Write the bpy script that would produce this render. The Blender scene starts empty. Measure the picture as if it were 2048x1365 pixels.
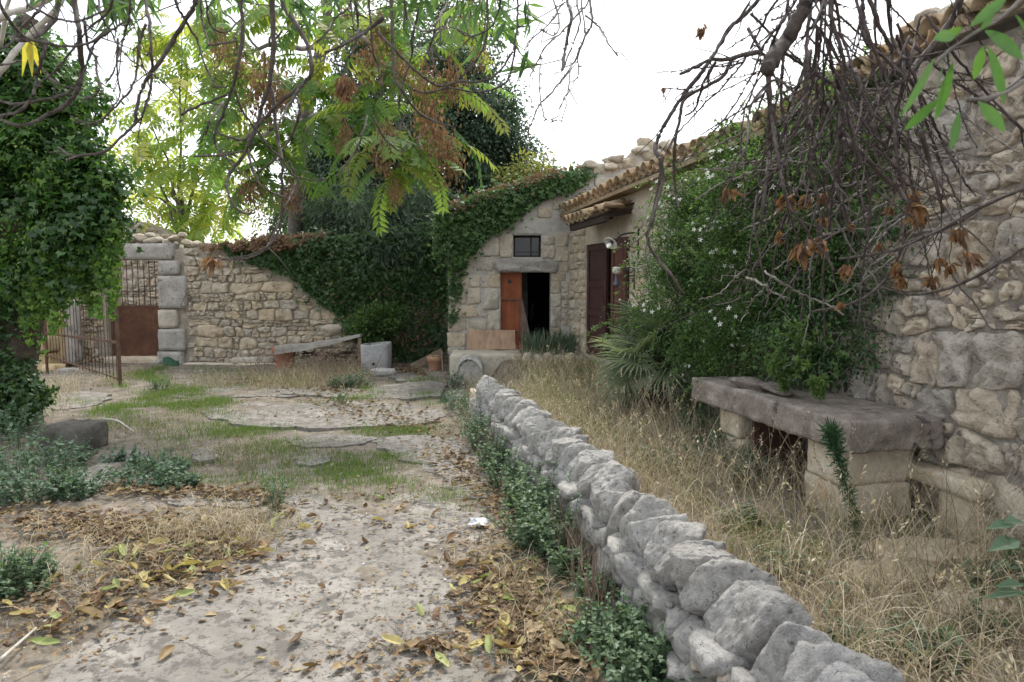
import bpy, math, random
import numpy as np
from mathutils import Vector, Matrix, noise

# ------------------------------------------------------------------ camera, world, sun, exposure
scn = bpy.context.scene
COL = scn.collection
random.seed(7)
RNG = np.random.default_rng(7)
EYE = np.array([0.0, 0.0, 1.65])
FPX = 1400.0                       # focal length in photograph pixels (2048 wide)
PITCH = math.radians(5.2)
cam_d = bpy.data.cameras.new('camera')
cam = bpy.data.objects.new('camera', cam_d)
COL.objects.link(cam)
cam.location = EYE
cam.rotation_euler = (math.radians(90) - PITCH, 0, 0)
cam_d.sensor_width = 36.0
cam_d.lens = FPX / 2048 * 36
cam_d.clip_start = 0.05
cam_d.clip_end = 900
cam_d.dof.use_dof = True
cam_d.dof.focus_distance = 8.0
cam_d.dof.aperture_fstop = 5.6
scn.camera = cam

SUN_EL, SUN_AZ = 50.0, 10.0         # degrees; azimuth clockwise from +Y
world = bpy.data.worlds.new('World')
scn.world = world
world.use_nodes = True
wn = world.node_tree
wn.nodes.clear()
wo = wn.nodes.new('ShaderNodeOutputWorld')
bg = wn.nodes.new('ShaderNodeBackground')
bg.inputs['Strength'].default_value = 0.15
sky = wn.nodes.new('ShaderNodeTexSky')
sky.sky_type = 'NISHITA'
sky.sun_disc = False
sky.sun_elevation = math.radians(SUN_EL)
sky.sun_rotation = math.radians(SUN_AZ)
sky.air_density = 1.0
sky.dust_density = 3.0
tcw = wn.nodes.new('ShaderNodeTexCoord')
nzw = wn.nodes.new('ShaderNodeTexNoise')
nzw.inputs['Scale'].default_value = 2.2
nzw.inputs['Detail'].default_value = 5
rpw = wn.nodes.new('ShaderNodeValToRGB')
rpw.color_ramp.elements[0].position = 0.32
rpw.color_ramp.elements[0].color = (0.22, 0.22, 0.22, 1)
rpw.color_ramp.elements[1].position = 0.6
rpw.color_ramp.elements[1].color = (1, 1, 1, 1)
mxw = wn.nodes.new('ShaderNodeMix')
mxw.data_type = 'RGBA'
mxw.inputs[7].default_value = (6.6, 6.75, 6.95, 1)     # thin bright cloud over the blue
wn.links.new(tcw.outputs['Generated'], nzw.inputs['Vector'])
wn.links.new(nzw.outputs['Fac'], rpw.inputs['Fac'])
wn.links.new(rpw.outputs['Color'], mxw.inputs[0])
wn.links.new(sky.outputs['Color'], mxw.inputs[6])
wn.links.new(mxw.outputs[2], bg.inputs['Color'])
wn.links.new(bg.outputs['Background'], wo.inputs['Surface'])

sun_d = bpy.data.lights.new('sun', 'SUN')
sun_d.energy = 2.6
sun_d.angle = math.radians(14)
sun_d.color = (1.0, 0.95, 0.87)
sun = bpy.data.objects.new('sun', sun_d)
COL.objects.link(sun)
sun.rotation_euler = (-math.radians(90 - SUN_EL), 0, -math.radians(SUN_AZ))
sun.location = (2, 12, 14)
scn.view_settings.view_transform = 'Standard'
scn.view_settings.look = 'None'
scn.view_settings.gamma = 1.0
scn.view_settings.use_curve_mapping = False
scn.view_settings.exposure = 1.0
scn.cycles.max_bounces = 8
scn.cycles.transparent_max_bounces = 4
scn.cycles.use_adaptive_sampling = True

# ------------------------------------------------------------------ picture <-> place
def ray(px, py):
    u = (px - 1024) / FPX
    v = (682.5 - py) / FPX
    c, s = math.cos(PITCH), math.sin(PITCH)
    return np.array([u, c + v * s, -s + v * c])
def at(px, py, Y):
    r = ray(px, py)
    return EYE + r * (Y / r[1])
def gp(px, py, z=0.0):
    r = ray(px, py)
    return EYE + r * ((z - EYE[2]) / r[2])

def sstep(a, b, x):
    t = np.clip((x - a) / (b - a), 0, 1)
    return t * t * (3 - 2 * t)
def low_wall_x(y):
    y = np.asarray(y, float)
    return 0.53 + np.where(y < 4.2, 0.172, 0.235) * (4.2 - y)
def vnoise(x, y, s, seed=0):
    """cheap smooth 2-D noise for arrays"""
    x = np.asarray(x) * s + seed * 13.7; y = np.asarray(y) * s - seed * 7.3
    return (np.sin(x * 1.3 + 1.7 * np.sin(y * 0.9 + seed)) + np.sin(y * 1.7 + 1.3 * np.sin(x * 1.1 - seed)) +
            0.6 * np.sin((x + y) * 2.3 + np.sin(x * 2.9 - y)) + 0.4 * np.sin((x - y * 1.3) * 4.1 + seed)) / 3.0
def ground_base(x, y):
    x = np.asarray(x, float); y = np.asarray(y, float)
    right = sstep(-0.05, 0.25, x - low_wall_x(y) - .75 * sstep(7.6, 9.6, y)) * sstep(11.6, 11.2, y)
    z = right * (0.12 + 0.20 * sstep(7.0, 10.8, y))
    z = z + 0.10 * sstep(-1.3, -2.6, x) * sstep(6.2, 4.6, y)
    return z
def ground_z(x, y):
    x = np.asarray(x, float); y = np.asarray(y, float)
    near = sstep(40, 20, np.abs(x) + np.abs(y))
    return ground_base(x, y) + near * (0.022 * vnoise(x, y, 2.3) + 0.012 * vnoise(x, y, 6.5, 3) + 0.02 * vnoise(x, y, 0.9, 5))

# ------------------------------------------------------------------ mesh helpers
def mesh_from(name, V, tris=None, quads=None, smooth=False, rnd=None):
    V = np.asarray(V, np.float32).reshape(-1, 3)
    parts, tot = [], []
    if tris is not None and len(tris):
        t = np.asarray(tris, np.int32); parts.append(t.ravel()); tot.append(np.full(len(t), 3, np.int32))
    if quads is not None and len(quads):
        q = np.asarray(quads, np.int32); parts.append(q.ravel()); tot.append(np.full(len(q), 4, np.int32))
    loops = np.concatenate(parts); totals = np.concatenate(tot)
    starts = np.concatenate(([0], np.cumsum(totals)[:-1])).astype(np.int32)
    me = bpy.data.meshes.new(name)
    me.vertices.add(len(V)); me.vertices.foreach_set('co', V.ravel())
    me.loops.add(len(loops)); me.loops.foreach_set('vertex_index', loops)
    me.polygons.add(len(totals)); me.polygons.foreach_set('loop_start', starts)
    try:
        me.polygons.foreach_set('loop_total', totals)
    except Exception:
        pass
    me.polygons.foreach_set('use_smooth', np.full(len(totals), bool(smooth)))
    if rnd is not None:
        a = me.attributes.new('rnd', 'FLOAT', 'POINT')
        a.data.foreach_set('value', np.asarray(rnd, np.float32))
    me.update(calc_edges=True)
    return me

class MB:
    """collects tris and quads of one mesh"""
    def __init__(self):
        self.V, self.T, self.Q, self.R, self.n = [], [], [], [], 0
    def add(self, V, tris=None, quads=None, rnd=0.5):
        V = np.asarray(V, float).reshape(-1, 3)
        self.V.append(V)
        if tris is not None and len(tris): self.T.append(np.asarray(tris, int) + self.n)
        if quads is not None and len(quads): self.Q.append(np.asarray(quads, int) + self.n)
        self.R.append(np.broadcast_to(np.asarray(rnd, float), (len(V),)))
        self.n += len(V)
    def mesh(self, name, smooth=False, origin=(0, 0, 0)):
        V = np.concatenate(self.V) - np.asarray(origin, float)
        T = np.concatenate(self.T) if self.T else None
        Q = np.concatenate(self.Q) if self.Q else None
        return mesh_from(name, V, T, Q, smooth, np.concatenate(self.R))
    def build(self, name, mat, parent=None, smooth=False, origin=None):
        if origin is None:
            origin = np.array(parent_world(parent)) if parent else np.concatenate(self.V).mean(0) * [1, 1, 0] + [0, 0, np.concatenate(self.V)[:, 2].min()]
        return put(name, self.mesh(name, smooth, origin), mat, origin, parent)

def parent_world(p):
    w = np.zeros(3)
    while p is not None:
        w = w + np.array(p.location); p = p.parent
    return w
def put(name, me, mat, loc, parent=None, rot=None, scale=None):
    o = bpy.data.objects.new(name, me)
    COL.objects.link(o)
    if mat is not None and not me.materials: me.materials.append(mat)
    loc = np.asarray(loc, float)
    if parent is not None:
        o.parent = parent
        loc = loc - parent_world(parent)
    if rot is None:
        o.location = loc
        if scale is not None: o.scale = scale
    else:
        s = (1, 1, 1) if scale is None else ((scale,) * 3 if np.isscalar(scale) else scale)
        o.matrix_basis = Matrix.Translation(Vector(loc)) @ rot.to_4x4() @ Matrix.Diagonal(Vector((*s, 1)))
    return o
def tag(o, label, cat, group=None):
    o['label'] = label; o['category'] = cat
    if group: o['group'] = group
    return o
def thing(name, label, cat, loc, group=None):
    o = bpy.data.objects.new(name, None)
    COL.objects.link(o); o.location = tuple(float(v) for v in loc); o.empty_display_size = 0.1
    return tag(o, label, cat, group)
def struct(o):
    o['kind'] = 'structure'; return o
def stuff(o):
    o['kind'] = 'stuff'; return o

BOXQ = [(0, 3, 2, 1), (4, 5, 6, 7), (0, 1, 5, 4), (1, 2, 6, 5), (2, 3, 7, 6), (3, 0, 4, 7)]
def hexa(mb, lo4, hi4, rnd=0.5):
    """six-faced solid from 4 bottom and 4 top corners (same winding, counter-clockwise from above)"""
    mb.add(list(lo4) + list(hi4), quads=BOXQ, rnd=rnd)
def box(mb, c, size, rz=0.0, rx=0.0, ry=0.0):
    h = np.asarray(size) / 2.0
    P = np.array([(-1, -1, -1), (1, -1, -1), (1, 1, -1), (-1, 1, -1), (-1, -1, 1), (1, -1, 1), (1, 1, 1), (-1, 1, 1)]) * h
    R = np.array(Matrix.Rotation(rz, 3, 'Z') @ Matrix.Rotation(ry, 3, 'Y') @ Matrix.Rotation(rx, 3, 'X'))
    mb.add(P @ R.T + np.asarray(c), quads=BOXQ)
def beam(mb, a, b, w, h, up=(0, 0, 1)):
    a = np.asarray(a, float); b = np.asarray(b, float)
    d = b - a; d /= np.linalg.norm(d)
    s = np.cross(d, up); s /= max(np.linalg.norm(s), 1e-6)
    u = np.cross(s, d)
    q = [(-1, -1), (1, -1), (1, 1), (-1, 1)]
    V = [p + s * i * w / 2 + u * j * h / 2 for p in (a, b) for i, j in q]
    mb.add(V, quads=[(0, 1, 2, 3), (7, 6, 5, 4), (0, 4, 5, 1), (1, 5, 6, 2), (2, 6, 7, 3), (3, 7, 4, 0)])
def smooth_path(P, step=None, n=None):
    P = np.asarray(P, float)
    if len(P) < 3: 
        k = n or 6
        return P[0] + (P[-1] - P[0]) * np.linspace(0, 1, k)[:, None]
    E = np.vstack([2 * P[0] - P[1], P, 2 * P[-1] - P[-2]])
    out = []
    k = n or 4
    for i in range(1, len(E) - 2):
        p0, p1, p2, p3 = E[i - 1], E[i], E[i + 1], E[i + 2]
        for t in np.linspace(0, 1, k, endpoint=False):
            out.append(0.5 * (2 * p1 + (p2 - p0) * t + (2 * p0 - 5 * p1 + 4 * p2 - p3) * t * t + (3 * p1 - p0 - 3 * p2 + p3) * t ** 3))
    out.append(P[-1])
    return np.array(out)
def tube(mb, P, r0, r1, sides=5, rnd=0.5, wob=0.0):
    P = np.asarray(P, float); n = len(P)
    d = np.gradient(P, axis=0); d /= np.maximum(np.linalg.norm(d, axis=1, keepdims=True), 1e-9)
    ref = np.where(np.abs(d[:, 2:3]) > 0.9, np.array([[1.0, 0, 0]]), np.array([[0, 0, 1.0]]))
    s = np.cross(d, ref); s /= np.linalg.norm(s, axis=1, keepdims=True)
    u = np.cross(s, d)
    if np.isscalar(r0):
        r = np.linspace(r0, r1, n)
    else:
        r = np.asarray(r0, float)
    if wob: r = r * (1 + wob * RNG.normal(size=n))
    a = np.linspace(0, 2 * math.pi, sides, endpoint=False)
    V = P[:, None, :] + r[:, None, None] * (np.cos(a)[None, :, None] * s[:, None, :] + np.sin(a)[None, :, None] * u[:, None, :])
    V = V.reshape(-1, 3)
    i = np.arange(n - 1)[:, None] * sides; j = np.arange(sides)[None, :]; j2 = (j + 1) % sides
    Q = np.stack([i + j, i + j2, i + sides + j2, i + sides + j], -1).reshape(-1, 4)
    V = np.vstack([V, P[0], P[-1]])
    T = [(len(V) - 2, (k + 1) % sides, k) for k in range(sides)] + [(len(V) - 1, (n - 1) * sides + k, (n - 1) * sides + (k + 1) % sides) for k in range(sides)]
    mb.add(V, tris=T, quads=Q, rnd=rnd)
def wiggle(P, amp):
    P = np.array(P, float)
    P[1:-1] += RNG.normal(0, amp, (len(P) - 2, 3))
    return P

# leaf shapes: x across, y along, z up
LEAF = dict(
    lance=(np.array([(0, 0, 0), (-.13, .35, .03), (0, .38, -.02), (.13, .35, .03), (0, 1, -.08)]), [(0, 2, 1), (0, 3, 2), (1, 2, 4), (2, 3, 4)]),
    oval=(np.array([(0, 0, 0), (-.3, .4, .06), (0, .42, -.03), (.3, .4, .06), (0, 1, -.1)]), [(0, 2, 1), (0, 3, 2), (1, 2, 4), (2, 3, 4)]),
    ivy=(np.array([(0, .12, 0), (-.45, .0, .04), (-.5, .42, .05), (-.16, .55, 0), (0, 1, -.1), (.16, .55, 0), (.5, .42, .05), (.45, 0, .04)]),
         [(0, 2, 1), (0, 3, 2), (0, 4, 3), (0, 5, 4), (0, 6, 5), (0, 7, 6)]),
    thin=(np.array([(0, 0, 0), (-.07, .5, .01), (.07, .5, .01), (0, 1, -.05)]), [(0, 2, 1), (1, 2, 3)]),
    curl=(np.array([(0, 0, .1), (-.28, .3, .16), (0, .4, 0), (.28, .3, .2), (-.2, .75, .14), (.2, .75, .05), (0, 1, .22)]),
          [(0, 2, 1), (0, 3, 2), (1, 2, 4), (2, 3, 5), (4, 2, 6), (2, 5, 6)]),
    scrap=(np.array([(0, 0, 0), (-.25, .5, .05), (.25, .45, .03), (0, 1, 0)]), [(0, 2, 1), (1, 2, 3)]),
)
def unit(a):
    return a / np.maximum(np.linalg.norm(a, axis=-1, keepdims=True), 1e-9)
def leaves(mb, pos, dirv, nrm, size, shape, rnd=None, wide=1.0):
    pos = np.asarray(pos, float); N = len(pos)
    if N == 0: return
    T, F = LEAF[shape]
    y = unit(np.asarray(dirv, float)); x = unit(np.cross(y, nrm)); z = np.cross(x, y)
    size = np.broadcast_to(np.asarray(size, float), (N,))
    V = pos[:, None, :] + size[:, None, None] * (T[None, :, 0:1] * wide * x[:, None, :] + T[None, :, 1:2] * y[:, None, :] + T[None, :, 2:3] * z[:, None, :])
    F = np.asarray(F)
    k = len(T)
    tri = (F[None] + (np.arange(N) * k)[:, None, None]).reshape(-1, 3)
    r = RNG.random(N) if rnd is None else rnd
    mb.add(V.reshape(-1, 3), tris=tri, rnd=np.repeat(np.broadcast_to(r, (N,)), k))
def rvec(n, s=1.0):
    return RNG.normal(0, s, (n, 3))
def strands(mb, base, lean, height, width, bend, segs=4, rnd=None, twist=None, droop=0.0):
    """flat tapering blades: base (N,3), lean (N,2) unit, arrays height width bend"""
    N = len(base)
    if N == 0: return
    lean = np.hstack([lean, np.zeros((N, 1))])
    side = np.stack([-lean[:, 1], lean[:, 0], np.zeros(N)], 1)
    if twist is None: twist = RNG.uniform(0, math.pi, N)
    side = side * np.cos(twist)[:, None] + lean * np.sin(twist)[:, None]
    rows = []
    for s in range(segs + 1):
        t = s / segs
        th = bend * t
        up = np.where(np.abs(bend) > 1e-3, np.sin(th) / np.maximum(np.abs(bend), 1e-3), t)
        fw = (1 - np.cos(th)) / np.maximum(np.abs(bend), 1e-3)
        c = base + lean * (fw * height)[:, None] + np.array([0, 0, 1.0]) * (up * height)[:, None]
        w = width * (1 - t) ** 0.7 * 0.5 + 0.0003
        rows.append(c - side * w[:, None]); rows.append(c + side * w[:, None])
    V = np.stack(rows, 1)
    k = 2 * (segs + 1)
    Q = np.array([(2 * s, 2 * s + 1, 2 * s + 3, 2 * s + 2) for s in range(segs)])
    quads = (Q[None] + (np.arange(N) * k)[:, None, None]).reshape(-1, 4)
    r = RNG.random(N) if rnd is None else rnd
    mb.add(V.reshape(-1, 3), quads=quads, rnd=np.repeat(r, k))
def blobs_sample(blobs, n, clumps_per=26, clump_r=0.16, shell=0.45, squash=1.0):
    """points gathered in clumps near the surface of several ellipsoids; returns pos and outward"""
    blobs = [(np.asarray(c, float), np.asarray(r, float) * np.ones(3)) for c, r in blobs]
    vol = np.array([np.prod(r) ** (2 / 3) for _, r in blobs]); pr = vol / vol.sum()
    pos, out = [], []
    for (c, r), m in zip(blobs, RNG.multinomial(n, pr)):
        if m == 0: continue
        K = max(4, int(clumps_per))
        d = unit(rvec(K)); rad = 1 - shell * RNG.random(K) ** 1.6
        cc = d * rad[:, None]
        w = RNG.random(K) + 0.25; w /= w.sum()
        idx = RNG.choice(K, m, p=w)
        p = c + cc[idx] * r + rvec(m, clump_r) * np.array([1, 1, 0.8 * squash])
        pos.append(p); out.append(unit((p - c) / r))
    return np.concatenate(pos), np.concatenate(out)

# ------------------------------------------------------------------ materials
def nt_new(name):
    m = bpy.data.materials.new(name); m.use_nodes = True
    t = m.node_tree; t.nodes.clear()
    return m, t, t.nodes.new('ShaderNodeOutputMaterial')
def N(t, typ, **kw):
    n = t.nodes.new(typ)
    for k, v in kw.items():
        if k in n.inputs: n.inputs[k].default_value = v
        else: setattr(n, k, v)
    return n
def ramp(t, fac, stops):
    r = t.nodes.new('ShaderNodeValToRGB')
    e = r.color_ramp.elements
    while len(e) < len(stops): e.new(0.5)
    for el, (p, c) in zip(e, stops):
        el.position = p; el.color = (*c, 1) if len(c) == 3 else c
    t.links.new(fac, r.inputs['Fac'])
    return r.outputs['Color']
def mixc(t, fac, a, b, mode='MIX'):
    m = t.nodes.new('ShaderNodeMix'); m.data_type = 'RGBA'; m.blend_type = mode
    for i, v in ((0, fac), (6, a), (7, b)):
        if hasattr(v, 'is_linked'): t.links.new(v, m.inputs[i])
        elif i == 0: m.inputs[i].default_value = v
        else: m.inputs[i].default_value = (*v, 1)
    return m.outputs[2]
def coords(t, world=False):
    tc = t.nodes.new('ShaderNodeTexCoord')
    if world:
        g = t.nodes.new('ShaderNodeNewGeometry'); return g.outputs['Position']
    oi = t.nodes.new('ShaderNodeObjectInfo')
    ml = N(t, 'ShaderNodeVectorMath', operation='SCALE'); ml.inputs['Scale'].default_value = 37.0
    cb = t.nodes.new('ShaderNodeCombineXYZ')
    for i in range(3): t.links.new(oi.outputs['Random'], cb.inputs[i])
    t.links.new(cb.outputs[0], ml.inputs[0])
    ad = N(t, 'ShaderNodeVectorMath', operation='ADD')
    t.links.new(tc.outputs['Object'], ad.inputs[0]); t.links.new(ml.outputs[0], ad.inputs[1])
    return ad.outputs[0]
def noise_n(t, vec, scale, detail=4, rough=0.6):
    n = N(t, 'ShaderNodeTexNoise'); n.inputs['Scale'].default_value = scale; n.inputs['Detail'].default_value = detail
    n.inputs['Roughness'].default_value = rough
    t.links.new(vec, n.inputs['Vector']); return n.outputs['Fac']
def rocky(name, dark, mid, light, scale=6.0, bump=0.6, bdist=0.02, rough=0.92, obj_tints=None, spots=None, pits=0.0, world=False, stain=None, cracks=None):
    """weathered stone, plaster, concrete, wood: noise colours, per-object tint, lichen spots, pitted bump"""
    m, t, out = nt_new(name)
    v = coords(t, world)
    n1 = noise_n(t, v, scale, 6, 0.65)
    c = ramp(t, n1, [(0.28, dark), (0.5, mid), (0.72, light)])
    if obj_tints:
        oi = t.nodes.new('ShaderNodeObjectInfo')
        k = len(obj_tints)
        tint = ramp(t, oi.outputs['Random'], [(i / (k - 1), q) for i, q in enumerate(obj_tints)])
        c = mixc(t, 1.0, c, tint, 'MULTIPLY')
    n2 = noise_n(t, v, scale * 5.5, 4, 0.7)
    c = mixc(t, 0.55, c, ramp(t, n2, [(0.25, (.55, .55, .55)), (0.5, (1, 1, 1)), (0.75, (1.25, 1.25, 1.25))]), 'MULTIPLY')
    if stain:
        ns = noise_n(t, v, stain[1], 5, 0.7)
        f = ramp(t, ns, [(stain[2], (0, 0, 0)), (stain[2] + 0.12, (1, 1, 1))])
        c = mixc(t, f, c, stain[0])
    if cracks:
        dn = N(t, 'ShaderNodeTexNoise'); dn.inputs['Scale'].default_value = 3.0; dn.inputs['Detail'].default_value = 5
        t.links.new(v, dn.inputs['Vector'])
        sc_ = N(t, 'ShaderNodeVectorMath', operation='MULTIPLY_ADD'); sc_.inputs[1].default_value = (.35, .35, .35)
        t.links.new(dn.outputs['Color'], sc_.inputs[0]); t.links.new(v, sc_.inputs[2])
        vo = N(t, 'ShaderNodeTexVoronoi', feature='DISTANCE_TO_EDGE'); vo.inputs['Scale'].default_value = cracks
        t.links.new(sc_.outputs[0], vo.inputs['Vector'])
        c = mixc(t, ramp(t, vo.outputs['Distance'], [(0.004, (1, 1, 1)), (0.012, (0, 0, 0))]), c, (.07, .06, .05))
    if spots:
        for col, sc, th in spots:
            ns = noise_n(t, v, sc, 6, 0.75)
            f = ramp(t, ns, [(th, (0, 0, 0)), (th + 0.06, (1, 1, 1))])
            c = mixc(t, f, c, col)
    b = N(t, 'ShaderNodeBump'); b.inputs['Strength'].default_value = bump; b.inputs['Distance'].default_value = bdist
    h = mixc(t, 0.5, n1, n2)
    if pits:
        vo = N(t, 'ShaderNodeTexVoronoi'); vo.inputs['Scale'].default_value = scale * 7
        t.links.new(v, vo.inputs['Vector'])
        pr = ramp(t, vo.outputs['Distance'], [(0.08, (0, 0, 0)), (0.25, (1, 1, 1))])
        h = mixc(t, pits, h, pr, 'MULTIPLY')
        c = mixc(t, pits * 0.6, c, ramp(t, vo.outputs['Distance'], [(0.05, (.45, .43, .42)), (0.2, (1, 1, 1))]), 'MULTIPLY')
    t.links.new(h, b.inputs['Height'])
    p = N(t, 'ShaderNodeBsdfPrincipled'); p.inputs['Roughness'].default_value = rough
    p.inputs['Specular IOR Level'].default_value = 0.25
    t.links.new(c, p.inputs['Base Color']); t.links.new(b.outputs[0], p.inputs['Normal'])
    t.links.new(p.outputs[0], out.inputs['Surface'])
    return m
def leafy(name, stops, trans=0.4, rough=0.5, spec=0.3, obj=False, tgain=1.3):
    """thin leaves that let light through; colour varies leaf by leaf"""
    m, t, out = nt_new(name)
    if obj:
        src = t.nodes.new('ShaderNodeObjectInfo').outputs['Random']
    else:
        a = t.nodes.new('ShaderNodeAttribute'); a.attribute_name = 'rnd'; src = a.outputs['Fac']
    k = len(stops)
    c = ramp(t, src, [(i / (k - 1), q) for i, q in enumerate(stops)])
    nz = noise_n(t, coords(t, True), 30, 2)
    c = mixc(t, 0.5, c, ramp(t, nz, [(0.3, (.7, .7, .7)), (0.7, (1.2, 1.2, 1.2))]), 'MULTIPLY')
    p = N(t, 'ShaderNodeBsdfPrincipled'); p.inputs['Roughness'].default_value = rough
    p.inputs['Specular IOR Level'].default_value = spec
    t.links.new(c, p.inputs['Base Color'])
    tr = N(t, 'ShaderNodeBsdfTranslucent')
    c2 = mixc(t, 1.0, c, (tgain * 1.1, tgain * 1.15, tgain * 0.6), 'MULTIPLY')
    t.links.new(c2, tr.inputs['Color'])
    mx = N(t, 'ShaderNodeMixShader'); mx.inputs[0].default_value = trans
    t.links.new(p.outputs[0], mx.inputs[1]); t.links.new(tr.outputs[0], mx.inputs[2])
    t.links.new(mx.outputs[0], out.inputs['Surface'])
    return m
def woody(name, dark, light, scale=(30, 30, 2.5), rough=0.75, bump=0.3, wear=None, tints=None):
    m, t, out = nt_new(name)
    v = coords(t)
    mp = N(t, 'ShaderNodeMapping'); mp.inputs['Scale'].default_value = scale
    t.links.new(v, mp.inputs['Vector'])
    n1 = noise_n(t, mp.outputs[0], 1.0, 6, 0.65)
    c = ramp(t, n1, [(0.3, dark), (0.7, light)])
    if tints:
        oi = t.nodes.new('ShaderNodeObjectInfo'); k = len(tints)
        c = mixc(t, 1.0, c, ramp(t, oi.outputs['Random'], [(i / (k - 1), q) for i, q in enumerate(tints)]), 'MULTIPLY')
    n2 = noise_n(t, v, 5, 4)
    c = mixc(t, 0.6, c, ramp(t, n2, [(0.3, (.6, .6, .6)), (0.7, (1.2, 1.2, 1.2))]), 'MULTIPLY')
    if wear:
        mp2 = N(t, 'ShaderNodeMapping'); mp2.inputs['Scale'].default_value = tuple(s * 1.6 for s in scale)
        t.links.new(v, mp2.inputs['Vector'])
        nw = noise_n(t, mp2.outputs[0], 1.0, 5, 0.7)
        c = mixc(t, ramp(t, nw, [(wear[1], (0, 0, 0)), (wear[1] + 0.05, (1, 1, 1))]), c, wear[0])
    b = N(t, 'ShaderNodeBump'); b.inputs['Strength'].default_value = bump; b.inputs['Distance'].default_value = 0.004
    t.links.new(n1, b.inputs['Height'])
    p = N(t, 'ShaderNodeBsdfPrincipled'); p.inputs['Roughness'].default_value = rough
    p.inputs['Specular IOR Level'].default_value = 0.3
    t.links.new(c, p.inputs['Base Color']); t.links.new(b.outputs[0], p.inputs['Normal'])
    t.links.new(p.outputs[0], out.inputs['Surface'])
    return m
def plain(name, c, rough=0.6, metal=0.0, trans=0.0):
    m, t, out = nt_new(name)
    v = coords(t)
    n1 = noise_n(t, v, 14, 5)
    cc = mixc(t, 0.7, c, ramp(t, n1, [(0.3, (.65, .65, .65)), (0.7, (1.25, 1.25, 1.25))]), 'MULTIPLY')
    p = N(t, 'ShaderNodeBsdfPrincipled'); p.inputs['Roughness'].default_value = rough
    p.inputs['Metallic'].default_value = metal
    p.inputs['Transmission Weight'].default_value = trans
    t.links.new(cc, p.inputs['Base Color'])
    t.links.new(p.outputs[0], out.inputs['Surface'])
    return m

WARM = [(1.02, .98, .92), (1.08, .99, .86), (.95, .95, .94), (1.06, 1.01, .94), (.84, .84, .85), (1.08, .96, .82), (1.0, .99, .97)]
GREY = [(.82, .81, .80), (1.0, 1.0, 1.0), (1.15, 1.14, 1.11), (.9, .89, .87), (1.08, 1.06, 1.02), (.95, .95, .97)]
m_rubble = rocky('rubble stone', (.28, .245, .20), (.44, .395, .325), (.56, .515, .44), 7, 0.7, 0.02, obj_tints=WARM, spots=[((.25, .24, .22), 11, .63)])
m_block = rocky('dressed stone', (.30, .275, .235), (.44, .405, .345), (.54, .50, .435), 5, 0.6, 0.015, obj_tints=WARM, spots=[((.17, .165, .16), 9, .60)], pits=.35)
m_greyblock = rocky('grey lintel stone', (.22, .205, .185), (.33, .31, .28), (.42, .395, .36), 5, 0.6, 0.012, spots=[((.12, .118, .115), 8, .58)], pits=.3)
m_big = rocky('rough wall stone', (.24, .22, .195), (.39, .36, .315), (.50, .465, .415), 5.5, 1.0, 0.04, obj_tints=WARM, spots=[((.15, .145, .14), 7, .6)], pits=.3)
m_lime = rocky('grey limestone', (.28, .272, .258), (.46, .45, .43), (.62, .61, .585), 7, 1.0, 0.04, obj_tints=GREY, spots=[((.15, .147, .14), 9, .575), ((.085, .083, .08), 30, .63), ((.58, .57, .54), 16, .66)], pits=.6)
m_plaster = rocky('old lime plaster', (.30, .285, .26), (.43, .405, .37), (.52, .49, .45), 2.2, 0.6, 0.02, spots=[((.17, .165, .165), 3.2, .57), ((.12, .12, .12), 6, .64)], pits=.15, world=True)
m_plaster2 = rocky('warm house plaster', (.33, .285, .225), (.46, .40, .32), (.56, .50, .41), 2.6, 0.6, 0.02, spots=[((.30, .285, .26), 3.0, .60), ((.42, .30, .20), 4.2, .66)], pits=.15, world=True)
m_mortar = rocky('earth mortar', (.20, .17, .135), (.31, .27, .22), (.39, .345, .285), 9, 0.9, 0.02, world=True)
m_mortar_d = rocky('dark wall core', (.13, .115, .10), (.23, .205, .175), (.31, .285, .245), 9, 0.9, 0.03, world=True)
m_yellow = rocky('yellow sandstone', (.36, .27, .15), (.50, .39, .235), (.58, .48, .32), 5, 0.7, 0.02, obj_tints=[(1, 1, 1), (1.05, 1, .92), (.92, .92, .9)], pits=.2)
m_conc = rocky('worn concrete', (.155, .142, .125), (.23, .212, .188), (.30, .28, .252), 3.2, 0.7, 0.012, spots=[((.115, .107, .095), 8, .52), ((.10, .093, .083), 21, .535), ((.06, .056, .05), 44, .60), ((.38, .36, .33), 34, .66)], stain=((.17, .158, .14), 1.3, .48), world=True)
m_earth = rocky('dry earth', (.095, .08, .06), (.17, .145, .115), (.26, .23, .19), 5, 1.0, 0.03, spots=[((.33, .28, .21), 13, .62), ((.075, .085, .035), 3.5, .62)], world=True)
m_tablestone = rocky('lichened slab', (.12, .10, .085), (.22, .19, .16), (.33, .295, .255), 7, 1.0, 0.03, spots=[((.44, .43, .40), 9, .66), ((.075, .068, .062), 6, .575)], pits=.3)
m_legstone = rocky('pale soft stone', (.33, .27, .19), (.48, .41, .31), (.56, .50, .41), 5, 0.7, 0.02, spots=[((.40, .27, .14), 3, .62)], pits=.35)
m_trough = rocky('grey trough stone', (.27, .27, .27), (.36, .36, .36), (.44, .44, .44), 4, 0.3, 0.01)
m_tile = rocky('clay roof tile', (.24, .175, .115), (.36, .275, .185), (.46, .37, .26), 7, 0.6, 0.01, obj_tints=[(1, 1, 1), (1.12, .95, .8), (.8, .8, .78), (1.05, 1.02, .9), (.7, .7, .68)], spots=[((.14, .13, .11), 9, .57), ((.42, .38, .22), 14, .66)])
m_terra = rocky('terracotta', (.30, .105, .05), (.42, .155, .08), (.50, .21, .12), 5, 0.2, 0.005, rough=.8)
m_terra2 = rocky('pale terracotta', (.33, .17, .10), (.45, .25, .155), (.52, .33, .22), 5, 0.2, 0.005, rough=.8)
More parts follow.
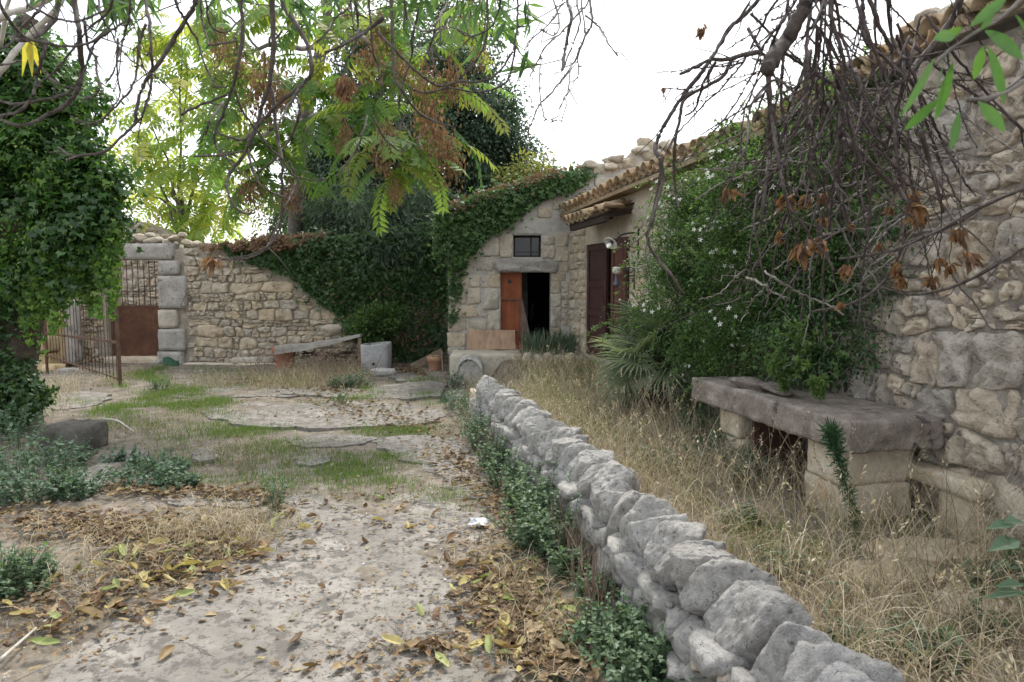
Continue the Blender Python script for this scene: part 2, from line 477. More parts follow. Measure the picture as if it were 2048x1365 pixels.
m_rust = rocky('rusty sheet', (.055, .026, .016), (.095, .044, .026), (.15, .07, .04), 3, 0.3, 0.004, rough=.75, spots=[((.065, .03, .022), 5, .6)])
m_rustbar = rocky('rusty bar', (.05, .032, .024), (.10, .058, .04), (.17, .10, .065), 12, 0.3, 0.003, rough=.75)
m_iron = plain('dark iron', (.035, .033, .033), .6, .3)
m_reddoor = woody('worn red door', (.20, .055, .025), (.36, .115, .05), (14, 14, 1.6), .7, .3, wear=((.12, .06, .04), .66))
m_shutter = woody('dark red shutter', (.035, .016, .016), (.075, .03, .026), (26, 26, 2.2), .55, .3, wear=((.26, .20, .15), .705))
m_shutter2 = woody('flaking red shutter', (.06, .022, .018), (.13, .05, .038), (24, 24, 2.0), .65, .4, wear=((.30, .23, .17), .64))
m_ply = woody('plywood', (.30, .19, .125), (.46, .32, .225), (20, 20, 1.4), .8, .2, wear=((.25, .17, .12), .66))
m_oldwood = woody('weathered wood', (.16, .12, .085), (.30, .235, .175), (3, 30, 30), .85, .5)
m_darkwood = woody('dark rotten wood and pile shade', (.022, .015, .011), (.06, .042, .032), (3, 20, 20), .9, .5)
m_greywood = woody('grey board', (.30, .28, .25), (.47, .45, .41), (2, 16, 16), .85, .3)
m_bark = rocky('dark bark', (.035, .028, .025), (.075, .062, .055), (.13, .11, .10), 30, 0.6, 0.004, world=True)
m_bark2 = rocky('grey bark', (.09, .08, .07), (.16, .145, .13), (.24, .22, .20), 24, 0.6, 0.004, world=True)
m_palebark = rocky('pale bark', (.30, .28, .24), (.42, .39, .34), (.52, .49, .44), 14, 0.4, 0.004, world=True)
m_trunk = rocky('ivy trunk bark', (.045, .035, .028), (.09, .07, .055), (.15, .12, .09), 9, 1.0, 0.03, world=True)
m_white = plain('white enamel', (.55, .54, .51), .4)
m_mossy = rocky('mossy dark stone', (.05, .048, .042), (.10, .093, .082), (.16, .15, .13), 6, .9, .02, spots=[((.05, .065, .03), 5, .58)], pits=.3)
m_bulb = plain('bulb glass', (.85, .84, .78), .2)
m_black = rocky('painted shade black', (.010, .010, .011), (.018, .018, .019), (.03, .03, .03), 3, .3, .01)  # near-black colour paints the darkness of unlit rooms and the drain hole
m_paper = plain('crumpled plastic', (.62, .64, .66), .45)
m_hose = plain('green hose', (.02, .16, .10), .45)
m_greenpl = plain('green sheet', (.03, .10, .06), .6)

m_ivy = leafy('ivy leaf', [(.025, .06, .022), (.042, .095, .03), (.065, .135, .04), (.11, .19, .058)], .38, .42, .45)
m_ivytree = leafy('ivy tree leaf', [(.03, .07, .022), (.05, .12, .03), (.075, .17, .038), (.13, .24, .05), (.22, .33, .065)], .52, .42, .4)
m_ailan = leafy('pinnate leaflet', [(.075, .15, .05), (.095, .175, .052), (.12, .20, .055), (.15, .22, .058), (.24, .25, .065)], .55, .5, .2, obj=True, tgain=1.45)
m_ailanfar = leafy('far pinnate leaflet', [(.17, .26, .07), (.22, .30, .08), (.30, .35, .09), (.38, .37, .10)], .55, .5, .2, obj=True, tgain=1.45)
m_seed = leafy('dry seed', [(.13, .075, .045), (.20, .115, .07), (.28, .17, .11)], .3, .8, .1)
m_evergreen = leafy('evergreen leaf', [(.035, .065, .042), (.05, .088, .055), (.07, .115, .068), (.10, .145, .08)], .35, .5, .35)
m_feather = leafy('feathery leaf', [(.045, .075, .05), (.065, .10, .065), (.09, .13, .085)], .3, .6, .2)
m_yellowbush = leafy('yellow bush leaf', [(.13, .17, .05), (.19, .21, .06), (.27, .25, .07)], .45, .5, .2)
m_jas = leafy('jasmine leaf', [(.035, .075, .03), (.062, .118, .042), (.095, .165, .055), (.15, .23, .075)], .45, .5, .25)
m_flower = leafy('white petal', [(.8, .8, .78), (.85, .85, .82)], .3, .5, .2, tgain=.85)
m_palm = leafy('palm blade', [(.15, .195, .125), (.22, .265, .18), (.30, .34, .24)], .35, .45, .4, obj=True)
m_lance = leafy('long leaf', [(.06, .12, .055), (.085, .16, .065), (.115, .20, .075), (.16, .25, .08)], .5, .45, .35)
m_nearleaf = leafy('near green leaf', [(.045, .11, .03), (.065, .145, .036), (.09, .18, .042)], .4, .4, .35, obj=True)
m_nettle = leafy('weed leaf', [(.05, .09, .052), (.078, .13, .075), (.11, .17, .095), (.16, .225, .125)], .35, .5, .3)
m_bluegreen = leafy('blue green weed leaf', [(.055, .095, .062), (.085, .14, .09), (.125, .19, .125)], .3, .5, .3)
m_grass = leafy('green grass', [(.07, .12, .035), (.10, .165, .045), (.135, .205, .06), (.20, .24, .09)], .4, .5, .2)
m_straw = leafy('dry straw', [(.12, .09, .065), (.26, .20, .135), (.40, .33, .23), (.50, .43, .32), (.60, .54, .42)], .25, .7, .2, tgain=1.0)
m_drybrown = leafy('dead brown leaf', [(.09, .05, .03), (.15, .08, .042), (.21, .11, .055), (.27, .155, .08)], .25, .7, .2, tgain=1.0)
m_ivydry = leafy('dry ivy leaf', [(.13, .08, .05), (.21, .13, .08), (.29, .20, .125)], .3, .7, .2, tgain=1.0)
LITTER = [('brown', [(.11, .065, .038), (.17, .10, .052), (.23, .14, .075)]), ('tan', [(.26, .18, .10), (.34, .25, .14), (.40, .31, .19)]),
          ('yellow', [(.32, .26, .09), (.40, .33, .12), (.45, .38, .17)]), ('green', [(.20, .25, .08), (.28, .32, .12), (.36, .38, .16)])]
m_litter = {k: leafy(k + ' fallen leaf', v, .25, .6, .25, obj=True, tgain=1.0) for k, v in LITTER}
m_litterall = leafy('litter scraps', [(.075, .05, .033), (.13, .085, .05), (.20, .135, .08), (.27, .195, .12), (.33, .27, .15)], .2, .7, .2, tgain=1.0)

# ------------------------------------------------------------------ the ground and the paving
def axis_pts(lo, hi, fine, far):
    a = list(np.arange(lo, hi + 1e-6, fine))
    s = fine
    while a[-1] < far:
        s *= 1.5; a.append(a[-1] + s)
    s = fine
    while a[0] > -far:
        s *= 1.5; a.insert(0, a[0] - s)
    return np.array(a)
gx = axis_pts(-9.5, 4.5, 0.06, 400); gy = axis_pts(0.6, 14.5, 0.06, 400)
X, Y = np.meshgrid(gx, gy)
Z = ground_z(X, Y)
nx, ny = len(gx), len(gy)
ii = (np.arange(ny - 1)[:, None] * nx + np.arange(nx - 1)[None, :]).ravel()
ground = put('ground', mesh_from('ground', np.stack([X.ravel(), Y.ravel(), Z.ravel()], 1), None, np.stack([ii, ii + 1, ii + nx + 1, ii + nx], 1), True), m_earth, (0, 0, 0))
struct(ground)

def chaikin(P, q=0.25, it=1):
    P = np.asarray(P, float)
    for _ in range(it):
        Nx = np.roll(P, -1, 0)
        P = np.stack([P * (1 - q) + Nx * q, P * q + Nx * (1 - q)], 1).reshape(-1, 2)
    return P
def fractal_edge(P, amp=0.22, it=4):
    P = np.asarray(P, float)
    for _ in range(it):
        Q = []
        for i in range(len(P)):
            a, b = P[i], P[(i + 1) % len(P)]
            d = b - a
            m = (a + b) / 2 + np.array([-d[1], d[0]]) * RNG.normal(0, amp)
            Q += [a, m]
        P = np.array(Q); amp *= 0.85
    return P
def slab(px_poly, name='paving_slab', top=0.02, mat=None):
    P = np.array([gp(x, y)[:2] for x, y in px_poly])
    P = fractal_edge(chaikin(P, .25, 1), 0.13, 4)
    n = len(P); c = P.mean(0)
    z = ground_base(P[:, 0], P[:, 1]) + top
    me = bpy.data.meshes.new(name)
    V = [(x - c[0], y - c[1], zz) for (x, y), zz in zip(P, z)] + [(x - c[0], y - c[1], zz - 0.07) for (x, y), zz in zip(P * 1.0, z)]
    F = [list(range(n))] + [(i, n + i, n + (i + 1) % n, (i + 1) % n) for i in range(n)]
    area = sum(P[i, 0] * P[(i + 1) % n, 1] - P[(i + 1) % n, 0] * P[i, 1] for i in range(n))
    if area < 0: F = [list(reversed(F[0]))] + F[1:]
    me.from_pydata(V, [], F); me.update()
    o = put(name, me, mat or m_conc, (c[0], c[1], 0))
    return struct(o)
SLABS = [
    [(-120, 1600), (180, 1290), (390, 1165), (545, 1090), (585, 1035), (545, 995), (640, 985), (700, 1012), (800, 980), (880, 1000), (1010, 1045), (995, 1110), (1035, 1190), (1010, 1290), (1120, 1600)],
    [(735, 880), (830, 872), (930, 882), (955, 930), (1000, 985), (990, 1005), (890, 995), (850, 935), (760, 905)],
    [(395, 822), (470, 808), (700, 806), (840, 816), (900, 830), (870, 852), (700, 858), (590, 862), (430, 848)],
    [(560, 775), (700, 786), (790, 770), (880, 763), (892, 785), (870, 800), (700, 800), (560, 790)],
    [(330, 786), (470, 776), (600, 780), (600, 797), (470, 795), (350, 800)],
    [(330, 1003), (440, 992), (545, 1000), (510, 1030), (420, 1036), (335, 1040)],
    [(150, 960), (230, 905), (300, 900), (290, 925), (215, 960), (200, 1010), (150, 1010)],
    [(560, 880), (700, 872), (760, 880), (720, 895), (600, 900)],
    [(40, 1085), (140, 1050), (230, 1062), (180, 1100), (70, 1115)],
    [(380, 905), (425, 898), (440, 920), (390, 928)],
    [(70, 800), (150, 784), (215, 790), (200, 815), (90, 826)],
    [(585, 918), (640, 910), (668, 928), (600, 940)],
    [(860, 742), (770, 752), (800, 768), (890, 756)],
]
for k, s in enumerate(SLABS): slab(s, top=.012 + .0042 * (k % 4))
TERR = [[(1640, 1190), (1740, 1170), (1860, 1185), (1880, 1215), (1700, 1230)], [(1720, 1130), (1850, 1120), (1990, 1150), (1900, 1180), (1740, 1165)],
        [(1850, 1230), (2000, 1220), (2060, 1280), (1900, 1310)]]
for s in TERR:
    slab(s, 'paving_stone', 0.03, m_block)

# ------------------------------------------------------------------ walls made of separate stones
class Frame:
    def __init__(s, O, U, Nn):
        s.O = np.array([O[0], O[1], 0.0]); s.U = unit(np.array([U[0], U[1], 0.0])); s.N = unit(np.array([Nn[0], Nn[1], 0.0]))
        s.R = Matrix((Vector(s.U), Vector(s.N), Vector((0, 0, 1)))).transposed()
    def w(s, u, z, out=0.0):
        return s.O + s.U * u + s.N * out + np.array([0, 0, z])
    def hit(s, px, py, out=0.0):
        r = ray(px, py); o = s.O + s.N * out
        t = np.dot(o - EYE, s.N) / np.dot(r, s.N)
        p = EYE + r * t
        return np.array([np.dot(p - s.O, s.U), p[2]])
F_BACK = Frame((0, 13.5), (1, 0), (0, -1))
F_FRONT = Frame((0, 12.0), (1, 0), (0, -1))
F_HOUSE = Frame((1.0, 12.0), (0.23, -1.0), (-1.0, -0.23))

def clip_half(poly, n, c):
    """keep points with n.p <= c"""
    out = []
    k = len(poly)
    for i in range(k):
        a, b = poly[i], poly[(i + 1) % k]
        da, db = n[0] * a[0] + n[1] * a[1] - c, n[0] * b[0] + n[1] * b[1] - c
        if da <= 0: out.append(a)
        if (da < 0) != (db < 0) and abs(da - db) > 1e-12:
            t = da / (da - db); out.append((a[0] + (b[0] - a[0]) * t, a[1] + (b[1] - a[1]) * t))
    return out
def power_cells(pts, rad, bounds, aspect=1.35):
    """weighted cells, wider than tall"""
    P = np.array(pts, float) / [aspect, 1.0]; W = np.asarray(rad) ** 2
    bd = [(x / aspect, y) for x, y in bounds]
    res = []
    for i in range(len(P)):
        d2 = ((P - P[i]) ** 2).sum(1); order = np.argsort(d2)[1:36]
        poly = bd; R = rad[i] * 1.9
        for n, c in (((1, 0), P[i][0] + R), ((-1, 0), R - P[i][0]), ((0, 1), P[i][1] + R), ((0, -1), R - P[i][1])): poly = clip_half(poly, n, c)
        if len(poly) < 3:
            res.append(None); continue
        for j in order:
            n = 2 * (P[j] - P[i]); c = (P[j] ** 2).sum() - (P[i] ** 2).sum() - W[j] + W[i]
            poly = clip_half(poly, n, c)
            if len(poly) < 3: break
        res.append([(x * aspect, y) for x, y in poly] if len(poly) >= 3 else None)
    return res
def var_points(u0, u1, z0, z1, sizes, probs, seeds=(), aspect=1.35, reject=None, tries=6000, pack=0.92):
    """dart throwing with several stone sizes, big ones first"""
    pts = [(s[0], s[1]) for s in seeds]; rad = [s[2] for s in seeds]
    arr_p = list(pts); arr_r = list(rad)
    for size, share in zip(sizes, probs):
        for _ in range(int(tries * share)):
            p = (RNG.uniform(u0, u1), RNG.uniform(z0, z1))
            if reject and reject(*p): continue
            r = size * RNG.uniform(0.85, 1.2)
            if arr_p:
                A = np.array(arr_p); d = np.hypot((A[:, 0] - p[0]) / aspect, A[:, 1] - p[1])
                if (d < pack * (np.array(arr_r) + r)).any(): continue
            arr_p.append(p); arr_r.append(r)
    return arr_p, arr_r
def courses(u0, u1, z0, z1, hs, ws, seed=0, split=.3, wave=.03):
    """roughly coursed rubble: wavy beds, stones of many widths, some split into two or three small ones"""
    r = np.random.default_rng(seed); beds = [z0]
    while beds[-1] < z1: beds.append(beds[-1] + r.uniform(*hs))
    ph = r.random((len(beds), 4)) * 6.28
    def bed(k, u):
        return beds[k] + (wave * (math.sin(u * 2.1 + ph[k, 0]) + .7 * math.sin(u * 5.3 + ph[k, 1]) + .5 * math.sin(u * 11 + ph[k, 2])) if 0 < k else 0)
    out = []
    for k in range(len(beds) - 1):
        u = u0 - r.uniform(0, ws[0]); lean = r.normal(0, .012)
        while u < u1:
            h = beds[k + 1] - beds[k]; w = r.uniform(*ws) * (.7 + .6 * h / hs[1]) * r.choice([.5, .8, 1, 1.35])
            l2 = r.normal(0, .022)
            j = lambda: r.normal(0, .010)
            a, b = u, u + w
            zb = lambda x: bed(k, x) + j()
            zt = lambda x: bed(k + 1, x) + j()
            m = (a + b) / 2
            if r.random() < split and h > .12:
                f = r.uniform(.35, .65); zm0, zm1 = bed(k, a) * (1 - f) + bed(k + 1, a) * f, bed(k, b) * (1 - f) + bed(k + 1, b) * f
                out.append([(a + lean, zb(a)), (m, zb(m)), (b + l2, zb(b)), (b + l2 * .5, zm1), (a + lean * .5, zm0)])
                if r.random() < .5 and w > .16:
                    out.append([(a + lean * .5, zm0), (m, (zm0 + zm1) / 2), (m + j(), zt(m)), (a - lean, zt(a))]); out.append([(m, (zm0 + zm1) / 2), (b + l2 * .5, zm1), (b - l2, zt(b)), (m + j(), zt(m))])
                else:
                    out.append([(a + lean * .5, zm0), (b + l2 * .5, zm1), (b - l2, zt(b)), (m, zt(m)), (a - lean, zt(a))])
            else:
                P = [(a + lean, zb(a)), (m + j() * 2, zb(m)), (b + l2, zb(b)), (b + j(), (beds[k] + beds[k + 1]) / 2), (b - l2, zt(b)), (m + j() * 3, zt(m)), (a - lean, zt(a)), (a + j(), (beds[k] + beds[k + 1]) / 2)]
                out.append(P)
            lean = l2; u = b
    return out
def area_c(P):
    P = np.asarray(P); x, y = P[:, 0], P[:, 1]; x2, y2 = np.roll(x, -1), np.roll(y, -1)
    cr = x * y2 - x2 * y; A = cr.sum() / 2
    if abs(A) < 1e-9: return 0, P.mean(0)
    return A, np.array([((x + x2) * cr).sum() / (6 * A), ((y + y2) * cr).sum() / (6 * A)])
def resample_closed(P, n):
    P = np.asarray(P); Q = np.vstack([P, P[:1]]); s = np.concatenate(([0], np.cumsum(np.linalg.norm(np.diff(Q, axis=0), axis=1))))
    t = np.linspace(0, s[-1], n, endpoint=False)
    return np.stack([np.interp(t, s, Q[:, 0]), np.interp(t, s, Q[:, 1])], 1)
def pillow_stone(fr, poly, out0, proud, mat, parent, round_it=2, gap=0.012, n=14, rough=0.10, flat=0.75, name='stone', rings=((1.0, 0.0), (0.985, .55), (.90, .92), (.60, 1.0), (.28, 1.02)), q=.25):
    A, c = area_c(poly)
    if abs(A) < 1e-5: return None
    if A < 0: poly = poly[::-1]
    P = np.asarray(poly, float)
    size = math.sqrt(abs(A))
    P = c + (P - c) * max(0.3, 1 - 2 * gap / size)
    P = resample_closed(chaikin(P, q, round_it), n)
    P = P + RNG.normal(0, 0.018 * size, P.shape)
    V, T, Q = [], [], []
    ph = RNG.random(2) * 10
    tilt = RNG.normal(0, 0.07, 2)
    for s, d in rings:
        q2 = (P - c) * s
        nz = np.array([noise.noise((x * 3.1 / size + ph[0], y * 3.1 / size + ph[1], s * 2)) for x, y in q2])
        nz2 = np.array([noise.noise((x * 9 / size + ph[1], y * 9 / size + ph[0], s * 3)) for x, y in q2])
        dep = proud * d * (1 + (0.55 * nz + .25 * nz2) * (d > .3)) + (q2 @ tilt) * d * .6
        lat = (1 + 0.06 * nz2)[:, None]
        V.append(np.column_stack([q2[:, 0] * lat[:, 0], dep, q2[:, 1] * lat[:, 0]]))
    k = len(V)
    cen = [0, proud * (1.02 + .3 * noise.noise((ph[0], ph[1], 0))), 0]
    V = np.vstack(V + [np.array([cen])])
    for r in range(k - 1):
        for i in range(n):
            j = (i + 1) % n
            Q.append((r * n + i, r * n + j, (r + 1) * n + j, (r + 1) * n + i))
    for i in range(n):
        T.append(((k - 1) * n + i, (k - 1) * n + (i + 1) % n, k * n))
    V = V[:, 0:1] * fr.U + V[:, 1:2] * fr.N + V[:, 2:3] * np.array([0, 0, 1.0])
    me = mesh_from(name, V, T, Q, True)
    return put(name, me, mat, fr.w(c[0], c[1], out0), parent)
def wall_core(mb, fr, us, top, holes, thick, z0=-0.25, out=0.0):
    """solid wall with a top profile and rectangular openings, in vertical strips"""
    cuts = sorted(set([u for u in us] + [h[0] for h in holes] + [h[1] for h in holes]))
    for a, b in zip(cuts[:-1], cuts[1:]):
        m = (a + b) / 2
        seg = [(z0, None)]
        hs = sorted([h for h in holes if h[0] <= m <= h[1]], key=lambda h: h[2])
        spans, cur = [], z0
        for h in hs:
            if h[2] > cur: spans.append((cur, cur, h[2], h[2]))
            cur = h[3]
        spans.append((cur, cur, top(a), top(b)))
        for za, zb, ta, tb in spans:
            lo = [fr.w(a, za, out - thick), fr.w(b, zb, out - thick), fr.w(b, zb, out), fr.w(a, za, out)]
            hi = [fr.w(a, ta, out - thick), fr.w(b, tb, out - thick), fr.w(b, tb, out), fr.w(a, ta, out)]
            if np.cross(lo[1] - lo[0], lo[3] - lo[0])[2] < 0:
                lo = lo[::-1]; hi = hi[::-1]
            hexa(mb, lo, hi)
def inroom(mb, fr, u0, u1, z0, z1, o0, depth):
    """the inside of the room behind an opening: back, sides, floor and ceiling as thin solids"""
    t = 0.05
    for (a, b, c, d, e, f) in ((u0, u1, z0, z1, o0 - depth - t, o0 - depth), (u0 - t, u0, z0, z1, o0 - depth, o0), (u1, u1 + t, z0, z1, o0 - depth, o0),
                               (u0, u1, z0 - t, z0, o0 - depth, o0), (u0, u1, z1, z1 + t, o0 - depth, o0)):
        lo = [fr.w(a, c, e), fr.w(b, c, e), fr.w(b, c, f), fr.w(a, c, f)]; hi = [fr.w(a, d, e), fr.w(b, d, e), fr.w(b, d, f), fr.w(a, d, f)]
        if np.cross(lo[1] - lo[0], lo[3] - lo[0])[2] < 0: lo = lo[::-1]; hi = hi[::-1]
        hexa(mb, lo, hi)

def rock_mesh(name, seed, sub=3, planes=11, amp=0.10, soft=14.0, fine=False):
    """a weathered stone about 1 across: soft-cut facets with noise"""
    r = np.random.default_rng(seed)
    import bmesh
    bm = bmesh.new(); bmesh.ops.create_icosphere(bm, subdivisions=sub, radius=1.0)
    V = np.array([v.co[:] for v in bm.verts]); F = np.array([[v.index for v in f.verts] for f in bm.faces]); bm.free()
    n = unit(r.normal(size=(planes, 3))); d = r.uniform(0.64, 1.0, planes)
    n = np.vstack([n, np.eye(3), -np.eye(3)]); d = np.concatenate([d, np.ones(6)])
    x = np.maximum(V @ n.T, 1e-3) / d
    rad = (x ** soft).sum(1) ** (-1 / soft)
    P = V * rad[:, None]
    off = r.random(3) * 50
    nz = np.array([noise.noise(Vector(p * 1.7 + off)) + 0.5 * noise.noise(Vector(p * 4.1 + off)) + .28 * noise.noise(Vector(p * 9 + off)) for p in P])
    P = P * (1 + amp * nz)[:, None]
    if fine:
        rg = np.array([abs(noise.noise(Vector(p * 3.3 + off))) + .5 * abs(noise.noise(Vector(p * 7.5 + off))) for p in P])
        pit = np.array([max(0, noise.noise(Vector(p * 13 + off)) - .28) for p in P])
        P = P * (1 + .10 * (.3 - rg) - .10 * pit)[:, None]
    return mesh_from(name, P * 0.5, F, None, True)
ROCKS = [rock_mesh('rock', 100 + i, 3, 8 + i % 5, .10, 24, True) for i in range(12)]
CAPS = [rock_mesh('capstone', 200 + i, 5, 11 + i % 5, .075, 34, True) for i in range(14)]
def with_mat(me, mat):
    key = me.name + mat.name
    if key not in WM:
        c = me.copy(); c.name = me.name; c.materials.clear(); c.materials.append(mat); WM[key] = c
    return WM[key]
WM = {}
def rock(name, c, size, mat, parent=None, pool=None, rz=None, tilt=0.25):
    me = with_mat(random.choice(pool or ROCKS), mat)
    rz = random.uniform(0, 6.28) if rz is None else rz
    R = Matrix.Rotation(rz, 3, 'Z') @ Matrix.Rotation(random.uniform(-tilt, tilt), 3, 'X') @ Matrix.Rotation(random.uniform(-tilt, tilt), 3, 'Y')
    return put(name, me, mat, c, parent, rot=R, scale=tuple(size))

def rough_block(name, c, size, mat, parent=None, rz=0.0, rx=0.0, ry=0.0, r=0.03, amp=0.012, dens=0.07, nscale=5.0, seed=0, origin=None, taper=0.0):
    """a cut stone with worn edges: finely divided box, rounded and chipped by noise"""
    size = np.asarray(size, float); h = size / 2
    k = np.clip(np.round(size / dens).astype(int), 3, 26)
    V, Q = [], []
    for ax in range(3):
        a, b = [(1, 2), (2, 0), (0, 1)][ax]
        for sg in (-1, 1):
            A, B = np.meshgrid(np.linspace(-1, 1, k[a] + 1), np.linspace(-1, 1, k[b] + 1), indexing='ij')
            P = np.zeros(A.shape + (3,)); P[..., ax] = sg; P[..., a] = A; P[..., b] = B
            n0 = sum(len(v) for v in V); V.append(P.reshape(-1, 3))
            nb = k[b] + 1
            for i in range(k[a]):
                for j in range(k[b]):
                    q = (n0 + i * nb + j, n0 + (i + 1) * nb + j, n0 + (i + 1) * nb + j + 1, n0 + i * nb + j + 1)
                    Q.append(q if sg > 0 else q[::-1])
    P = np.vstack(V) * h
    rr = min(r, h.min() * 0.9)
    q = np.clip(P, -(h - rr), h - rr); d = P - q
    P = q + unit(d) * rr
    off = seed * 7.1 + 3
    nz = np.array([noise.noise((p[0] * nscale + off, p[1] * nscale + off * .7, p[2] * nscale + off * 1.3)) +
                   .5 * noise.noise((p[0] * nscale * 2.7 + off, p[1] * nscale * 2.7, p[2] * nscale * 2.7 + off)) for p in P])
    P = P + unit(P - q + 1e-6) * (amp * nz)[:, None] + np.sign(q) * 0
    if taper: P[:, :2] *= (1 + taper * (P[:, 2:3] / h[2]))
    R = Matrix.Rotation(rz, 3, 'Z') @ Matrix.Rotation(ry, 3, 'Y') @ Matrix.Rotation(rx, 3, 'X')
    me = mesh_from(name, P, None, Q, True)
    import bmesh
    bm = bmesh.new(); bm.from_mesh(me); bmesh.ops.remove_doubles(bm, verts=bm.verts, dist=0.0008); bm.to_mesh(me); bm.free()
    return put(name, me, mat, c, parent, rot=R)

# ------------------------------------------------------------------ courtyard wall at the back, with its gateway
def bu(px): return F_BACK.hit(px, 600)[0]
def bz(py): return F_BACK.hit(700, py)[1]
GU0, GU1, GZ1 = bu(213), bu(320), bz(520)
def back_top(u):
    return bz(496) + 0.05 * math.sin(u * 3.1) + 0.03 * math.sin(u * 7.7)
back_wall = thing('courtyard_wall', 'rubble stone courtyard wall with a gateway, ivy hanging over its top', 'wall', F_BACK.w(-5, 0))
mb = MB()
us = list(np.arange(-13, 0.4, 0.35))
wall_core(mb, F_BACK, us, back_top, [(GU0, GU1, -0.3, GZ1 + 0.30)], 0.5, out=-0.012)
mb.build('wall_core', m_mortar, back_wall)
ex = [(bu(345), bu(372)), ]
def rej_back(u, z):
    return (bu(200) < u < bu(372)) or z > back_top(u) - .02
nst = 0
ivu, ivz = [bu(x) for x in (400, 500, 590, 640, 700, 800, 900)], [bz(y) - .12 for y in (490, 520, 560, 600, 650, 655, 700)]
for c in courses(bu(110), -0.75, 0.0, 2.34, (.11, .27), (.14, .40), 3, .30, .022):
    A, m = area_c(c)
    if rej_back(*m) and not (m[0] < bu(206) or m[0] > bu(368)): continue
    c = [(u, min(z, back_top(u))) for u, z in c]
    c = clip_half(c, (-1, 0), -bu(371)) if m[0] > bu(300) else clip_half(c, (1, 0), bu(204))
    if len(c) < 3 or abs(area_c(c)[0]) < .002 or nst >= 298 or m[1] > 2.3 or m[1] > np.interp(m[0], ivu, ivz, left=9): continue
    big = math.sqrt(abs(area_c(c)[0]))
    if pillow_stone(F_BACK, c, -0.06, RNG.uniform(.055, .095) + .06 * big, m_rubble, back_wall, gap=RNG.uniform(.003, .010), n=18, round_it=1, q=RNG.uniform(.12, .22), rings=((1.0, 0.0), (0.99, .6), (.96, .93), (.70, 1.0), (.32, 1.01))): nst += 1
# gateway stones
def fblock(fr, x0, y0, x1, y1, mat, parent, name='stone', proud=.10, gap=.008, out0=-.05, sc=None, jit=.01, q=.12):
    a = fr.hit(x0, y1); b = fr.hit(x1, y0)
    P = [(a[0], a[1]), (b[0], a[1]), (b[0], b[1]), (a[0], b[1])]
    P = [(u + RNG.normal(0, jit), z + RNG.normal(0, jit)) for u, z in P]
    return pillow_stone(fr, P, out0, proud, mat, parent, 1, gap * .7, 26, name=name, q=q * .6,
                        rings=((1, 0), (.995, .6), (.97, .93), (.80, 1.0), (.40, 1.01)))
for (x0, y0, x1, y1) in ((320, 521, 360, 551), (320, 551, 375, 618), (320, 619, 356, 657), (320, 657, 372, 702), (318, 702, 370, 742)):
    a_, b_ = F_BACK.hit(x0, y1), F_BACK.hit(x1, y0); rough_block('stone', F_BACK.w((a_[0] + b_[0]) / 2, (a_[1] + b_[1]) / 2, -.17), (b_[0] - a_[0], .48, b_[1] - a_[1] - .012), m_greyblock if y0 != 619 else m_block, back_wall, r=.022, amp=.014, seed=y0)
c0 = F_BACK.hit(272, 503)
a_, b_ = F_BACK.hit(196, 520), F_BACK.hit(347, 487)
rough_block('lintel', F_BACK.w((a_[0] + b_[0]) / 2, (a_[1] + b_[1]) / 2 + .0, -.2), (b_[0] - a_[0], .5, b_[1] - a_[1] - .004), m_greyblock, back_wall, seed=2, amp=.012)
a_, b_ = F_BACK.hit(212, 733), F_BACK.hit(322, 718)
rough_block('threshold', F_BACK.w((a_[0] + b_[0]) / 2, .02, -.15), (b_[0] - a_[0], .5, .2), m_block, back_wall, seed=3)
for i, (px, py, s) in enumerate(((262, 482, .26), (285, 478, .30), (312, 482, .30), (335, 484, .2), (352, 478, .24), (372, 484, .22), (395, 488, .2), (420, 490, .2), (300, 470, .17), (365, 470, .15), (240, 484, .2), (225, 484, .2), (450, 490, .18), (480, 492, .18))):
    p = at(px, py, 13.65); rock('stone', p, (s * 1.3, s, s * .6), m_rubble, back_wall)

# right leaf of the gate: bars above, rusty sheet below
gate = thing('rusty_gate', 'closed rusty gate leaf with bars above a solid rusted sheet', 'gate', F_BACK.w((GU0 + GU1) / 2, .1, -.1))
zb, zm, zt = bz(716), bz(614), bz(521)
mb = MB(); box(mb, F_BACK.w((GU0 + GU1) / 2, (zb + zm) / 2, -.10), (GU1 - GU0 - .03, .012, zm - zb)); mb.build('sheet', m_rust, gate)
for u in (GU0 + .03, GU1 - .02):
    mb = MB(); box(mb, F_BACK.w(u, (zb + zt) / 2, -.10), (.035, .03, zt - zb)); mb.build('stile', m_rustbar, gate)
mb = MB(); box(mb, F_BACK.w((GU0 + GU1) / 2, zm + .012, -.10), (GU1 - GU0 - .08, .034, .03)); mb.build('rail', m_rustbar, gate)
for k in range(8):
    u = GU0 + .03 + (GU1 - GU0 - .05) * (k + 1) / 9
    mb = MB(); P = [F_BACK.w(u, zm + .02, -.1), F_BACK.w(u + RNG.normal(0, .003), (zm + zt) / 2, -.1), F_BACK.w(u, zt, -.1)]
    tube(mb, P, .0085, .0085, 5); mb.build('bar', m_rustbar, gate, True)
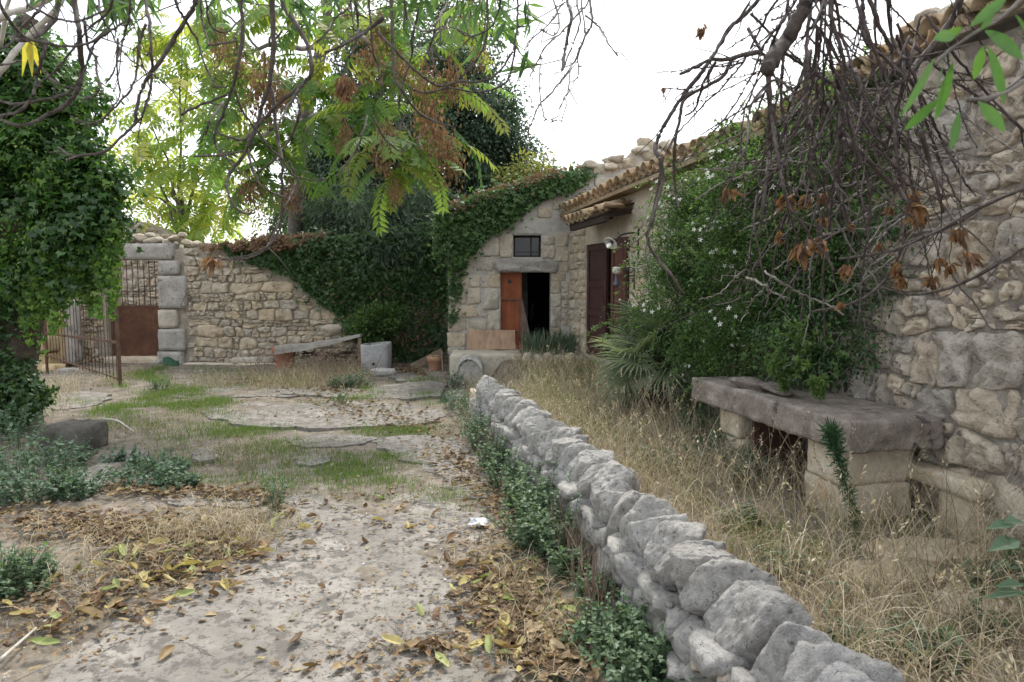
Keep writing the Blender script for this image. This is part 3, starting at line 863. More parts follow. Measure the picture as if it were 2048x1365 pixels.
# open leaf standing towards the yard
Ha, Hb = at(86, 600, 11.9), at(232, 600, 10.6)
leaf_o = thing('barred_gate', 'open rusty barred gate leaf swung out into the yard beside the ivy tree', 'gate', (Hb[0], Hb[1], 0))
def gl(t, z): return np.array([Ha[0] + (Hb[0] - Ha[0]) * t, Ha[1] + (Hb[1] - Ha[1]) * t, z])
GT = 1.56
for t, top, nm, r in ((0, 1.50, 'hinge_post', .016), (1, 1.56, 'closing_post', .02)):
    mb = MB(); beam(mb, gl(t, -.08), gl(t, top), r * 2, r * 2, (0, 1, 0)); mb.build(nm, m_rustbar, leaf_o)
zlow = lambda t: .32 - .22 * t
mb = MB(); beam(mb, gl(0, .70), gl(1, .66), .012, .04); mb.build('middle_rail', m_rustbar, leaf_o)
mb = MB(); beam(mb, gl(.01, zlow(0)), gl(.99, zlow(1)), .012, .025); mb.build('bottom_rail', m_rustbar, leaf_o)
mb = MB(); beam(mb, gl(.82, 1.55), gl(1.0, 1.55), .02, .02); mb.build('top_rail', m_rustbar, leaf_o)
for k in range(22):
    t = (k + .6) / 22.4
    mb = MB(); P = wiggle([gl(t, zlow(t) - .05), gl(t, .7), gl(t, 1.1), gl(t, 1.48 + .04 * RNG.random())], .005)
    tube(mb, P, .0058, .0058, 5); mb.build('bar', m_rustbar, leaf_o, True)
# left gate pillar in yellow stone and the low block beside it
pil = thing('gate_pillar', 'yellow sandstone gate pillar of stacked worn blocks behind the ivy tree', 'pillar', at(80, 700, 12.6) * [1, 1, 0])
pc = at(78, 700, 12.6)
for k, (z0, z1, w) in enumerate(((-.1, .30, .62), (.30, .62, .56), (.62, 1.15, .54), (1.15, 1.62, .54))):
    rough_block('stone', (pc[0] + RNG.normal(0, .02), 12.6, (z0 + z1) / 2), (w, .55, z1 - z0 - .01), m_yellow, pil, seed=20 + k, r=.05, amp=.03, nscale=3.5)
sidew = thing('passage_wall', 'pale rendered side wall of the gateway behind the open barred gate', 'wall', at(150, 700, 13.0) * [1, 1, 0])
for k, (x0, x1, y0, y1, d, mt) in enumerate(((100, 128, 606, 722, 12.9, m_yellow), (129, 152, 600, 726, 13.0, m_plaster), (96, 122, 728, 766, 12.35, m_yellow), (122, 150, 736, 766, 12.3, m_greyblock))):
    a, b = at(x0, y1, d), at(x1, y0, d)
    rough_block('block', ((a[0] + b[0]) / 2, d, (max(a[2], -.1) + b[2]) / 2), (b[0] - a[0], .3, b[2] - max(a[2], -.1)), mt, sidew, seed=40 + k, amp=.02)
# ruined wall beyond the gateway
F_RUIN = Frame((0, 17.5), (1, 0), (0, -1))
ruin = thing('ruined_wall', 'sunlit ruined rubble wall seen through and above the gate bars', 'wall', F_RUIN.w(-9.5, 0))
def ruin_top(u):
    return 1.65 + (555 - np.interp(u, [-12.5, -10.2, -9.6, -9.2, -8.7, -8.2, -7.2], [490, 478, 446, 444, 462, 478, 500])) * 17.5 / 1400
mb = MB(); wall_core(mb, F_RUIN, list(np.arange(-12.5, -7.1, .25)), ruin_top, [], .6, out=.0); mb.build('wall_core', m_mortar, ruin)
for c in courses(-11, -7.3, .5, 3.2, (.10, .24), (.14, .36), 13, .3, .03):
    if area_c(c)[1][1] < ruin_top(area_c(c)[1][0]):
        c = [(u, min(z, ruin_top(u))) for u, z in c]
        pillow_stone(F_RUIN, c, -.07, RNG.uniform(.08, .14), m_rubble, ruin, n=16, round_it=1, q=.18)

# long ledge stones at the foot of the back wall
for k, (x0, x1, y0, y1, lab) in enumerate(((366, 470, 727, 741, 'long worn ledge stone at the wall foot next to the gate pillar'), (472, 566, 727, 741, 'long ledge stone at the wall foot near the terracotta pot'), (464, 548, 715, 727, 'shorter ledge stone resting above the lower ledge by the pot'))):
    a, b = at(x0, y1, 13.15 if k < 2 else 13.25), at(x1, y0, 13.15 if k < 2 else 13.25)
    o = rough_block('ledge_stone', ((a[0] + b[0]) / 2, 13.22 if k < 2 else 13.32, (a[2] + b[2]) / 2 + (-.03 if k < 2 else 0)), (b[0] - a[0], .25, b[2] - a[2] + (.06 if k < 2 else 0)), m_block, None, seed=60 + k, amp=.012)
    tag(o, lab, 'ledge stone', 'ledge stones along the wall foot')

# ------------------------------------------------------------------ gabled outbuilding facing the yard
def C6(cx, cy): return (860 + cx / 2.624, 260 + cy / 2.624)
out_b = thing('stone_outbuilding', 'old stone outbuilding with a small window above a low doorway and ivy on its gable', 'building', F_FRONT.w(0, 0))
gab = [(-0.95, 406), (0.0, 366), (0.62, 356), (1.0, 338), (1.35, 326), (1.9, 308), (2.4, 292), (2.7, 286), (3.1, 296), (3.5, 305)]
HU0 = F_FRONT.hit(897, 600)[0]
def gable_top(u):
    return F_FRONT.hit(1024, np.interp(u, [g[0] for g in gab], [g[1] for g in gab]))[1] - .06
def c6uz(cx, cy): return F_FRONT.hit(*C6(cx, cy))
w0, w1 = c6uz(437, 668), c6uz(583, 553)
d0, d1 = c6uz(370, 1165), c6uz(634, 748)
mb = MB()
us = [HU0] + list(np.arange(-.8, 3.6, .2))
wall_core(mb, F_FRONT, us, gable_top, [(w0[0], w1[0], w0[1], w1[1]), (d0[0], d1[0], .40, d1[1])], .42, out=0.0)
# side wall running back
sd = [np.array([HU0, 12.42, -.2]), np.array([HU0 + .4, 12.42, -.2]), np.array([HU0 + .4, 16, -.2]), np.array([HU0, 16, -.2])]
hexa(mb, sd, [p + [0, 0, 2.9] for p in sd])
mb.build('wall', m_plaster, out_b)
mb = MB(); inroom(mb, F_FRONT, HU0 + .42, 2.4, .38, 2.6, -.43, 3.0); mb.build('interior', m_black, out_b)
BL = [ # dressed stones, crop coordinates
    (435, 538, 600, 553, 'g'), (590, 555, 655, 605), (585, 608, 657, 675), (660, 545, 727, 615), (660, 618, 727, 690), (365, 545, 434, 672), (275, 562, 362, 662),
    (312, 745, 369, 828), (303, 953, 367, 1056), (95, 990, 192, 1060), (90, 1066, 190, 1142), (92, 1146, 190, 1180), (98, 920, 254, 986), (197, 1000, 300, 1056),
    (258, 950, 300, 986), (100, 760, 202, 846), (206, 757, 264, 826), (268, 765, 310, 828), (105, 850, 190, 914), (195, 832, 262, 914),
    (160, 660, 232, 700), (238, 668, 332, 740), (170, 704, 234, 754), (634, 752, 714, 792), (634, 795, 686, 855), (689, 795, 727, 855), (634, 860, 689, 926),
    (693, 862, 722, 892), (693, 895, 722, 930), (634, 930, 691, 1036), (694, 935, 722, 960), (694, 962, 722, 996), (694, 1000, 722, 1034), (634, 1040, 690, 1092), (684, 695, 727, 748),
    (634, 1096, 700, 1150), (98, 640, 156, 700), (98, 705, 165, 755), (100, 560, 160, 636), (165, 575, 272, 655)]
for b in BL:
    x0, y0 = C6(b[0], b[1]); x1, y1 = C6(b[2], b[3])
    fblock(F_FRONT, x0, y0, x1, y1, m_greyblock if len(b) > 4 else m_block, out_b, proud=RNG.uniform(.040, .056), out0=-.03, gap=RNG.uniform(-.004, .003), jit=.006, q=.07)
P = [F_FRONT.hit(*C6(*q)) for q in ((262, 948), (366, 950), (366, 830), (318, 832))]
pillow_stone(F_FRONT, [tuple(p) for p in P], -.03, .08, m_block, out_b, 2, .008, 18, q=.12)
P = [F_FRONT.hit(*C6(*q)) for q in ((337, 745), (682, 749), (672, 690), (338, 672))]
pillow_stone(F_FRONT, [tuple(p) for p in P], -.03, .10, m_greyblock, out_b, 2, .004, 26, name='lintel', q=.08, rings=((1, 0), (.995, .6), (.975, .95), (.80, 1.0), (.40, 1.0)))
# upper gable: a few plastered-over stones and rubble showing
for (x0, y0, x1, y1) in ((730, 470, 800, 540), (640, 360, 700, 420), (560, 400, 640, 470), (850, 190, 930, 235), (920, 165, 1010, 225), (1015, 150, 1090, 195), (860, 250, 960, 300)):
    a, b = C6(x0, y0), C6(x1, y1)
    fblock(F_FRONT, a[0], a[1], b[0], b[1], m_block, out_b, proud=.05, out0=-.035, q=.2)
for k, (x, y, s) in enumerate(((1180, 328, .2), (1195, 333, .22), (1215, 322, .2), (1235, 318, .22), (1250, 326, .24), (1268, 312, .2), (1282, 300, .26), (1298, 292, .34), (1318, 294, .26), (1335, 291, .28), (1262, 332, .3), (1290, 318, .34), (1310, 312, .3), (1240, 338, .2), (1330, 312, .3), (1225, 333, .2), (1205, 345, .2), (1310, 302, .22), (1345, 300, .3), (1165, 338, .2))):
    rock('cap_rubble', at(x, y, 11.95 + .15 * (k % 3)), (s * 1.35, s, s * .62), m_rubble if k % 3 else m_block, out_b)
# small window: dark wooden frame, bars, curtainless dark pane
mb = MB()
for a, b in (((w0[0] + .02, w0[1] + .02), (w0[0] + .02, w1[1])), ((w1[0] - .02, w0[1] + .02), (w1[0] - .02, w1[1])), ((w0[0], w0[1] + .02), (w1[0], w0[1] + .02)), ((w0[0], w1[1] - .02), (w1[0], w1[1] - .02)), (((w0[0] + w1[0]) / 2 + .07, w0[1]), ((w0[0] + w1[0]) / 2 + .07, w1[1]))):
    beam(mb, F_FRONT.w(a[0], a[1], -.2), F_FRONT.w(b[0], b[1], -.2), .022, .03, (0, 1, 0))
wf = mb.build('window', m_darkwood, out_b)
mb = MB(); box(mb, F_FRONT.w((w0[0] + w1[0]) / 2, (w0[1] + w1[1]) / 2, -.22), (w1[0] - w0[0], .006, w1[1] - w0[1]))
mb.build('pane', plain('dark glass', (.012, .013, .016), .15), wf)
for k in range(1):
    mb = MB(); z = w0[1] + (w1[1] - w0[1]) * (k + 1) / 4; beam(mb, F_FRONT.w(w0[0], z, -.14), F_FRONT.w(w1[0], z, -.14), .006, .006); mb.build('window_bar', m_iron, wf)
# red door leaf standing open in the doorway, with a number plate
xd0, xd1 = c6uz(372, 1165)[0], c6uz(481, 748)[0]
mb = MB(); box(mb, F_FRONT.w((xd0 + xd1) / 2, (.40 + d1[1]) / 2, -.16), (xd1 - xd0, .04, d1[1] - .40)); dr = mb.build('door', m_reddoor, out_b)
mb = MB(); pq = c6uz(418, 797); box(mb, F_FRONT.w(pq[0], pq[1], -.132), (.06, .008, .055)); mb.build('number_plate', m_iron, dr)
for zz in (.7, 1.25): 
    mb = MB(); beam(mb, F_FRONT.w(xd0 + .02, zz, -.134), F_FRONT.w(xd0 + .30, zz, -.134), .006, .03); mb.build('hinge', m_rustbar, dr)
# dark torn panel leaning beside the door, plywood sheet in front
pan = MB()
Pp = [F_FRONT.hit(1043, 600, -.02), F_FRONT.hit(1066, 705, .0)]
ua, ub = F_FRONT.hit(1041, 700)[0], F_FRONT.hit(1067, 700)[0]
V = [F_FRONT.w(ua, .41, .05), F_FRONT.w(ub, .41, .05), F_FRONT.w(ua + .03, 1.27, -.12), F_FRONT.w(ua, 1.30, -.12)]
pan.add([*V, *[v + np.array([0, .015, 0]) for v in V]], quads=[(0, 1, 2, 3), (7, 6, 5, 4), (0, 4, 5, 1), (1, 5, 6, 2), (2, 6, 7, 3), (3, 7, 4, 0)])
o = pan.build('broken_panel', woody('brown panel', (.09, .06, .05), (.17, .115, .095), (14, 14, 1.5), .6)); tag(o, 'dark brown triangular broken panel leaning in the low doorway', 'panel')
ua, ub = F_FRONT.hit(935, 700)[0], F_FRONT.hit(1031, 700)[0]
zt = F_FRONT.hit(980, 660)[1]
mb = MB(); V = [F_FRONT.w(ua, .43, .17), F_FRONT.w(ub, .43, .17), F_FRONT.w(ub - .01, zt, .09), F_FRONT.w(ua + .005, zt + .01, .09)]
mb.add([*V, *[v + np.array([0, .018, 0]) for v in V]], quads=[(0, 1, 2, 3), (7, 6, 5, 4), (0, 4, 5, 1), (1, 5, 6, 2), (2, 6, 7, 3), (3, 7, 4, 0)])
o = mb.build('plywood_sheet', m_ply); tag(o, 'bare plywood sheet leaning against the house wall under the red door', 'plywood')

# raised step in front of the outbuilding
ta, tb_ = at(899, 704, 11.25), at(1043, 704, 11.25)
step = rough_block('stone_step', ((ta[0] + tb_[0]) / 2, 11.62, .19), (tb_[0] - ta[0], .76, .46), m_block, None, seed=71, r=.04, amp=.02)
tag(step, 'big pale stone block forming the step before the red door', 'step')
for k, (x0, x1, h) in enumerate(((1045, 1063, .0), (1066, 1086, -.02), (1088, 1106, .0), (1108, 1130, -.03), (1133, 1152, .01), (1154, 1175, -.02), (1177, 1196, .0))):
    a, b = at(x0, 705, 11.2), at(x1, 705, 11.2)
    o = rough_block('edging_stone', ((a[0] + b[0]) / 2, 11.25, .27 + h), ((b[0] - a[0]), .22, .32), m_lime if k % 2 else m_block, None, seed=80 + k, amp=.035, r=.07)
    tag(o, 'rough edging stone ' + ('nearest the big stone step', 'second along from the stone step', 'third from the stone step, in the dry weeds', 'in the middle of the terrace edge row', 'with weeds over it, third from the shutter end', 'second from the shuttered door end', 'at the shuttered door end of the row')[k], 'edging stone', 'edging stones of the house terrace')
mb = MB(); sd = [np.array(p) for p in ((ta[0] + .1, 11.3, -.1), (2.2, 11.3, -.1), (1.1, 12.0, -.1), (ta[0] + .1, 12.0, -.1))]
sd = [np.array(p) for p in ((tb_[0] - .02, 11.33, -.1), (1.13, 11.33, -.1), (.99, 11.99, -.1), (tb_[0] - .02, 11.99, -.1))]
hexa(mb, sd, [p + [0, 0, .485] for p in sd]); struct(mb.build('terrace', m_earth))
# half round trough stone standing before the step
mb = MB(); p0 = at(938, 752, 10.9); R_, n_ = .215, 18
prof = []
for k in range(n_ + 1):
    a = math.pi * k / n_; prof.append((-R_ * math.cos(a), .20 + R_ * math.sin(a)))
prof = [(-R_, -.1)] + prof + [(R_, -.1)]
Vf = [(p0[0] + x, 10.88, z) for x, z in prof]; Vb = [(p0[0] + x, 11.20, z) for x, z in prof]; kk = len(prof)
inn = [(p0[0] + x * .82, 10.87, .0 + (z - .0) * .9) for x, z in prof]; inb = [(p0[0] + x * .82, 10.93, (z) * .9) for x, z in prof]
mb.add(Vf + Vb + inn + inb, quads=[(i, i + 1, kk + i + 1, kk + i) for i in range(kk - 1)] + [(i, 2 * kk + i, 2 * kk + i + 1, i + 1) for i in range(kk - 1)] + [(2 * kk + i, 3 * kk + i, 3 * kk + i + 1, 2 * kk + i + 1) for i in range(kk - 1)] + [(3 * kk + i, 3 * kk + kk - 1 - i, 3 * kk + kk - 2 - i, 3 * kk + i + 1) for i in range(kk // 2)])
mb.build('carved_stone', m_lime); bpy.data.objects['carved_stone']
tag(bpy.data.objects['carved_stone'], 'round-topped carved stone standing against the stone step', 'stone')

# ------------------------------------------------------------------ farmhouse along the terrace (runs towards the viewer)
house = thing('farmhouse', 'long old farmhouse with clay tile eaves, shuttered door and rough stone wall behind the jasmine', 'house', F_HOUSE.w(4, 0))
_e = [F_HOUSE.hit(px, py, .22) for px, py in ((1146, 411), (1240, 364), (1345, 313), (1462, 270), (1640, 185), (1860, 62))]
def eave_z(u): return float(np.interp(u, [e[0] for e in _e], [e[1] for e in _e])) - .03
HD0, HD1 = F_HOUSE.hit(1171, 600)[0], F_HOUSE.hit(1258, 600)[0]
HDT = F_HOUSE.hit(1190, 488)[1]
ROUGH0 = 6.2
mb = MB()
us = list(np.arange(0, ROUGH0 + .1, .31))
wall_core(mb, F_HOUSE, us, lambda u: eave_z(u) - .02, [(HD0, HD1, .42, HDT)], .45, out=0.0)
mb.build('wall', m_plaster2, house)
mb = MB()
def rough_top(u): return eave_z(u) + .12 * math.sin(u * 2.2) + .06 * math.sin(u * 5.9) + .25 * sstep(7.5, 9.5, u)
us = list(np.arange(ROUGH0, 11.6, .2))
wall_core(mb, F_HOUSE, us, rough_top, [], .6, out=.035)
mb.build('rough_wall', m_mortar_d, house)
mb = MB(); inroom(mb, F_HOUSE, HD0 - .3, HD1 + .3, .42, 2.6, -.46, 2.2); mb.build('interior', m_black, house)
# rubble left of the shutters, ashlar at the lamp side
for c in courses(.0, HD0, .42, 2.6, (.12, .28), (.18, .4), 5, .3, .015):
    c = clip_half(clip_half(c, (1, 0), HD0 - .005), (-1, 0), -.01)
    if len(c) > 2 and abs(area_c(c)[0]) > .002 and area_c(c)[1][1] < 2.6: pillow_stone(F_HOUSE, c, -.04, RNG.uniform(.05, .085), m_rubble, house, gap=.008, n=16, round_it=1, q=.15)
z = .5
while z < 2.5:
    h = RNG.uniform(.24, .34); u = HD1 + .02
    while u < HD1 + 1.9:
        l = RNG.uniform(.35, .6)
        pillow_stone(F_HOUSE, [(u, z), (u + l, z), (u + l, z + h), (u, z + h)], -.04, .055, m_block, house, 2, .005, 18, q=.08, rings=((1, 0), (.995, .6), (.975, .95), (.80, 1.0), (.40, 1.0)))
        u += l
    z += h
# rough near wall: large seeds placed where the big stones sit
for c in courses(ROUGH0 + .02, 10.6, -.02, 3.3, (.13, .34), (.15, .40), 8, .42, .035):
    m = area_c(c)[1]
    if m[1] > rough_top(m[0]): continue
    c = [(u, min(z, rough_top(u) - .01)) for u, z in c]
    big = math.sqrt(abs(area_c(c)[0]))
    if big < .05: continue
    pillow_stone(F_HOUSE, c, -.04, .085 + RNG.uniform(.0, .13) * big, m_big if big > .16 or RNG.random() < .5 else m_rubble, house, gap=RNG.uniform(.0, .010), n=30 if big > .2 else 18, round_it=1,
                 rings=((1, 0), (.995, .45), (.975, .8), (.92, .96), (.74, 1.0), (.50, 1.02), (.25, 1.02)), q=RNG.uniform(.12, .22))
# roof: sloping deck, barrel tiles at the eave
roof = MB()
RW = 3.6; SL = .20
def rp(u, s, dz=0): return F_HOUSE.w(u, eave_z(u) + s * SL + dz, .16 - s)
us = list(np.arange(.0, 11.3, .7))
for a, b in zip(us[:-1], us[1:]):
    lo = [rp(a, 0, -.03), rp(b, 0, -.03), rp(b, RW, -.03), rp(a, RW, -.03)]; hi = [p + [0, 0, .03] for p in lo]
    if np.cross(lo[1] - lo[0], lo[3] - lo[0])[2] < 0: lo = lo[::-1]; hi = hi[::-1]
    hexa(roof, lo, hi)
rf = roof.build('roof', m_mortar, house)
def tile_mesh(L=.44, r0=.095, r1=.075, th=.016, k=8):
    V, Q = [], []
    for i, (y, r) in enumerate(((0, r0), (L, r1))):
        for rr in (r, r - th):
            for j in range(k + 1):
                a = math.pi * j / k; V.append((rr * math.cos(a), y, rr * math.sin(a) * .9))
    m_ = k + 1
    for j in range(k):
        Q += [(j, j + 1, 2 * m_ + j + 1, 2 * m_ + j), (m_ + j + 1, m_ + j, 3 * m_ + j, 3 * m_ + j + 1), (j + 1, j, m_ + j, m_ + j + 1), (2 * m_ + j, 2 * m_ + j + 1, 3 * m_ + j + 1, 3 * m_ + j)]
    Q += [(0, 2 * m_, 3 * m_, m_), (k, m_ + k, 3 * m_ + k, 2 * m_ + k)]
    me = mesh_from('tile', V, None, Q, True); me.materials.append(m_tile); return me
TILE = tile_mesh()
def tile_at(u, s, upside=False, parent=None, jz=0.0, fr=F_HOUSE, zfun=None, slope=SL, o0=.13):
    zz = (zfun or eave_z)(u) + s * slope + jz
    p = fr.w(u, zz, o0 - s)
    yv = Vector(-fr.N + np.array([0, 0, slope])).normalized()
    xv = Vector(fr.U); zv = xv.cross(yv).normalized()
    if zv.z < 0: xv = -xv; zv = -zv
    if upside: zv = -zv; xv = -xv
    R = Matrix((xv, yv, zv)).transposed() @ Matrix.Rotation(random.gauss(0, .035), 3, 'Z') @ Matrix.Rotation(random.gauss(0, .03), 3, 'X')
    return put('tile', TILE, m_tile, p, parent, rot=R, scale=random.uniform(.95, 1.06))
for row, (s, lim) in enumerate(((-.10, 8.6), (.24, 8.6))):
    u = .16
    while u < lim:
        if random.random() > .03: tile_at(u, s + random.gauss(0, .018), False, rf, .055 + row * .02)
        if row == 0: tile_at(u + .1, s + .02, True, rf, .07)
        u += .2
# rubble and broken tiles on the near part of the roof edge
for (x, y, s) in ((1860, 40, .22), (1840, 60, .16), (1885, 42, .2), (1820, 72, .15), (1800, 100, .18), (1780, 105, .15), (1740, 135, .16), (1715, 150, .14), (1690, 150, .16), (1650, 165, .2), (1625, 175, .18), (1600, 200, .15), (1910, 40, .22), (1935, 30, .24), (1960, 15, .25)):
    h = F_HOUSE.hit(x, y, -.05); rock('cap_rubble', F_HOUSE.w(h[0], h[1], -.05), (s * 1.2, s, s * .8), m_big if s > .17 else m_tile, house)
# beam ends under the eave
mb = MB()
beam(mb, F_HOUSE.w(.0, eave_z(0) - .06, .10), F_HOUSE.w(6, eave_z(6) - .06, .10), .2, .05); mb.build('eave_course', m_tile, house)

# shutter leaves of the tall door (panelled)
def panel_leaf(u0, u1, z0, z1, o, mat, parent, swing=0.0):
    mb = MB(); W = u1 - u0
    ang = swing
    def q(a, z, dd):  # a from hinge at u0
        return F_HOUSE.w(u0 + a * math.cos(ang), z, o + a * math.sin(ang)) + F_HOUSE.N * dd
    def bar(a0, a1, za, zb, d0_, d1_):
        lo = [q(a0, za, d0_), q(a1, za, d0_), q(a1, za, d1_), q(a0, za, d1_)]; hi = [q(a0, zb, d0_), q(a1, zb, d0_), q(a1, zb, d1_), q(a0, zb, d1_)]
        if np.cross(lo[1] - lo[0], lo[3] - lo[0])[2] < 0: lo = lo[::-1]; hi = hi[::-1]
        hexa(mb, lo, hi)
    st = .085
    zs = [z0, z0 + .18, z0 + .62, z0 + .70, z0 + (z1 - z0) * .62, z0 + (z1 - z0) * .62 + .08, z1 - .09, z1]
    bar(0, st, z0, z1, -.02, .02); bar(W - st, W, z0, z1, -.02, .02)
    for i in (0, 2, 4, 6): bar(st, W - st, zs[i], zs[i + 1], -.0195, .0195)
    lf = mb.build('shutter', mat, parent)
    for i in (1, 3, 5):
        mb = MB(); bar(st, W - st, zs[i], zs[i + 1], -.008, .004); bar(st + .035, W - st - .035, zs[i] + .035, zs[i + 1] - .035, .004, .012)
        mb.build('panel', mat, lf)
    return lf
ug0, ug1 = F_HOUSE.hit(1209, 600)[0], F_HOUSE.hit(1227, 600)[0]
l1 = panel_leaf(HD0 + .01, ug0, .44, HDT - .01, -.04, m_shutter, house)
l2 = panel_leaf(ug1 + .02, HD1 - .01, .44, HDT + .03, .03, m_shutter2, house)
mb = MB(); box(mb, F_HOUSE.w(HD1 - .03, 1.72, .075), (.05, .08, .05), rz=.23); mb.build('latch', m_rustbar, l2)
# awning of tiles on dark beams above the door
aw = MB()
AU0, AU1 = 1.12, 2.72
def az(u): return 2.44 + .02 * (u - AU0)
for (o0, o1, dz) in ((0, .52, 0),):
    lo = [F_HOUSE.w(AU0, az(AU0) + .14, 0), F_HOUSE.w(AU1, az(AU1) + .14, 0), F_HOUSE.w(AU1, az(AU1), .43), F_HOUSE.w(AU0, az(AU0), .43)]
    hi = [p + [0, 0, .025] for p in lo]
    if np.cross(lo[1] - lo[0], lo[3] - lo[0])[2] < 0: lo = lo[::-1]; hi = hi[::-1]
    hexa(aw, lo, hi)
    beam(aw, F_HOUSE.w(AU0 + .1, az(AU0) - .045, .37), F_HOUSE.w(AU1 - .02, az(AU1) - .045, .37), .07, .09)
    for u in (AU0 + .12, (AU0 + AU1) / 2, AU1 - .06): beam(aw, F_HOUSE.w(u, az(u) + .06, 0), F_HOUSE.w(u, az(u) - .02, .41), .06, .07)
awn = aw.build('awning', m_darkwood, house)
u = AU0 + .05; k = 0
while u < AU1:
    if k < 5 or k in (7, 8): tile_at(u, .0, False, awn, .055, zfun=az, slope=.28, o0=.47)
    if k < 5: tile_at(u + .1, .01, True, awn, .075, zfun=az, slope=.28, o0=.47)
    else:
        tile_at(u, .05, True, awn, .085, zfun=az, slope=.28, o0=.44)
    u += .2; k += 1
for (uu, oo, s) in ((2.0, .3, .22), (2.15, .22, .2), (2.45, .25, .26), (2.6, .2, .24), (2.75, .3, .2), (2.3, .34, .18), (1.75, .2, .2), (1.35, .2, .16)):
    rock('rubble', F_HOUSE.w(uu, az(uu) + .17 - oo * .2, oo), (s * 1.4, s, s * .32), m_tile, awn, tilt=.1)

# ------------------------------------------------------------------ wall lamps beside the shuttered door
def lampA():
    u, zc = F_HOUSE.hit(1279, 480)
    t = thing('wall_lamp', 'iron swan-neck wall lamp with white shade and bulb under the awning', 'lamp', F_HOUSE.w(u, zc, 0))
    mb = MB(); box(mb, F_HOUSE.w(u, zc - .03, .012), (.02, .035, .34), rz=.226); mb.build('back_plate', m_iron, t)
    dpx = (12 - .9746 * u)
    e = F_HOUSE.w(u, zc + .09, .02)
    tip = at(1224, 484, dpx - .12)
    up = [e, e + (tip - e) * .35 + [0, 0, .035], e + (tip - e) * .68 + [0, 0, .045], e + (tip - e) * .88 + [0, 0, .0], tip + [0, 0, .04]]
    mb = MB(); tube(mb, smooth_path(up), .013, .011, 6); mb.build('arm', m_iron, t, True)
    mb = MB(); c = F_HOUSE.w(u, zc + .0, .07)
    sp = [c + F_HOUSE.N * (.03 * math.cos(a) * (1 - a / 14)) + np.array([0, 0, .03 * math.sin(a) * (1 - a / 14)]) for a in np.linspace(0, 9, 22)]
    tube(mb, sp, .006, .005, 5)
    st = [F_HOUSE.w(u, zc - .09, .02), F_HOUSE.w(u, zc - .10, .10), F_HOUSE.w(u, zc + .0, .24), F_HOUSE.w(u, zc + .10, .30)]
    tube(mb, smooth_path(st), .007, .006, 5); mb.build('scroll', m_iron, t, True)
    ax = unit(np.array([-.55, -.5, -.65])); bx = unit(np.cross(ax, [0, 0, 1.0])); by = np.cross(bx, ax)
    mb = MB(); n = 20; V = []
    rr = [.02, .035, .065, .09, .098]; hh = [-.01, .005, .02, .03, .032]
    for r_, h_ in list(zip(rr, hh)) + [(r_ * .97, h_ + .004) for r_, h_ in list(zip(rr, hh))[::-1]]:
        for k in range(n):
            a = 2 * math.pi * k / n; V.append(tip + ax * h_ + bx * r_ * math.cos(a) + by * r_ * math.sin(a))
    Q = [(i * n + k, i * n + (k + 1) % n, (i + 1) * n + (k + 1) % n, (i + 1) * n + k) for i in range(9) for k in range(n)]
    mb.add(V, quads=Q); mb.build('shade', m_white, t, True)
    mb = MB(); tube(mb, [tip - ax * .03, tip + ax * .03], .022, .022, 10); mb.build('socket', m_iron, t, True)
    mb = MB(); tube(mb, [tip + ax * s for s in (.03, .045, .06, .08, .10, .115, .122)], [.012, .018, .026, .030, .027, .016, .004], 0, 12); mb.build('bulb', m_bulb, t, True)
lampA()
def lampB():
    u, zc = F_HOUSE.hit(1271, 552)
    t = thing('wall_lantern', 'broken white wall lantern on a scrolled iron bracket above the palm', 'lamp', F_HOUSE.w(u, zc, 0))
    mb = MB(); box(mb, F_HOUSE.w(u, zc, .012), (.02, .03, .36), rz=.226); mb.build('back_plate', m_iron, t)
    mb = MB()
    for s in (-1, 1):
        for c_, r_ in ((.07, .045), (.15, .03)):
            sp = [F_HOUSE.w(u, zc + s * .07, c_) + F_HOUSE.N * (r_ * math.cos(a) * (1 - a / 12)) + np.array([0, 0, r_ * math.sin(a) * (1 - a / 12)]) for a in np.linspace(0, 8, 20)]
            tube(mb, sp, .006, .005, 5)
    tube(mb, [F_HOUSE.w(u, zc, 0), F_HOUSE.w(u, zc, .22)], .009, .008, 6)
    tube(mb, smooth_path([F_HOUSE.w(u + .06, zc + .04, .0), F_HOUSE.w(u + .16, zc + .05, .02), F_HOUSE.w(u + .2, zc - .0, .02)]), .007, .006, 5)
    mb.build('bracket', m_iron, t, True)
    c = F_HOUSE.w(u - .02, zc, .26)
    mb = MB(); tube(mb, [c + [0, 0, s] for s in (.02, .04, .08, .11, .12)], [.02, .05, .058, .048, .02], 0, 10); mb.build('shade', m_white, t, True)
    mb = MB(); tube(mb, [c + [0, 0, s] for s in (-.13, -.10, -.03, .01)], [.05, .04, .02, .015], 0, 10); mb.build('lamp_base', plain('blue grey enamel', (.06, .07, .10), .4), t, True)
lampB()

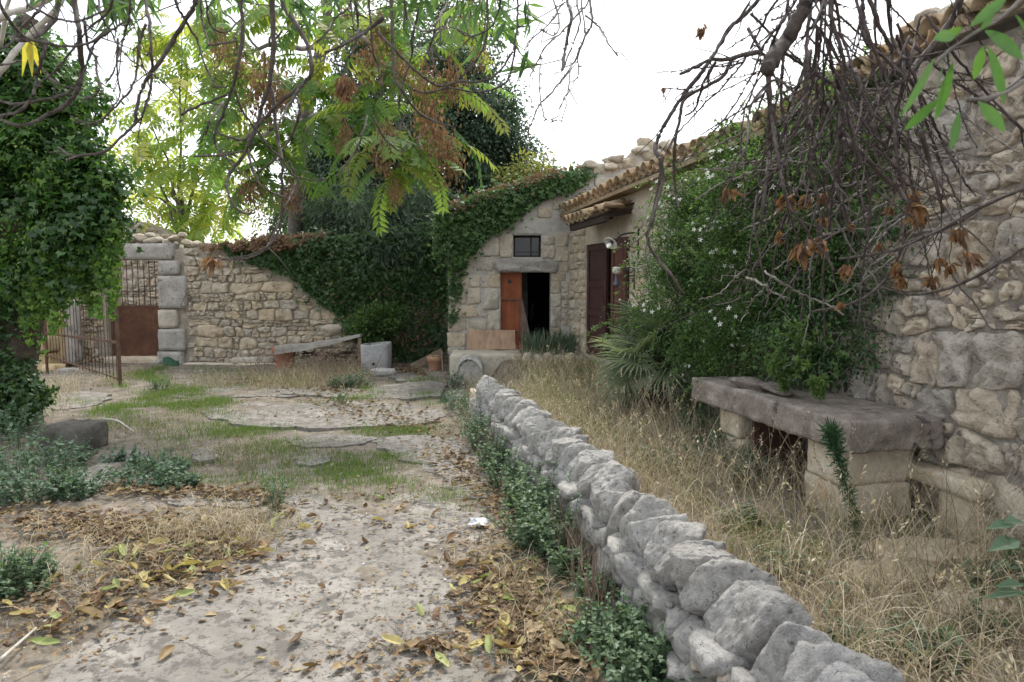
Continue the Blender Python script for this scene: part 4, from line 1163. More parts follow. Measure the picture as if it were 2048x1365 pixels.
# ------------------------------------------------------------------ dry stone wall crossing the yard
dw = thing('dry_stone_wall', 'low grey dry stone wall with upright coping stones running towards the house', 'wall', (low_wall_x(4.2), 4.2, 0))
wd = unit(np.array([.19, -1.0])); wang = math.atan2(wd[1], wd[0])
mb = MB()
ys = np.arange(.9, 7.7, .3)
for a, b in zip(ys[:-1], ys[1:]):
    lo = []
    for y, o in ((a, -.12), (a, .12), (b, .12), (b, -.12)): lo.append(np.array([low_wall_x(y) + o, y, -.15]))
    hexa(mb, lo, [p + [0, 0, .46] for p in lo])
mb.build('wall_core', m_mortar_d, dw)
s = .95
y = 1.02; k = 0
while y < 7.55:
    L = random.uniform(.13, .21) * (1 if y < 3.6 else .82)
    x = low_wall_x(y)
    h = random.uniform(.29, .34); wv = random.uniform(.30, .36)
    me = CAPS[k % len(CAPS)]
    R = Matrix.Rotation(wang + random.gauss(0, .09), 3, 'Z') @ Matrix.Rotation(random.gauss(.14, .09), 3, 'Y') @ Matrix.Rotation(random.gauss(0, .06), 3, 'X')
    put('capstone', with_mat(me, m_lime), m_lime, (x + random.gauss(0, .012), y, .405 + random.gauss(0, .014)), dw, rot=R, scale=(L * (1.12 if y < 3.6 else 1.22), wv, h * random.uniform(.92, 1.12)))
    y += L * .92; k += 1
for k in range(46):
    y = random.uniform(1.1, 6.5); s_ = random.uniform(.035, .075)
    rock('wedge_stone', (low_wall_x(y) - random.uniform(.14, .17), y, random.uniform(.24, .34)), (s_ * 1.4, s_, s_ * .8), m_rubble if k % 4 == 0 else m_lime, dw)
for sgn, cnt in ((-1, 3), (1, 1)):
    for row in range(cnt):
        y = 1.0
        while y < 7.55:
            L = random.uniform(.10, .26)
            rock('stone', (low_wall_x(y) + sgn * (.10 + random.uniform(-.02, .02)), y, .06 + row * .115 + random.gauss(0, .015)), (L * 1.2, .2, random.uniform(.12, .17)), m_lime, dw, rz=wang + random.gauss(0, .15), tilt=.12)
            y += L * .92
# white stone post remains at the wall's far end
o = rough_block('end_slab', at(951, 775, 7.75) * [1, 1, 0] + [0, 0, .20], (.09, .34, .40), m_block, None, rz=.25, seed=91, amp=.02)
tag(o, 'pale upright slab ending the low dry stone wall', 'stone slab')

# ------------------------------------------------------------------ stone table and seat on the terrace
tdir = unit(np.array([-.24, 1.0])); tang = math.atan2(tdir[1], tdir[0])
tb = thing('stone_table', 'massive lichened stone table on pale block legs under the jasmine', 'table', (2.1, 4.9, .12))
nc = at(1704, 846, 4.12)                                     # near corner of the top on the yard side
W_, L_, T_ = .68, 2.0, .20
cen = nc[:2] + tdir * L_ / 2 + np.array([tdir[1], -tdir[0]]) * W_ / 2
rough_block('table_top', (cen[0], cen[1], nc[2] - T_ / 2), (L_, W_, T_), m_tablestone, tb, rz=tang, r=.022, amp=.014, dens=.025, nscale=9, seed=5)
def leg_blocks(dist, ln, wd_, mats, zs):
    c = nc[:2] + tdir * dist + np.array([tdir[1], -tdir[0]]) * (.10 + wd_ / 2)
    lg = None
    for i, (za, zb) in enumerate(zip(zs[:-1], zs[1:])):
        rough_block('leg', (c[0] + random.gauss(0, .01), c[1], (za + zb) / 2), (ln + random.gauss(0, .015), wd_ + random.gauss(0, .015), zb - za), m_legstone, tb, rz=tang + random.gauss(0, .02), r=.018, amp=.013, dens=.03, seed=50 + i + int(dist * 7), nscale=5)
tz = nc[2] - T_
leg_blocks(.36, .38, .52, None, (0.02, .33, tz + .01)); leg_blocks(1.52, .30, .45, None, (.02, .36, tz + .01))
o = MB(); bc = nc[:2] + tdir * 1.22 + np.array([tdir[1], -tdir[0]]) * .34
box(o, (bc[0], bc[1], .34), (.03, .42, .46), rz=tang, ry=.06); o = o.build('brown_board', woody('red brown board', (.06, .03, .022), (.12, .06, .045), (20, 20, 2), .7))
tag(o, 'dark reddish board standing under the stone table between its legs', 'board')
for k, (px, py, d, s, lab) in enumerate(((1495, 757, 5.45, .30, 'flat broken stone lying on the table under the jasmine'), (1560, 760, 5.15, .24, 'smaller flat stone lying on the table beside the flat broken one'))):
    p = at(px, py, d); o = rock('loose_stone', (p[0], p[1], nc[2] + .04), (s * 1.3, s * .8, s * .36), m_tablestone, tilt=.1); tag(o, lab, 'stone')
# seat by the wall
st = thing('stone_bench', 'low stone bench slab against the rough wall beside the stone table', 'bench', (2.75, 4.4, .12))
sc = at(1948, 966, 3.95)
cs = sc[:2] + tdir * .62 + np.array([tdir[1], -tdir[0]]) * .22
rough_block('seat_slab', (cs[0], cs[1], sc[2] - .06), (1.25, .46, .10), m_legstone, st, rz=tang, amp=.008, r=.012, dens=.03, seed=11)
for dd in (.15, 1.0):
    c = sc[:2] + tdir * dd + np.array([tdir[1], -tdir[0]]) * .19
    rough_block('seat_support', (c[0], c[1], (sc[2] - .11) / 2 + .04), (.24, .36, sc[2] - .11 - .06), m_legstone, st, rz=tang, amp=.02, seed=14 + int(dd), dens=.05)

# ------------------------------------------------------------------ things along the back wall
def pot(name, px, py, d, r, h, mat, lab, fill=None):
    p = at(px, py, d); p[2] = 0.0
    t = thing(name, lab, 'plant pot', p)
    mb = MB(); prof = [(.0, .62), (.02, .64), (h * .72, .88), (h * .74, .99), (h * .97, 1.0), (h, .98), (h, .90), (h * .9, .88), (h * .86, .80)]
    n = 24; V = [(p[0] + r * q * math.cos(2 * math.pi * k / n), p[1] + r * q * math.sin(2 * math.pi * k / n), z - .02) for z, q in prof for k in range(n)]
    Q = [(i * n + k, i * n + (k + 1) % n, (i + 1) * n + (k + 1) % n, (i + 1) * n + k) for i in range(len(prof) - 1) for k in range(n)]
    mb.add(V, quads=Q); mb.build('body', mat, t, True)
    mb = MB(); a = [(p[0] + r * .84 * math.cos(2 * math.pi * k / n), p[1] + r * .84 * math.sin(2 * math.pi * k / n), h * .88) for k in range(n)] + [(p[0], p[1], h * .92)]
    mb.add(a, tris=[(k, (k + 1) % n, n) for k in range(n)]); mb.build('soil', m_earth, t)
    if fill:
        for k in range(14): rock('pebble', (p[0] + random.uniform(-.6, .6) * r, p[1] + random.uniform(-.6, .6) * r, h * .93), (.06, .05, .045), m_tile, t)
pot('terracotta_pot', 569, 700, 12.75, .215, .40, m_terra, 'large terracotta pot under the low end of the grey board')
pot('flower_pot', 869, 730, 12.35, .14, .27, m_terra2, 'small terracotta pot of pebbles beside the house corner', True)
# warped grey board propped as a roof over firewood
A = at(552, 690, 12.55); B = at(722, 668, 12.55)
V = []
n = 14
for i in range(n + 1):
    t = i / n; c = A + (B - A) * t; sag = -.035 * math.sin(math.pi * t) + (.02 if t > .42 else 0)
    V += [(c[0], 12.45, c[2] + sag - .02 + .008 * math.sin(t * 9)), (c[0], 12.95, c[2] + sag - .035)]
mb = MB(); m2 = len(V); mb.add(V + [(x, y, z - (.035 if i % 2 else .15 - .095 * (i // 2) / n)) for i, (x, y, z) in enumerate(V)], quads=[(2 * i, 2 * i + 2, 2 * i + 3, 2 * i + 1) for i in range(n)] + [(m2 + 2 * i, m2 + 2 * i + 1, m2 + 2 * i + 3, m2 + 2 * i + 2) for i in range(n)] + [(2 * i, m2 + 2 * i, m2 + 2 * i + 2, 2 * i + 2) for i in range(n)] + [(2 * i + 1, 2 * i + 3, m2 + 2 * i + 3, m2 + 2 * i + 1) for i in range(n)] + [(0, 1, m2 + 1, m2), (2 * n, m2 + 2 * n, m2 + 2 * n + 1, 2 * n + 1)])
o = mb.build('grey_board', m_greywood); tag(o, 'long warped grey board propped against the rubble wall with a stone on it', 'board')
p = at(719, 700, 12.5); mb = MB(); beam(mb, (p[0], 12.5, -.02), (p[0] + .01, 12.5, B[2] - .07), .06, .05, (0, 1, 0)); o = mb.build('prop_post', m_oldwood); tag(o, 'short weathered post propping the high end of the grey board', 'post')
p = at(668, 660, 12.85); o = rock('weight_stone', (p[0], 12.85, p[2] + .01), (.42, .3, .25), m_rubble, tilt=.08); tag(o, 'rounded stone weighing down the grey board', 'stone')
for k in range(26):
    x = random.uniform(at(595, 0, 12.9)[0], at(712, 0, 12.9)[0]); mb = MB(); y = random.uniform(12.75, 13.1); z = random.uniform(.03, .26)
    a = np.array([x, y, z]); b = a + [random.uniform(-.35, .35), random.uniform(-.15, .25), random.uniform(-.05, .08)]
    tube(mb, wiggle(np.linspace(a, b, 5), .012), random.uniform(.012, .03), .012, 7); o = mb.build('firewood', m_darkwood if k % 3 else m_bark2, None, True); tag(o, 'dry piece of firewood stored under the warped grey board, the pile mostly darkened as painted shade', 'log', 'firewood under the board')  # most pieces coloured dark to paint the shade under the board
# stone tub with a drain hole
p = at(750, 735, 12.35)
tub = thing('stone_tub', 'pale grey stone tub with a small drain hole standing by the board', 'trough', (p[0], 12.4, 0))
mb = MB(); w, h, d_ = .245, .47, .26; yc = 12.5
rn = 20
prof = []
for k in range(40):
    a = 2 * math.pi * k / 40; c_, s_ = math.cos(a), math.sin(a)
    prof.append((w * np.sign(c_) * abs(c_) ** .35, d_ * np.sign(s_) * abs(s_) ** .35))
V = []
for z, q in ((-.03, .93), (.02, .985), (.2, 1.0), (h - .03, 1.02), (h, 1.0), (h, .86), (h - .05, .83), (h - .3, .8)):
    V += [(p[0] + x * q, yc + y_ * q, z + (.012 * math.sin(x * 9) if z > .3 else 0)) for x, y_ in prof]
mb.add(V, quads=[(i * 40 + k, i * 40 + (k + 1) % 40, (i + 1) * 40 + (k + 1) % 40, (i + 1) * 40 + k) for i in range(7) for k in range(40)])
mb.build('tub_body', m_trough, tub, True)
mb = MB(); tube(mb, [(p[0] - .005, yc - d_ - .003, .13), (p[0] - .005, yc - d_ + .05, .13)], .027, .027, 12); mb.build('drain_hole_shade', m_black, tub)  # solid black plug painting the shade inside the hole
a, b = at(822, 725, 12.5), at(884, 700, 12.7)
mb = MB(); beam(mb, (a[0], 12.55, .03), (b[0], 12.75, b[2] - .03), .03, .12, (0, 0, 1)); o = mb.build('weathered_plank', m_oldwood); tag(o, 'weathered plank leaning behind the small pot', 'plank')
a, b = at(882, 702, 12.2), at(886, 746, 12.2)
mb = MB(); beam(mb, (b[0], 12.15, -.02), (a[0], 12.3, a[2]), .02, .025, (0, 1, 0)); o = mb.build('thin_stake', m_oldwood); tag(o, 'thin upright wooden stake next to the small pot', 'stake')
o = rough_block('flat_stone', at(765, 750, 11.9) * [1, 1, 0] + [0, 0, .03], (.42, .3, .12), m_lime, None, rz=.2, seed=33, amp=.025); tag(o, 'flat pale stone lying in front of the stone tub', 'stone')
p = at(344, 736, 12.9); mb = MB()
ks = 14; V = [(p[0] - .14 + .28 * i / ks, 12.85 - .04 * math.sin(3 * i / ks), z_ * (.6 + .4 * math.sin(math.pi * min(1, (i + 3) / ks)))) for i in range(ks + 1) for z_ in (-.02, .19)]
mb.add(V, quads=[(2 * i, 2 * i + 2, 2 * i + 3, 2 * i + 1) for i in range(ks)]); mb.add([(x, y + .05, z_) for x, y, z_ in V], quads=[(2 * i, 2 * i + 1, 2 * i + 3, 2 * i + 2) for i in range(ks)])
o = mb.build('green_scrap', m_greenpl); tag(o, 'dark green plastic scrap leaning on the gate pillar foot', 'scrap')
# iron ring with rope loop on the wall
u_, z_ = F_BACK.hit(377, 600)
rg = thing('iron_hook', 'rusty iron hook with a loop of wire on the wall right of the gate pillar', 'hook', F_BACK.w(u_, z_, .1))
for nm, pts_ in (('ring', [(374, 588), (370, 584), (374, 580), (378, 584), (374, 588)]), ('wire_loop', [(374, 588), (366, 600), (362, 612), (370, 613), (377, 605), (376, 590), (382, 596), (385, 606)])):
    mb = MB(); tube(mb, smooth_path([F_BACK.w(*F_BACK.hit(x, y, .13), .13) for x, y in pts_]), .007, .007, 5); mb.build(nm, m_rustbar, rg, True)
# dark trough stone beside the ivy trunk
p = gp(128, 908); o = rough_block('dark_stone_block', (p[0], p[1] + .22, .11), (.46, .36, .30), m_mossy, None, rz=.12, seed=37, amp=.06); tag(o, 'dark mossy stone block by the foot of the ivy tree', 'stone block')
for k, (px, py, s, lab) in enumerate(((915, 800, .16, 'pale loose stone in the weeds by the far end of the low wall'), (700, 1070, 0, ''), (1400, 1335, .22, 'grey fallen stone at the foot of the low wall near the nettles'), (205, 705, 0, ''), (318, 728, .2, 'small pale stone at the gate threshold'))):
    if s: 
        p = gp(px, py); o = rock('fallen_stone', (p[0], p[1], .03), (s * 1.3, s, s * .6), m_lime); tag(o, lab, 'stone')
# sticks and litter that can be told apart
for pts_, r, lab, mt in (([(50, 1060), (100, 1046), (150, 1042), (195, 1065), (240, 1080), (295, 1083)], .012, 'bare grey fallen stick lying among brown leaves', m_bark2), ([(205, 838), (235, 842), (255, 855), (268, 863)], .013, 'short pale stick by the dark stone block', m_palebark),
                         ([(0, 1320), (40, 1285), (80, 1250), (105, 1232)], .008, 'thin straight twig at the edge of the leaf litter', m_palebark), ([(1150, 1270), (1185, 1255), (1215, 1230)], .005, 'thin twig lying under the nettles', m_palebark)):
    mb = MB(); tube(mb, smooth_path([gp(x, y, .10 if x < 300 else .04) for x, y in pts_]), r, r * .5, 6); o = mb.build('fallen_stick', m_bark2 if mt is None else mt, None, True); tag(o, lab, 'stick')
mb = MB(); c = gp(958, 1042, .05); k = 9; V, Q = [], []
for i in range(k):
    for j in range(k):
        x, y = (i / (k - 1) - .5) * .12, (j / (k - 1) - .5) * .13; V.append((c[0] + x + .012 * RNG.normal(), c[1] + y + .012 * RNG.normal(), .04 + .010 * RNG.normal()))
mb.add(V, quads=[(i * k + j, (i + 1) * k + j, (i + 1) * k + j + 1, i * k + j + 1) for i in range(k - 1) for j in range(k - 1)]); o = mb.build('plastic_wrapper', m_paper); tag(o, 'crumpled whitish plastic wrapper lying on the path', 'wrapper')
mb = MB(); tube(mb, smooth_path([gp(x, y, .15) for x, y in ((1620, 1140), (1660, 1165), (1700, 1172), (1650, 1215), (1690, 1250), (1740, 1262), (1790, 1258), (1830, 1245))]), .008, .008, 7); o = mb.build('garden_hose', m_hose, None, True); tag(o, 'old green garden hose half buried in straw on the terrace', 'hose')

# ------------------------------------------------------------------ leaf masses
DOWN = np.array([0, 0, -1.0]); UP = np.array([0, 0, 1.0])
def leaf_mass(name, blobs, n, size, shape, mat, parent=None, clumps=26, clump_r=.14, shell=.45, hang=.6, wide=1.0, rbias=.0, squash=1.0):
    pos, out = blobs_sample(blobs, n, clumps, clump_r, shell, squash)
    m = len(pos)
    d = unit(out * .7 + DOWN * hang + rvec(m, .45)); nr = unit(out * .8 + UP * .7 + rvec(m, .45))
    mb = MB()
    leaves(mb, pos, d, nr, size * RNG.uniform(.65, 1.25, m), shape, np.clip(RNG.beta(1.6, 2.0, m) + rbias, 0, 1), wide)
    return mb.build(name, mat, parent)
def B(px, py, d, rpx, ry=1.0, squ=1.0):
    r = rpx * d / FPX
    return (at(px, py, d), (r * squ, r * ry, r))
def branch(mb, P, r0, r1, wob=.02, sides=6, n=4):
    tube(mb, wiggle(smooth_path(P, n=n), wob), r0, r1, sides)

# ivy-clad tree at the edge of the yard
D = 7.6
it = thing('ivy_tree', 'tree trunk smothered in dark ivy at the edge of the yard by the open gate', 'tree', gp(25, 845) * [1, 1, 0])
mb = MB(); branch(mb, [gp(15, 850) + [0, 0, -.1], at(15, 760, D), at(30, 660, D), at(25, 540, D), at(60, 380, D), at(40, 150, D), at(70, 40, D)], .30, .14, .03, 10)
for a in ([at(30, 560, D), at(120, 420, D - .1), at(190, 330, D - .2)], [at(40, 480, D), at(-80, 350, D)], [at(50, 350, D), at(150, 230, D)]): branch(mb, a, .07, .02)
mb.build('trunk', m_trunk, it, True)
tb_l = [B(40, 130, D, 85), B(50, 230, D, 115), B(110, 320, D - .2, 82), B(50, 390, D, 125), B(130, 450, D - .3, 72), B(90, 515, D - .2, 62), B(20, 540, D - .2, 62), B(170, 385, D - .2, 42), B(140, 235, D, 42),
        B(175, 505, D - .3, 38), B(195, 440, D - .2, 30), B(-60, 300, D, 150), B(135, 160, D + .3, 34), B(-70, 500, D, 100), B(190, 340, D, 26), B(120, 555, D - .3, 32), B(205, 390, D - .2, 20), B(55, 590, D - .2, 30)]
tb_l += [B(random.uniform(150, 232), random.uniform(180, 590) if k % 2 else random.uniform(330, 480), D - .3, random.uniform(12, 24)) for k in range(16)]
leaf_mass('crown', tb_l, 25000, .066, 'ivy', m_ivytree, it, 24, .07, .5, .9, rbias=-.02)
leaf_mass('outer_sprays', [(c, np.array(r) * 1.03) for c, r in tb_l], 12000, .042, 'oval', m_ivytree, it, 46, .06, .2, .8, rbias=.2)  # colour biased lighter to paint the sunlit edge of the crown
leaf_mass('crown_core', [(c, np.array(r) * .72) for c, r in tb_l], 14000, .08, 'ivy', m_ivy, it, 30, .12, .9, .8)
leaf_mass('trunk_ivy', [B(0, 650, D - .15, 46), B(10, 735, D - .15, 42), B(15, 815, D - .1, 58), B(45, 790, D - .2, 35), B(-30, 800, D, 60)], 6500, .06, 'ivy', m_ivy, it, 22, .07, .35, .9)
mb = MB()
for k in range(30):
    a = at(random.uniform(60, 205), random.uniform(480, 570), D - .3); tube(mb, wiggle([a, a + [random.gauss(0, .05), 0, -.12], a + [random.gauss(0, .1), 0, -random.uniform(.2, .5)]], .01), .003, .002, 4)
mb.build('hanging_stem', m_bark, it)
mb, ms = MB(), MB()
for k in range(60):
    px = random.uniform(30, 232); a = at(px, random.uniform(430, 560) if px > 90 else random.uniform(520, 600), D - random.uniform(.1, .45)); L = random.uniform(.2, .62)
    P = wiggle(np.array([a + [.04 * math.sin(t * 3 + k), 0, -L * t] for t in np.linspace(0, 1, 8)]), .01); tube(ms, P, .0035, .002, 4)
    q = np.repeat(P, 7, 0) + RNG.normal(0, .022, (56, 3)); leaves(mb, q, unit(DOWN + rvec(56, .6)), unit(np.array([.2, -1, .4]) + rvec(56, .5)), .055 * RNG.uniform(.6, 1.3, 56), 'ivy', np.clip(.35 + .65 * RNG.random(56), 0, 1))
mb.build('hanging_sprays', m_ivytree, it); ms.build('spray_stems', m_bark, it)

# ivy over the back wall
def wall_leaves(fr, poly_px, n, out_fun, size, shape, mat, parent, name, dens_fun=None, clump=40, cr=.16, rbias=0.0, hang=.9):
    P = np.array([fr.hit(x, y) for x, y in poly_px])
    lo, hi = P.min(0), P.max(0)
    def inside(q):
        c = np.zeros(len(q), bool); j = len(P) - 1
        for i in range(len(P)):
            cond = ((P[i, 1] > q[:, 1]) != (P[j, 1] > q[:, 1])) & (q[:, 0] < (P[j, 0] - P[i, 0]) * (q[:, 1] - P[i, 1]) / (P[j, 1] - P[i, 1] + 1e-9) + P[i, 0])
            c ^= cond; j = i
        return c
    got = []
    cc = RNG.uniform(lo, hi, (clump * 12, 2)); cc = cc[inside(cc)][:clump * 4]
    w = RNG.random(len(cc)) ** 1.5 + .15; w /= w.sum()
    idx = RNG.choice(len(cc), n, p=w)
    q = cc[idx] + RNG.normal(0, cr, (n, 2))
    keep = inside(q) | (RNG.random(n) < .10)
    q = q[keep]; m = len(q)
    bump = .5 + .5 * np.sin(idx[keep] * 12.9898) 
    o = out_fun(q[:, 0], q[:, 1]) * (.35 + .65 * bump) * RNG.uniform(.3, 1.0, m) + .03
    pos = fr.O + fr.U * q[:, 0:1] + fr.N * o[:, None] + np.array([0, 0, 1.0]) * q[:, 1:2]
    d = unit(fr.N * .5 + DOWN * hang + rvec(m, .45)); nr = unit(fr.N * .8 + UP * .6 + rvec(m, .4))
    mb = MB(); leaves(mb, pos, d, nr, size * RNG.uniform(.6, 1.25, m), shape, np.clip(RNG.beta(1.6, 2.0, m) + rbias, 0, 1))
    return mb.build(name, mat, parent)
iv = thing('wall_ivy', 'thick dark ivy tumbling over the courtyard wall beside the outbuilding', 'ivy', F_BACK.w(-2.6, 0, .2))
poly = [(430, 492), (560, 480), (700, 470), (890, 440), (900, 560), (893, 640), (870, 600), (800, 640), (700, 650), (640, 600), (590, 560), (500, 520)]
wall_leaves(F_BACK, poly, 16000, lambda u, z: .12 + .28 * sstep(-4.6, -2.6, u) * sstep(1.0, 1.9, z), .085, 'ivy', m_ivy, iv, 'ivy_leaves', clump=44, cr=.13)
wall_leaves(F_BACK, [(760, 600), (895, 560), (893, 700), (860, 740), (800, 720), (750, 690), (700, 650)], 3200, lambda u, z: .15 + 0 * u, .07, 'ivy', m_ivy, iv, 'lower_leaves', clump=30, cr=.10)
wall_leaves(F_BACK, [(540, 470), (660, 468), (668, 492), (560, 500), (420, 505), (400, 492)], 2600, lambda u, z: .22 + 0 * u, .06, 'ivy', m_ivydry, iv, 'dry_leaves', clump=20, cr=.05)
wall_leaves(F_BACK, [(600, 500), (890, 470), (890, 720), (800, 700), (700, 640)], 900, lambda u, z: .34 + 0 * u, .06, 'curl', m_ivydry, iv, 'dead_leaves', clump=30, cr=.12)
mb = MB()
for k in range(26):
    x = random.uniform(760, 890); a = F_BACK.w(*F_BACK.hit(x, 735), .05); b = F_BACK.w(*F_BACK.hit(x + random.uniform(-40, 30), random.uniform(560, 640)), .12)
    tube(mb, wiggle(np.linspace(a, b, 7), .02), .012, .005, 5)
mb.build('ivy_stems', m_bark2, iv, True)
gi = thing('gable_ivy', 'ivy mantle with browning leaves covering the sloping gable top of the outbuilding', 'ivy', F_FRONT.w(-.3, 0, .1))
poly = [(870, 425), (925, 400), (1000, 380), (1080, 352), (1165, 338), (1190, 352), (1150, 380), (1085, 400), (1050, 425), (1010, 455), (960, 490), (930, 530), (900, 545), (905, 500), (870, 520)]
wall_leaves(F_FRONT, poly, 8200, lambda u, z: .20 + 0 * u, .08, 'ivy', m_ivy, gi, 'ivy_leaves', clump=40, cr=.10, rbias=.18)
wall_leaves(F_FRONT, [(900, 405), (1000, 370), (1100, 340), (1170, 330), (1180, 345), (1080, 365), (1000, 395), (910, 430)], 1100, lambda u, z: .24 + 0 * u, .055, 'ivy', m_ivydry, gi, 'dry_leaves', clump=14, cr=.10)
wall_leaves(F_FRONT, [(895, 540), (935, 530), (925, 580), (915, 640), (897, 660)], 420, lambda u, z: .08 + 0 * u, .055, 'ivy', m_ivy, gi, 'trailing_leaves', clump=10, cr=.06)
# bushes against the back wall
bs = thing('round_shrub', 'rounded glossy green shrub growing behind the stone tub', 'shrub', at(755, 690, 13.0) * [1, 1, 0])
leaf_mass('foliage', [B(750, 655, 13.0, 42, .8), B(775, 640, 13.0, 30, .8), B(725, 650, 12.9, 26, .8), B(745, 690, 13.0, 30, .7)], 3400, .075, 'oval', m_jas, bs, 26, .07, .5, -.2, rbias=.1)
mb = MB()
for k in range(7): branch(mb, [at(752, 735, 13.0), at(752 + random.uniform(-30, 30), 640, 13.0)], .012, .005, .01)
mb.build('stem', m_bark, bs)
fe = thing('feathery_bush', 'grey-green feathery bush drooping over the courtyard wall from behind', 'bush', F_BACK.w(-2.5, 0, -.6))
pos, out = blobs_sample([B(740, 430, 13.9, 60), B(800, 450, 13.7, 60, .7), B(840, 420, 14.0, 50), B(780, 500, 13.4, 45, .6), B(660, 440, 14.2, 45), B(690, 410, 14.4, 40), B(835, 500, 13.4, 38, .6), B(610, 440, 14.6, 30)], 15000, 30, .16, .6)
m = len(pos); mb = MB(); leaves(mb, pos, unit(DOWN * .9 + out * .4 + rvec(m, .6)), rvec(m), RNG.uniform(.10, .22, m), 'thin', None, 1.2); mb.build('foliage', m_feather, fe)
mb = MB()
for k in range(8): branch(mb, [np.array([-2.6, 14.3, 0]), at(random.uniform(680, 840), random.uniform(420, 500), 13.8)], .03, .008, .03)
mb.build('stem', m_bark, fe)

# dark evergreen tree behind the outbuilding, and trees beyond the wall
def bg_tree(name, lab, d, trunk_px, blobs, n, size, shape, mat, r=.16, limbs=7, clumps=22, cr=.3, core=True, hang=.4, rb=0.0, group=None, shell=.6):
    t = thing(name, lab, 'tree', at(trunk_px, 600, d) * [1, 1, 0], group)
    mb = MB(); base = at(trunk_px, 600, d) * [1, 1, 0]
    cen = np.mean([b[0] for b in blobs], 0)
    branch(mb, [base, base * .6 + cen * .4 - [0, 0, .3], cen], r, r * .4, .05, 8)
    for b in random.sample(blobs, min(limbs, len(blobs))): branch(mb, [base * .45 + cen * .55, (cen + b[0]) / 2 + [0, 0, .1], b[0]], r * .45, r * .1, .06, 5)
    mb.build('trunk', m_bark2, t, True)
    leaf_mass('crown', blobs, n, size, shape, mat, t, clumps, cr, shell, hang, rbias=rb)
    return t
D = 17.0
bg_tree('evergreen_tree', 'large dark evergreen tree rising behind the ivy gable', D, 900,
        [B(900, 300, D, 95), B(960, 250, D, 80), B(985, 320, D, 75), B(1020, 280, D, 45), B(930, 200, D, 70), B(1000, 200, D, 40), B(850, 260, D, 85), B(1050, 330, D, 38), B(830, 350, D, 80), B(940, 370, D, 75), B(1030, 370, D, 40), B(760, 330, D + .6, 80), B(780, 230, D + .6, 80), B(700, 340, D + .8, 70), B(880, 140, D, 55), B(950, 130, D, 40), B(720, 260, D + .8, 55), B(650, 370, D + .8, 45), B(1075, 355, D, 18), B(640, 330, D + .8, 60), B(600, 400, D + .8, 50), B(690, 290, D + .6, 60)],
        72000, .10, 'oval', m_evergreen, .25, 10, 40, .18)
bg_tree('yellowing_bush', 'yellow-green bush top showing above the ivy gable against the sky', 15.5, 1060, [B(1050, 345, 15.5, 30), B(1090, 340, 15.5, 22), B(1020, 360, 15.5, 30), B(1105, 325, 15.5, 9)], 1000, .09, 'oval', m_yellowbush, .06, 4, 12, .12, rb=.1, hang=.1)
bg_tree('olive_tree', 'grey-green small-leaved tree behind the hanging pinnate leaves', 18.5, 640, [B(620, 400, 18.5, 55), B(560, 430, 18.5, 40), B(690, 200, 18.5, 80), B(640, 280, 18.5, 60), B(800, 90, 18.5, 85), B(900, 60, 18.5, 70), B(720, 90, 18.5, 70), B(980, 60, 18.5, 35)], 17000, .11, 'oval', m_evergreen, .18, 8, 20, .22, rb=.3, shell=.9)

# ------------------------------------------------------------------ pinnate-leaved trees
def frond_mesh(name, L=.75, pairs=9, mat=None, seed=0, droop=.9):
    r = np.random.default_rng(seed); mb = MB()
    n = pairs + 3; t = np.linspace(0, 1, n)
    ang = -droop * t ** 1.2
    seg = L / (n - 1); P = [np.zeros(3)]
    for a in ang[1:]: P.append(P[-1] + seg * np.array([0, math.cos(a), math.sin(a)]))
    P = np.array(P)
    tube(mb, P, L * .006, L * .002, 4)
    pos, d, nr, sz = [], [], [], []
    for i in range(2, n):
        tan = unit(P[i] - P[i - 1]); up = np.cross(np.array([1.0, 0, 0]), tan)
        s = L * .26 * (1 - .45 * abs(i / (n - 1) - .45)) * r.uniform(.85, 1.12)
        for sg in (-1, 1):
            pos.append(P[i]); d.append(unit(np.array([sg * 1.0, 0, 0]) + tan * r.uniform(.35, .6) + np.array([0, 0, -.35]) + r.normal(0, .08, 3))); nr.append(up); sz.append(s)
    pos.append(P[-1]); d.append(unit(P[-1] - P[-2])); nr.append(np.array([0, -.3, 1.0])); sz.append(L * .18)
    leaves(mb, pos, np.array(d), np.array(nr), np.array(sz), 'lance', None, 1.4)
    me = mb.mesh(name); me.materials.append(mat); return me
FRONDS = [frond_mesh('pinnate_leaf', .8, 9 + i % 3, m_ailan, 10 + i, .5 + .25 * i) for i in range(5)]
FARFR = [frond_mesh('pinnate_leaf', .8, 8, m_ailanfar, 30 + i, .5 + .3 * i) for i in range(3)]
def orient(d, roll=0.0):
    y = Vector(d).normalized(); x = y.cross(Vector((0, 0, 1)))
    if x.length < .05: x = Vector((1, 0, 0))
    x.normalize(); z = x.cross(y)
    return Matrix((x, y, z)).transposed() @ Matrix.Rotation(roll, 3, 'Y')
SEEDM = []
for k in range(4):
    mb = MB(); m = 330
    pos = RNG.normal(0, 1, (m, 3)) * [.085, .085, .12]; leaves(mb, pos, unit(DOWN + rvec(m, .35)), rvec(m), RNG.uniform(.035, .06, m), 'lance', None, 1.6)
    for j in range(10): tube(mb, wiggle(np.linspace([0, 0, .28], pos[j], 4), .01), .004, .002, 4)
    me = mb.mesh('seed_cluster'); me.materials.append(m_seed); SEEDM.append(me)
ail = thing('tree_of_heaven', 'tall tree with yellowing pinnate leaves and brown seed clusters hanging over the courtyard', 'tree', np.array([-4.6, 14.6, 0]))
